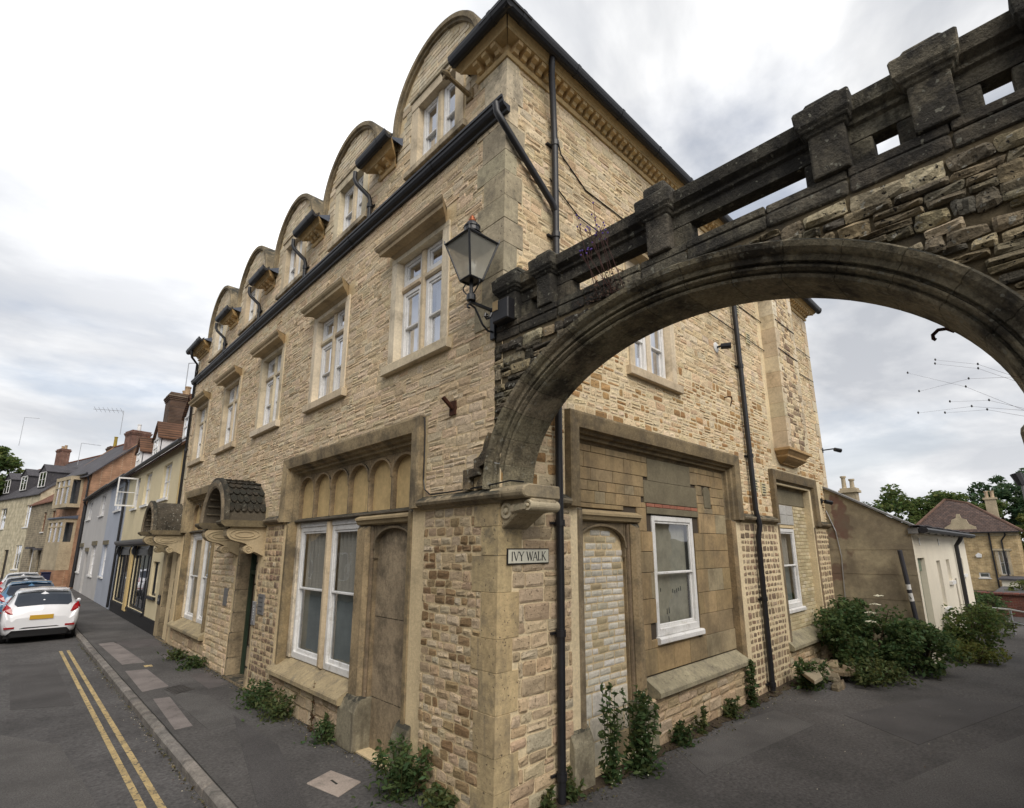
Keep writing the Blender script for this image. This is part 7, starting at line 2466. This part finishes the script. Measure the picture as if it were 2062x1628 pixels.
def weed(lab, x, y, h, rad, n, m, size, stems=6, cat='weed', name='wall_weed', lean=(0, 0), flowers=None, z0=0.0, aspect=2.4, group=None, bushy=False):
    t = thing(name, lab, cat, (x, y, z0), group)
    q = MB()
    P = []
    for k in range(stems):
        a = NR.uniform(0, 2*PI)
        rr = rad*NR.uniform(0.1, 1.0)
        hh = h*NR.uniform(0.55, 1.0)
        b0 = Vector((x+math.cos(a)*rr*0.35, y+math.sin(a)*rr*0.35, z0-0.02))
        b1 = Vector((x+math.cos(a)*rr*0.8+lean[0]*hh*0.5, y+math.sin(a)*rr*0.8+lean[1]*hh*0.5, z0+hh*0.6))
        b2 = Vector((x+math.cos(a)*rr*1.05+lean[0]*hh, y+math.sin(a)*rr*1.05+lean[1]*hh, z0+hh))
        b2.y = min(b2.y, -0.03) if x > 0.3 else b2.y
        q.tube([tuple(b0), tuple(b1), tuple(b2)], [0.006, 0.005, 0.002], 4)
        nl = n//stems
        f = NR.uniform(0.03, 1.0, nl)**(1.0 if bushy else 1.35)
        for ff in f:
            p = b0.lerp(b1, ff/0.6) if ff < 0.6 else b1.lerp(b2, (ff-0.6)/0.4)
            w = rad*(0.42 if bushy else 0.34)*(1.12-ff)
            P.append((p.x+NR.normal()*w, p.y+NR.normal()*w, max(p.z+NR.normal()*w*0.6, z0+0.01)))
    q.build('stem', M_STEM, t, kind='stuff')
    leafmesh('leaves', m, t, np.array(P), size, aspect=aspect, kind='stuff')
    if flowers:
        q = MB()
        for k in range(flowers[0]):
            i = NR.randint(len(P))
            p = P[i]
            q.lathe((p[0], p[1], p[2]+0.02), [(0.002, -0.01), (flowers[1], 0), (flowers[1]*0.6, flowers[1]*0.7), (0.001, flowers[1]*0.9)], 6)
        q.build('flower', flowers[2], t, kind='stuff')
    return t
weed('leafy clump of weeds under the near bay window, farthest along the wall', -0.16, 5.55, 0.42, 0.34, 700, L_DARK, 0.045, 12, bushy=True)
weed('sprawling weed tuft under the middle of the near bay window sill', -0.14, 4.75, 0.40, 0.36, 700, L_MID, 0.045, 12, bushy=True)
weed('low weed tuft at the base of the near walled-up doorway', -0.14, 3.28, 0.30, 0.26, 420, L_DARK, 0.04, 9, bushy=True)
t = weed('tall thin dead brown stalk below the bay window sill', -0.09, 3.75, 0.72, 0.05, 60, leafmat('dead leaf', (0.12, 0.07, 0.04)), 0.04, 2)
weed('big dark bushy weed by the building corner on the footway', -0.20, 1.22, 0.52, 0.30, 1100, L_DARK, 0.042, 16, bushy=True)
weed('bright green low weed at the foot of the building corner', -0.16, 0.62, 0.22, 0.2, 260, L_MID, 0.05, 7, bushy=True)
weed('low weeds along the wall below the far bay window', -0.22, 9.5, 0.26, 0.34, 420, L_DARK, 0.05, 10, bushy=True)
weed('thin grassy weed tuft near the far door', -0.25, 10.9, 0.22, 0.3, 300, L_MID, 0.05, 8, bushy=True)
weed('small green weed at the foot of the corner drainpipe', 0.98, -0.10, 0.30, 0.12, 160, L_MID, 0.05, 6)
weed('small green weed left of the corner drainpipe foot', 0.62, -0.12, 0.24, 0.1, 110, L_MID, 0.05, 5)
weed('tall spire-like green weed against the white brick doorway', 1.62, -0.14, 1.12, 0.13, 520, L_DARK, 0.05, 6, flowers=(30, 0.006, M_WFLOW))
weed('wide leafy green weed between the white brick doorway and the sill', 2.12, -0.22, 0.92, 0.24, 1100, L_DARK, 0.05, 14, flowers=(50, 0.006, M_WFLOW))
weed('low dark weed at the wall under the lane window sill', 3.2, -0.12, 0.30, 0.22, 320, L_DARK, 0.045, 8, bushy=True)
weed('slender young weed under the lane window sill', 3.75, -0.12, 0.42, 0.1, 130, L_MID, 0.05, 4)
weed('small tuft of grass at the wall before the second drainpipe', 4.75, -0.12, 0.30, 0.16, 240, L_MID, 0.05, 8, bushy=True)
weed('tall slim weed just left of the second drainpipe', 5.55, -0.12, 0.86, 0.14, 300, L_DARK, 0.055, 6)
weed('leafy weed just right of the second drainpipe foot', 7.45, -0.40, 0.55, 0.30, 600, L_DARK, 0.06, 10, bushy=True)
def bush(lab, x, y, h, rad, n, m, size, flowers=None, name='bush'):
    t = thing(name, lab, 'bush', (x, y, 0), 'bushes by the lean-to')
    q = MB()
    for k in range(8):
        a = NR.uniform(0, 2*PI)
        q.tube([(x+0.1*math.cos(a), y+0.1*math.sin(a), 0), (x+rad*0.4*math.cos(a), y+rad*0.4*math.sin(a), h*0.5), (x+rad*0.6*math.cos(a), y+rad*0.6*math.sin(a), h*0.85)], [0.02, 0.014, 0.005], 4)
    q.build('branches', M_BARK, t)
    P = clumps((x, y, h*0.45), (rad, rad, h*0.5), 60, 0.26*rad+0.06, n, 0.45)
    P = P[P[:, 2] > 0.02]
    leafmesh('foliage', m, t, P, size)
    if flowers:
        q = MB()
        for k in range(flowers):
            a = NR.uniform(-0.5, 0.5)
            c_ = (x-0.55*rad+a*0.3, y-0.5*rad+a*0.4, h*(0.72+0.12*k))
            for j in range(26):
                b_ = NR.uniform(0, 2*PI)
                r_ = 0.09*math.sqrt(NR.uniform(0, 1))
                q.lathe((c_[0]+r_*math.cos(b_), c_[1]+r_*math.sin(b_), c_[2]+0.02-r_*0.3), [(0.003, -0.01), (0.016, 0), (0.002, 0.008)], 5)
        q.build('flower_head', M_WFLOW, t, kind='stuff')
    return t
bush('dark bush with pale elder flower heads below the stained end wall', 9.6, -0.80, 1.45, 0.9, 5200, L_DARK, 0.075, 4)
bush('dark bush round the foot of the leaning post', 10.25, -1.60, 1.10, 0.72, 3800, L_DARK, 0.075)
bush('low leafy bush in front of the stone slabs', 8.6, -1.15, 0.42, 0.60, 1800, L_MID, 0.06)
bush('fern-like green shrub rising against the stained end wall', 10.6, -0.35, 1.55, 0.45, 1500, L_DARK, 0.09)
bush('feathery green bush along the pale side wall of the lean-to', 13.6, -2.05, 1.15, 0.8, 4200, L_TREE, 0.07)
bush('yellowish low bush at the lane edge beyond the feathery bush', 12.3, -2.25, 0.42, 0.55, 1500, L_YEL, 0.06)
bush('straggling green bush beside the grey railing', 17.6, -2.0, 0.75, 0.7, 2200, L_MID, 0.08)
bush('dark shrub against the brick wall end by the railing', 22.2, -1.7, 0.9, 0.8, 1800, L_DARK, 0.09)
for i, (quad, z, lab) in enumerate((([(1604, 1345), (1640, 1336), (1656, 1362), (1640, 1371)], 0.30, 'broken pale stone slab leaning on top of the rubble heap'), ([(1640, 1336), (1668, 1343), (1672, 1356), (1656, 1360)], 0.22, 'broken pale stone slab lying behind the leaning one'), ([(1642, 1322), (1662, 1326), (1660, 1334), (1638, 1331)], 0.20, 'small flat stone at the back of the rubble heap'))):
    q = MB()
    pts = [gpt(*p, z) for p in quad]
    if sum(pts[k][0]*pts[(k+1) % 4][1]-pts[(k+1) % 4][0]*pts[k][1] for k in range(4)) < 0: pts.reverse()
    q.prism(pts, z-0.07, z, 0, vary(lin(164, 152, 130), r, 0.05, 0.02))
    o = q.build('stone_slab', M_SLAB, bevel=0.01)
    tag(o, lab, 'stone slab', 'stones heaped below the cream brick window')
    q = MB()
q = MB()
g = stone_geo(r, -0.16, 0.16, -0.1, 0.1, 0.12, 0.03, 0.02, 5)
bx = gpt(1674, 1372)
q.add([(bx[0]+p[1], bx[1]-p[0], p[2]+0.05) for p in g[0]], g[1], 0, lin(150, 138, 116))
tag(q.build('loose_stone', M_SLAB), 'rounded loose stone beside the broken slabs', 'stone', 'stones heaped below the cream brick window')
q = MB()
rb = random.Random(8)
for k in range(40):
    x_, y_ = 8.2+rb.uniform(-0.6, 1.2), -0.45+rb.uniform(-0.35, 0.35)
    s_ = rb.uniform(0.05, 0.14)
    g = stone_geo(rb, -s_, s_, -s_*0.7, s_*0.7, s_*0.7, s_*0.25, 0.02)
    z_ = max(0.0, 0.2-0.25*abs(x_-8.6))
    q.add([(x_+p[0], y_+p[1], z_+p[2]+0.015) for p in g[0]], g[1], 0, vary(lin(130, 118, 96), rb, 0.2, 0.05))
q.build('rubble', M_SLAB, kind='stuff')
# dirt and leaf litter along the wall foot
q = MB()
for k in range(60):
    u = k*0.2-0.1
    if u < 0.3: continue
    w0, w1 = 0.10+0.10*rb.random(), 0.10+0.10*rb.random()
    q.add([(u, 0.0, 0.03), (u+0.2, 0.0, 0.03), (u+0.2, -w1, 0.003), (u, -w0, 0.003)], [(3, 2, 1, 0)])
q.build('dirt_strip', M_SOIL, kind='stuff')
P = np.stack([NR.uniform(0.9, 12, 900), -np.abs(NR.normal(0.12, 0.12, 900))-0.02, NR.uniform(0.005, 0.03, 900)], 1)
P2 = np.stack([-np.abs(NR.normal(0.05, 0.07, 700))-0.02, NR.uniform(0.3, 13.5, 700), NR.uniform(0.005, 0.03, 700)], 1)
P3 = np.stack([-1.66-np.abs(NR.normal(0.0, 0.03, 500)), NR.uniform(-1.0, 16, 500), NR.uniform(-0.1, -0.07, 500)], 1)
leafmesh('leaf_litter', leafmat('fallen leaf', (0.085, 0.075, 0.035), 0.1), None, np.concatenate([P, P2, P3]), 0.03, 1.0, kind='stuff')
# purple flowered plant seeded on the arch
ap = thing('wall_flower', 'thin purple flowered plant with reddish leaves growing out of the arch', 'plant', (-0.03, -1.5, 4.75))
q = MB()
fl_ = []
for k in range(9):
    u = -1.5+rb.uniform(-0.22, 0.14)
    hh = rb.uniform(0.35, 0.95)
    u2 = u+rb.uniform(-0.05, 0.12)+0.05
    p0, p1, p2 = (-0.03, u, 4.70), (-0.10, (u+u2)/2, 4.70+hh*0.55), (-0.13-rb.uniform(0, 0.05), u2, 4.70+hh)
    q.tube([p0, p1, p2], [0.0035, 0.003, 0.002], 4)
    fl_.append(p2)
    for j in range(3):
        pm = Vector(p1).lerp(Vector(p2), rb.uniform(0.3, 0.8))
        pe = pm+Vector((rb.uniform(-0.03, 0.03), rb.uniform(-0.07, 0.07), rb.uniform(0.06, 0.14)))
        q.tube([tuple(pm), tuple(pe)], 0.0025, 3)
        fl_.append(tuple(pe))
q.build('stems', M_STEMD, ap, kind='stuff')
q = MB()
for p in fl_: q.lathe(p, [(0.002, -0.006), (0.008, 0), (0.007, 0.009), (0.002, 0.012)], 6)
q.build('flower', M_PURP, ap, kind='stuff')
leafmesh('leaves', leafmat('reddish leaf', (0.10, 0.075, 0.06)), ap, np.stack([NR.normal(-0.05, 0.025, 200), NR.normal(-1.5, 0.12, 200), 4.68+np.abs(NR.normal(0, 0.09, 200))], 1), 0.028, kind='stuff')
ap2 = thing('hanging_plant', 'spindly dark stems with seed heads hanging in from the right side of the arch', 'plant', (0.1, -3.95, 3.4))
q = MB()
heads = []
for k in range(7):
    v_ = 3.15+rb.uniform(-0.02, 0.22)
    u2 = -3.93+rb.uniform(0.08, 0.42)
    v2 = v_+rb.uniform(-0.02, 0.22)*(u2+3.93)/0.3
    q.tube([(0.05, -3.97, v_-0.02), (0.02, (-3.97+u2)/2, (v_+v2)/2+0.02), (0.0, u2, v2)], [0.0008, 0.0006, 0.0004], 3)
    heads.append((0.0, u2, v2))
    heads.append((0.02, (-3.97+u2)/2, (v_+v2)/2+0.02))
q.build('stems', M_STEMD, ap2, kind='stuff')
q = MB()
for p in heads: q.lathe(p, [(0.001, -0.005), (0.005, 0), (0.004, 0.006), (0.001, 0.009)], 6)
q.build('seed_head', M_BLACK, ap2, kind='stuff')

q = MB()
pts = [gpt(*p) for p in ((2062, 1480), (1900, 1540), (1700, 1628), (2062, 1700))]
if sum(pts[k][0]*pts[(k+1) % 4][1]-pts[(k+1) % 4][0]*pts[k][1] for k in range(4)) < 0: pts.reverse()
q.prism(pts, -0.02, 0.003)
q.build('lane_patch', mat('older lane tarmac', (0.108, 0.103, 0.099), 0.92, n1=(0.6, 0.3), n2=(70, 0.6), bump=0.5, bscale=170, bdist=0.009, spots=(90, 0.74, (0.2, 0.2, 0.19), 0.6)), kind='structure')
# tarmac repairs, grit in the gutter and along the walls
def repair(name, quad, z, m):
    q = MB()
    pts = [gpt(*p, z) for p in quad]
    if sum(pts[k][0]*pts[(k+1) % 4][1]-pts[(k+1) % 4][0]*pts[k][1] for k in range(4)) < 0: pts.reverse()
    q.prism(pts, z-0.02, z)
    q.build(name, m, kind='structure')
M_REP = mat('tarmac repair', (0.082, 0.078, 0.077), 0.9, n1=(0.9, 0.3), n2=(70, 0.6), bump=0.5, bscale=170, bdist=0.009, spots=(110, 0.73, (0.16, 0.16, 0.15), 0.5))
M_REP2 = mat('worn tarmac repair', (0.115, 0.110, 0.106), 0.92, n1=(0.9, 0.3), n2=(70, 0.6), bump=0.5, bscale=170, bdist=0.009, grime=(1.4, 0.58, (0.06, 0.057, 0.055), 0.6))
repair('road_repair', [(0, 1480), (120, 1500), (200, 1628), (0, 1628)], -0.0965, M_REP2)
repair('road_repair', [(20, 1340), (110, 1335), (150, 1420), (20, 1430)], -0.0965, M_REP)
repair('footway_repair', [(470, 1440), (560, 1500), (620, 1628), (520, 1628)], 0.0035, M_REP)
repair('footway_repair', [(330, 1392), (420, 1400), (500, 1450), (420, 1470)], 0.0032, M_REP2)
repair('lane_repair', [(1350, 1500), (1560, 1430), (1640, 1460), (1420, 1560)], 0.0, M_REP2)
repair('lane_repair', [(1700, 1440), (1900, 1400), (2062, 1420), (1850, 1500)], 0.0005, M_REP)
q = MB()
for k in range(900):
    w = rb.random()
    if w < 0.35: x_, y_, z_ = -1.66-abs(rb.gauss(0, 0.06)), rb.uniform(-1, 13), -0.098
    elif w < 0.6: x_, y_, z_ = -abs(rb.gauss(0.03, 0.12))-0.01, rb.uniform(0.2, 12), 0.002
    elif w < 0.85: x_, y_, z_ = rb.uniform(0.9, 10), -abs(rb.gauss(0.1, 0.2))-0.02, 0.0
    else: x_, y_, z_ = rb.uniform(0.5, 9), rb.uniform(-3.4, -0.3), 0.0
    s_ = rb.uniform(0.004, 0.011)
    a_ = rb.uniform(0, 6.28)
    c_ = vary(pick(rb, [(lin(150, 142, 130), 3), (lin(110, 102, 92), 3), (lin(190, 180, 160), 1), (lin(96, 70, 44), 1)]), rb, 0.2, 0.05)
    P = [(x_+s_*math.cos(a_+i*1.57), y_+s_*math.sin(a_+i*1.57)*rb.uniform(0.6, 1), z_) for i in range(4)]+[(x_, y_, z_+s_*0.9)]
    q.add(P, [(0, 1, 4), (1, 2, 4), (2, 3, 4), (3, 0, 4)], 0, c_)
q.build('gravel', M_SLAB, kind='stuff')

# ------------------------------------------------ what stands behind and beside the camera (seen only in the window panes)
op = thing('opposite_house', 'plain stone house row across the street, facing the near bay window', 'house', (-9.6, 12, 0))
q = MB()
q.box(-16, -9.2, -12, 46, -0.1, 5.6)
q.build('walls', M_GSTONE, op)
q = MB()
q.prism([(-16.2, -9.0), (0, 0)], 0, 1) if False else None
q.add([(-8.9, -12, 5.5), (-8.9, 46, 5.5), (-12.6, 46, 8.6), (-12.6, -12, 8.6), (-16.3, -12, 5.5), (-16.3, 46, 5.5)], [(0, 1, 2, 3), (3, 2, 5, 4), (0, 3, 4), (1, 5, 2)])
q.build('roof', M_SLATE, op)
for i in range(12):
    for v_ in (0.9, 3.6):
        q = MB()
        y0 = -10+i*4.6
        q.box(-9.21, -9.17, y0, y0+1.0, v_, v_+1.4)
        w_ = q.build('window', M_WHITE, op)
        q = MB()
        q.box(-9.171, -9.165, y0+0.08, y0+0.92, v_+0.08, v_+1.32)
        q.build('pane', M_CURTD, w_)
nb = thing('neighbour_house', 'low stone house with a slate roof across the lane, facing the blocked bays', 'house', (7, -6, 0))
q = MB()
q.box(-0.1, 13.5, -11, -5.4, -0.1, 3.4)
q.build('walls', M_OSTONE, nb)
q = MB()
q.add([(-0.3, -5.2, 3.35), (13.7, -5.2, 3.35), (13.7, -8.2, 5.6), (-0.3, -8.2, 5.6), (-0.3, -11.2, 3.35), (13.7, -11.2, 3.35)], [(0, 1, 2, 3), (3, 2, 5, 4), (0, 3, 4), (1, 5, 2)])
q.build('roof', M_SLATE, nb)
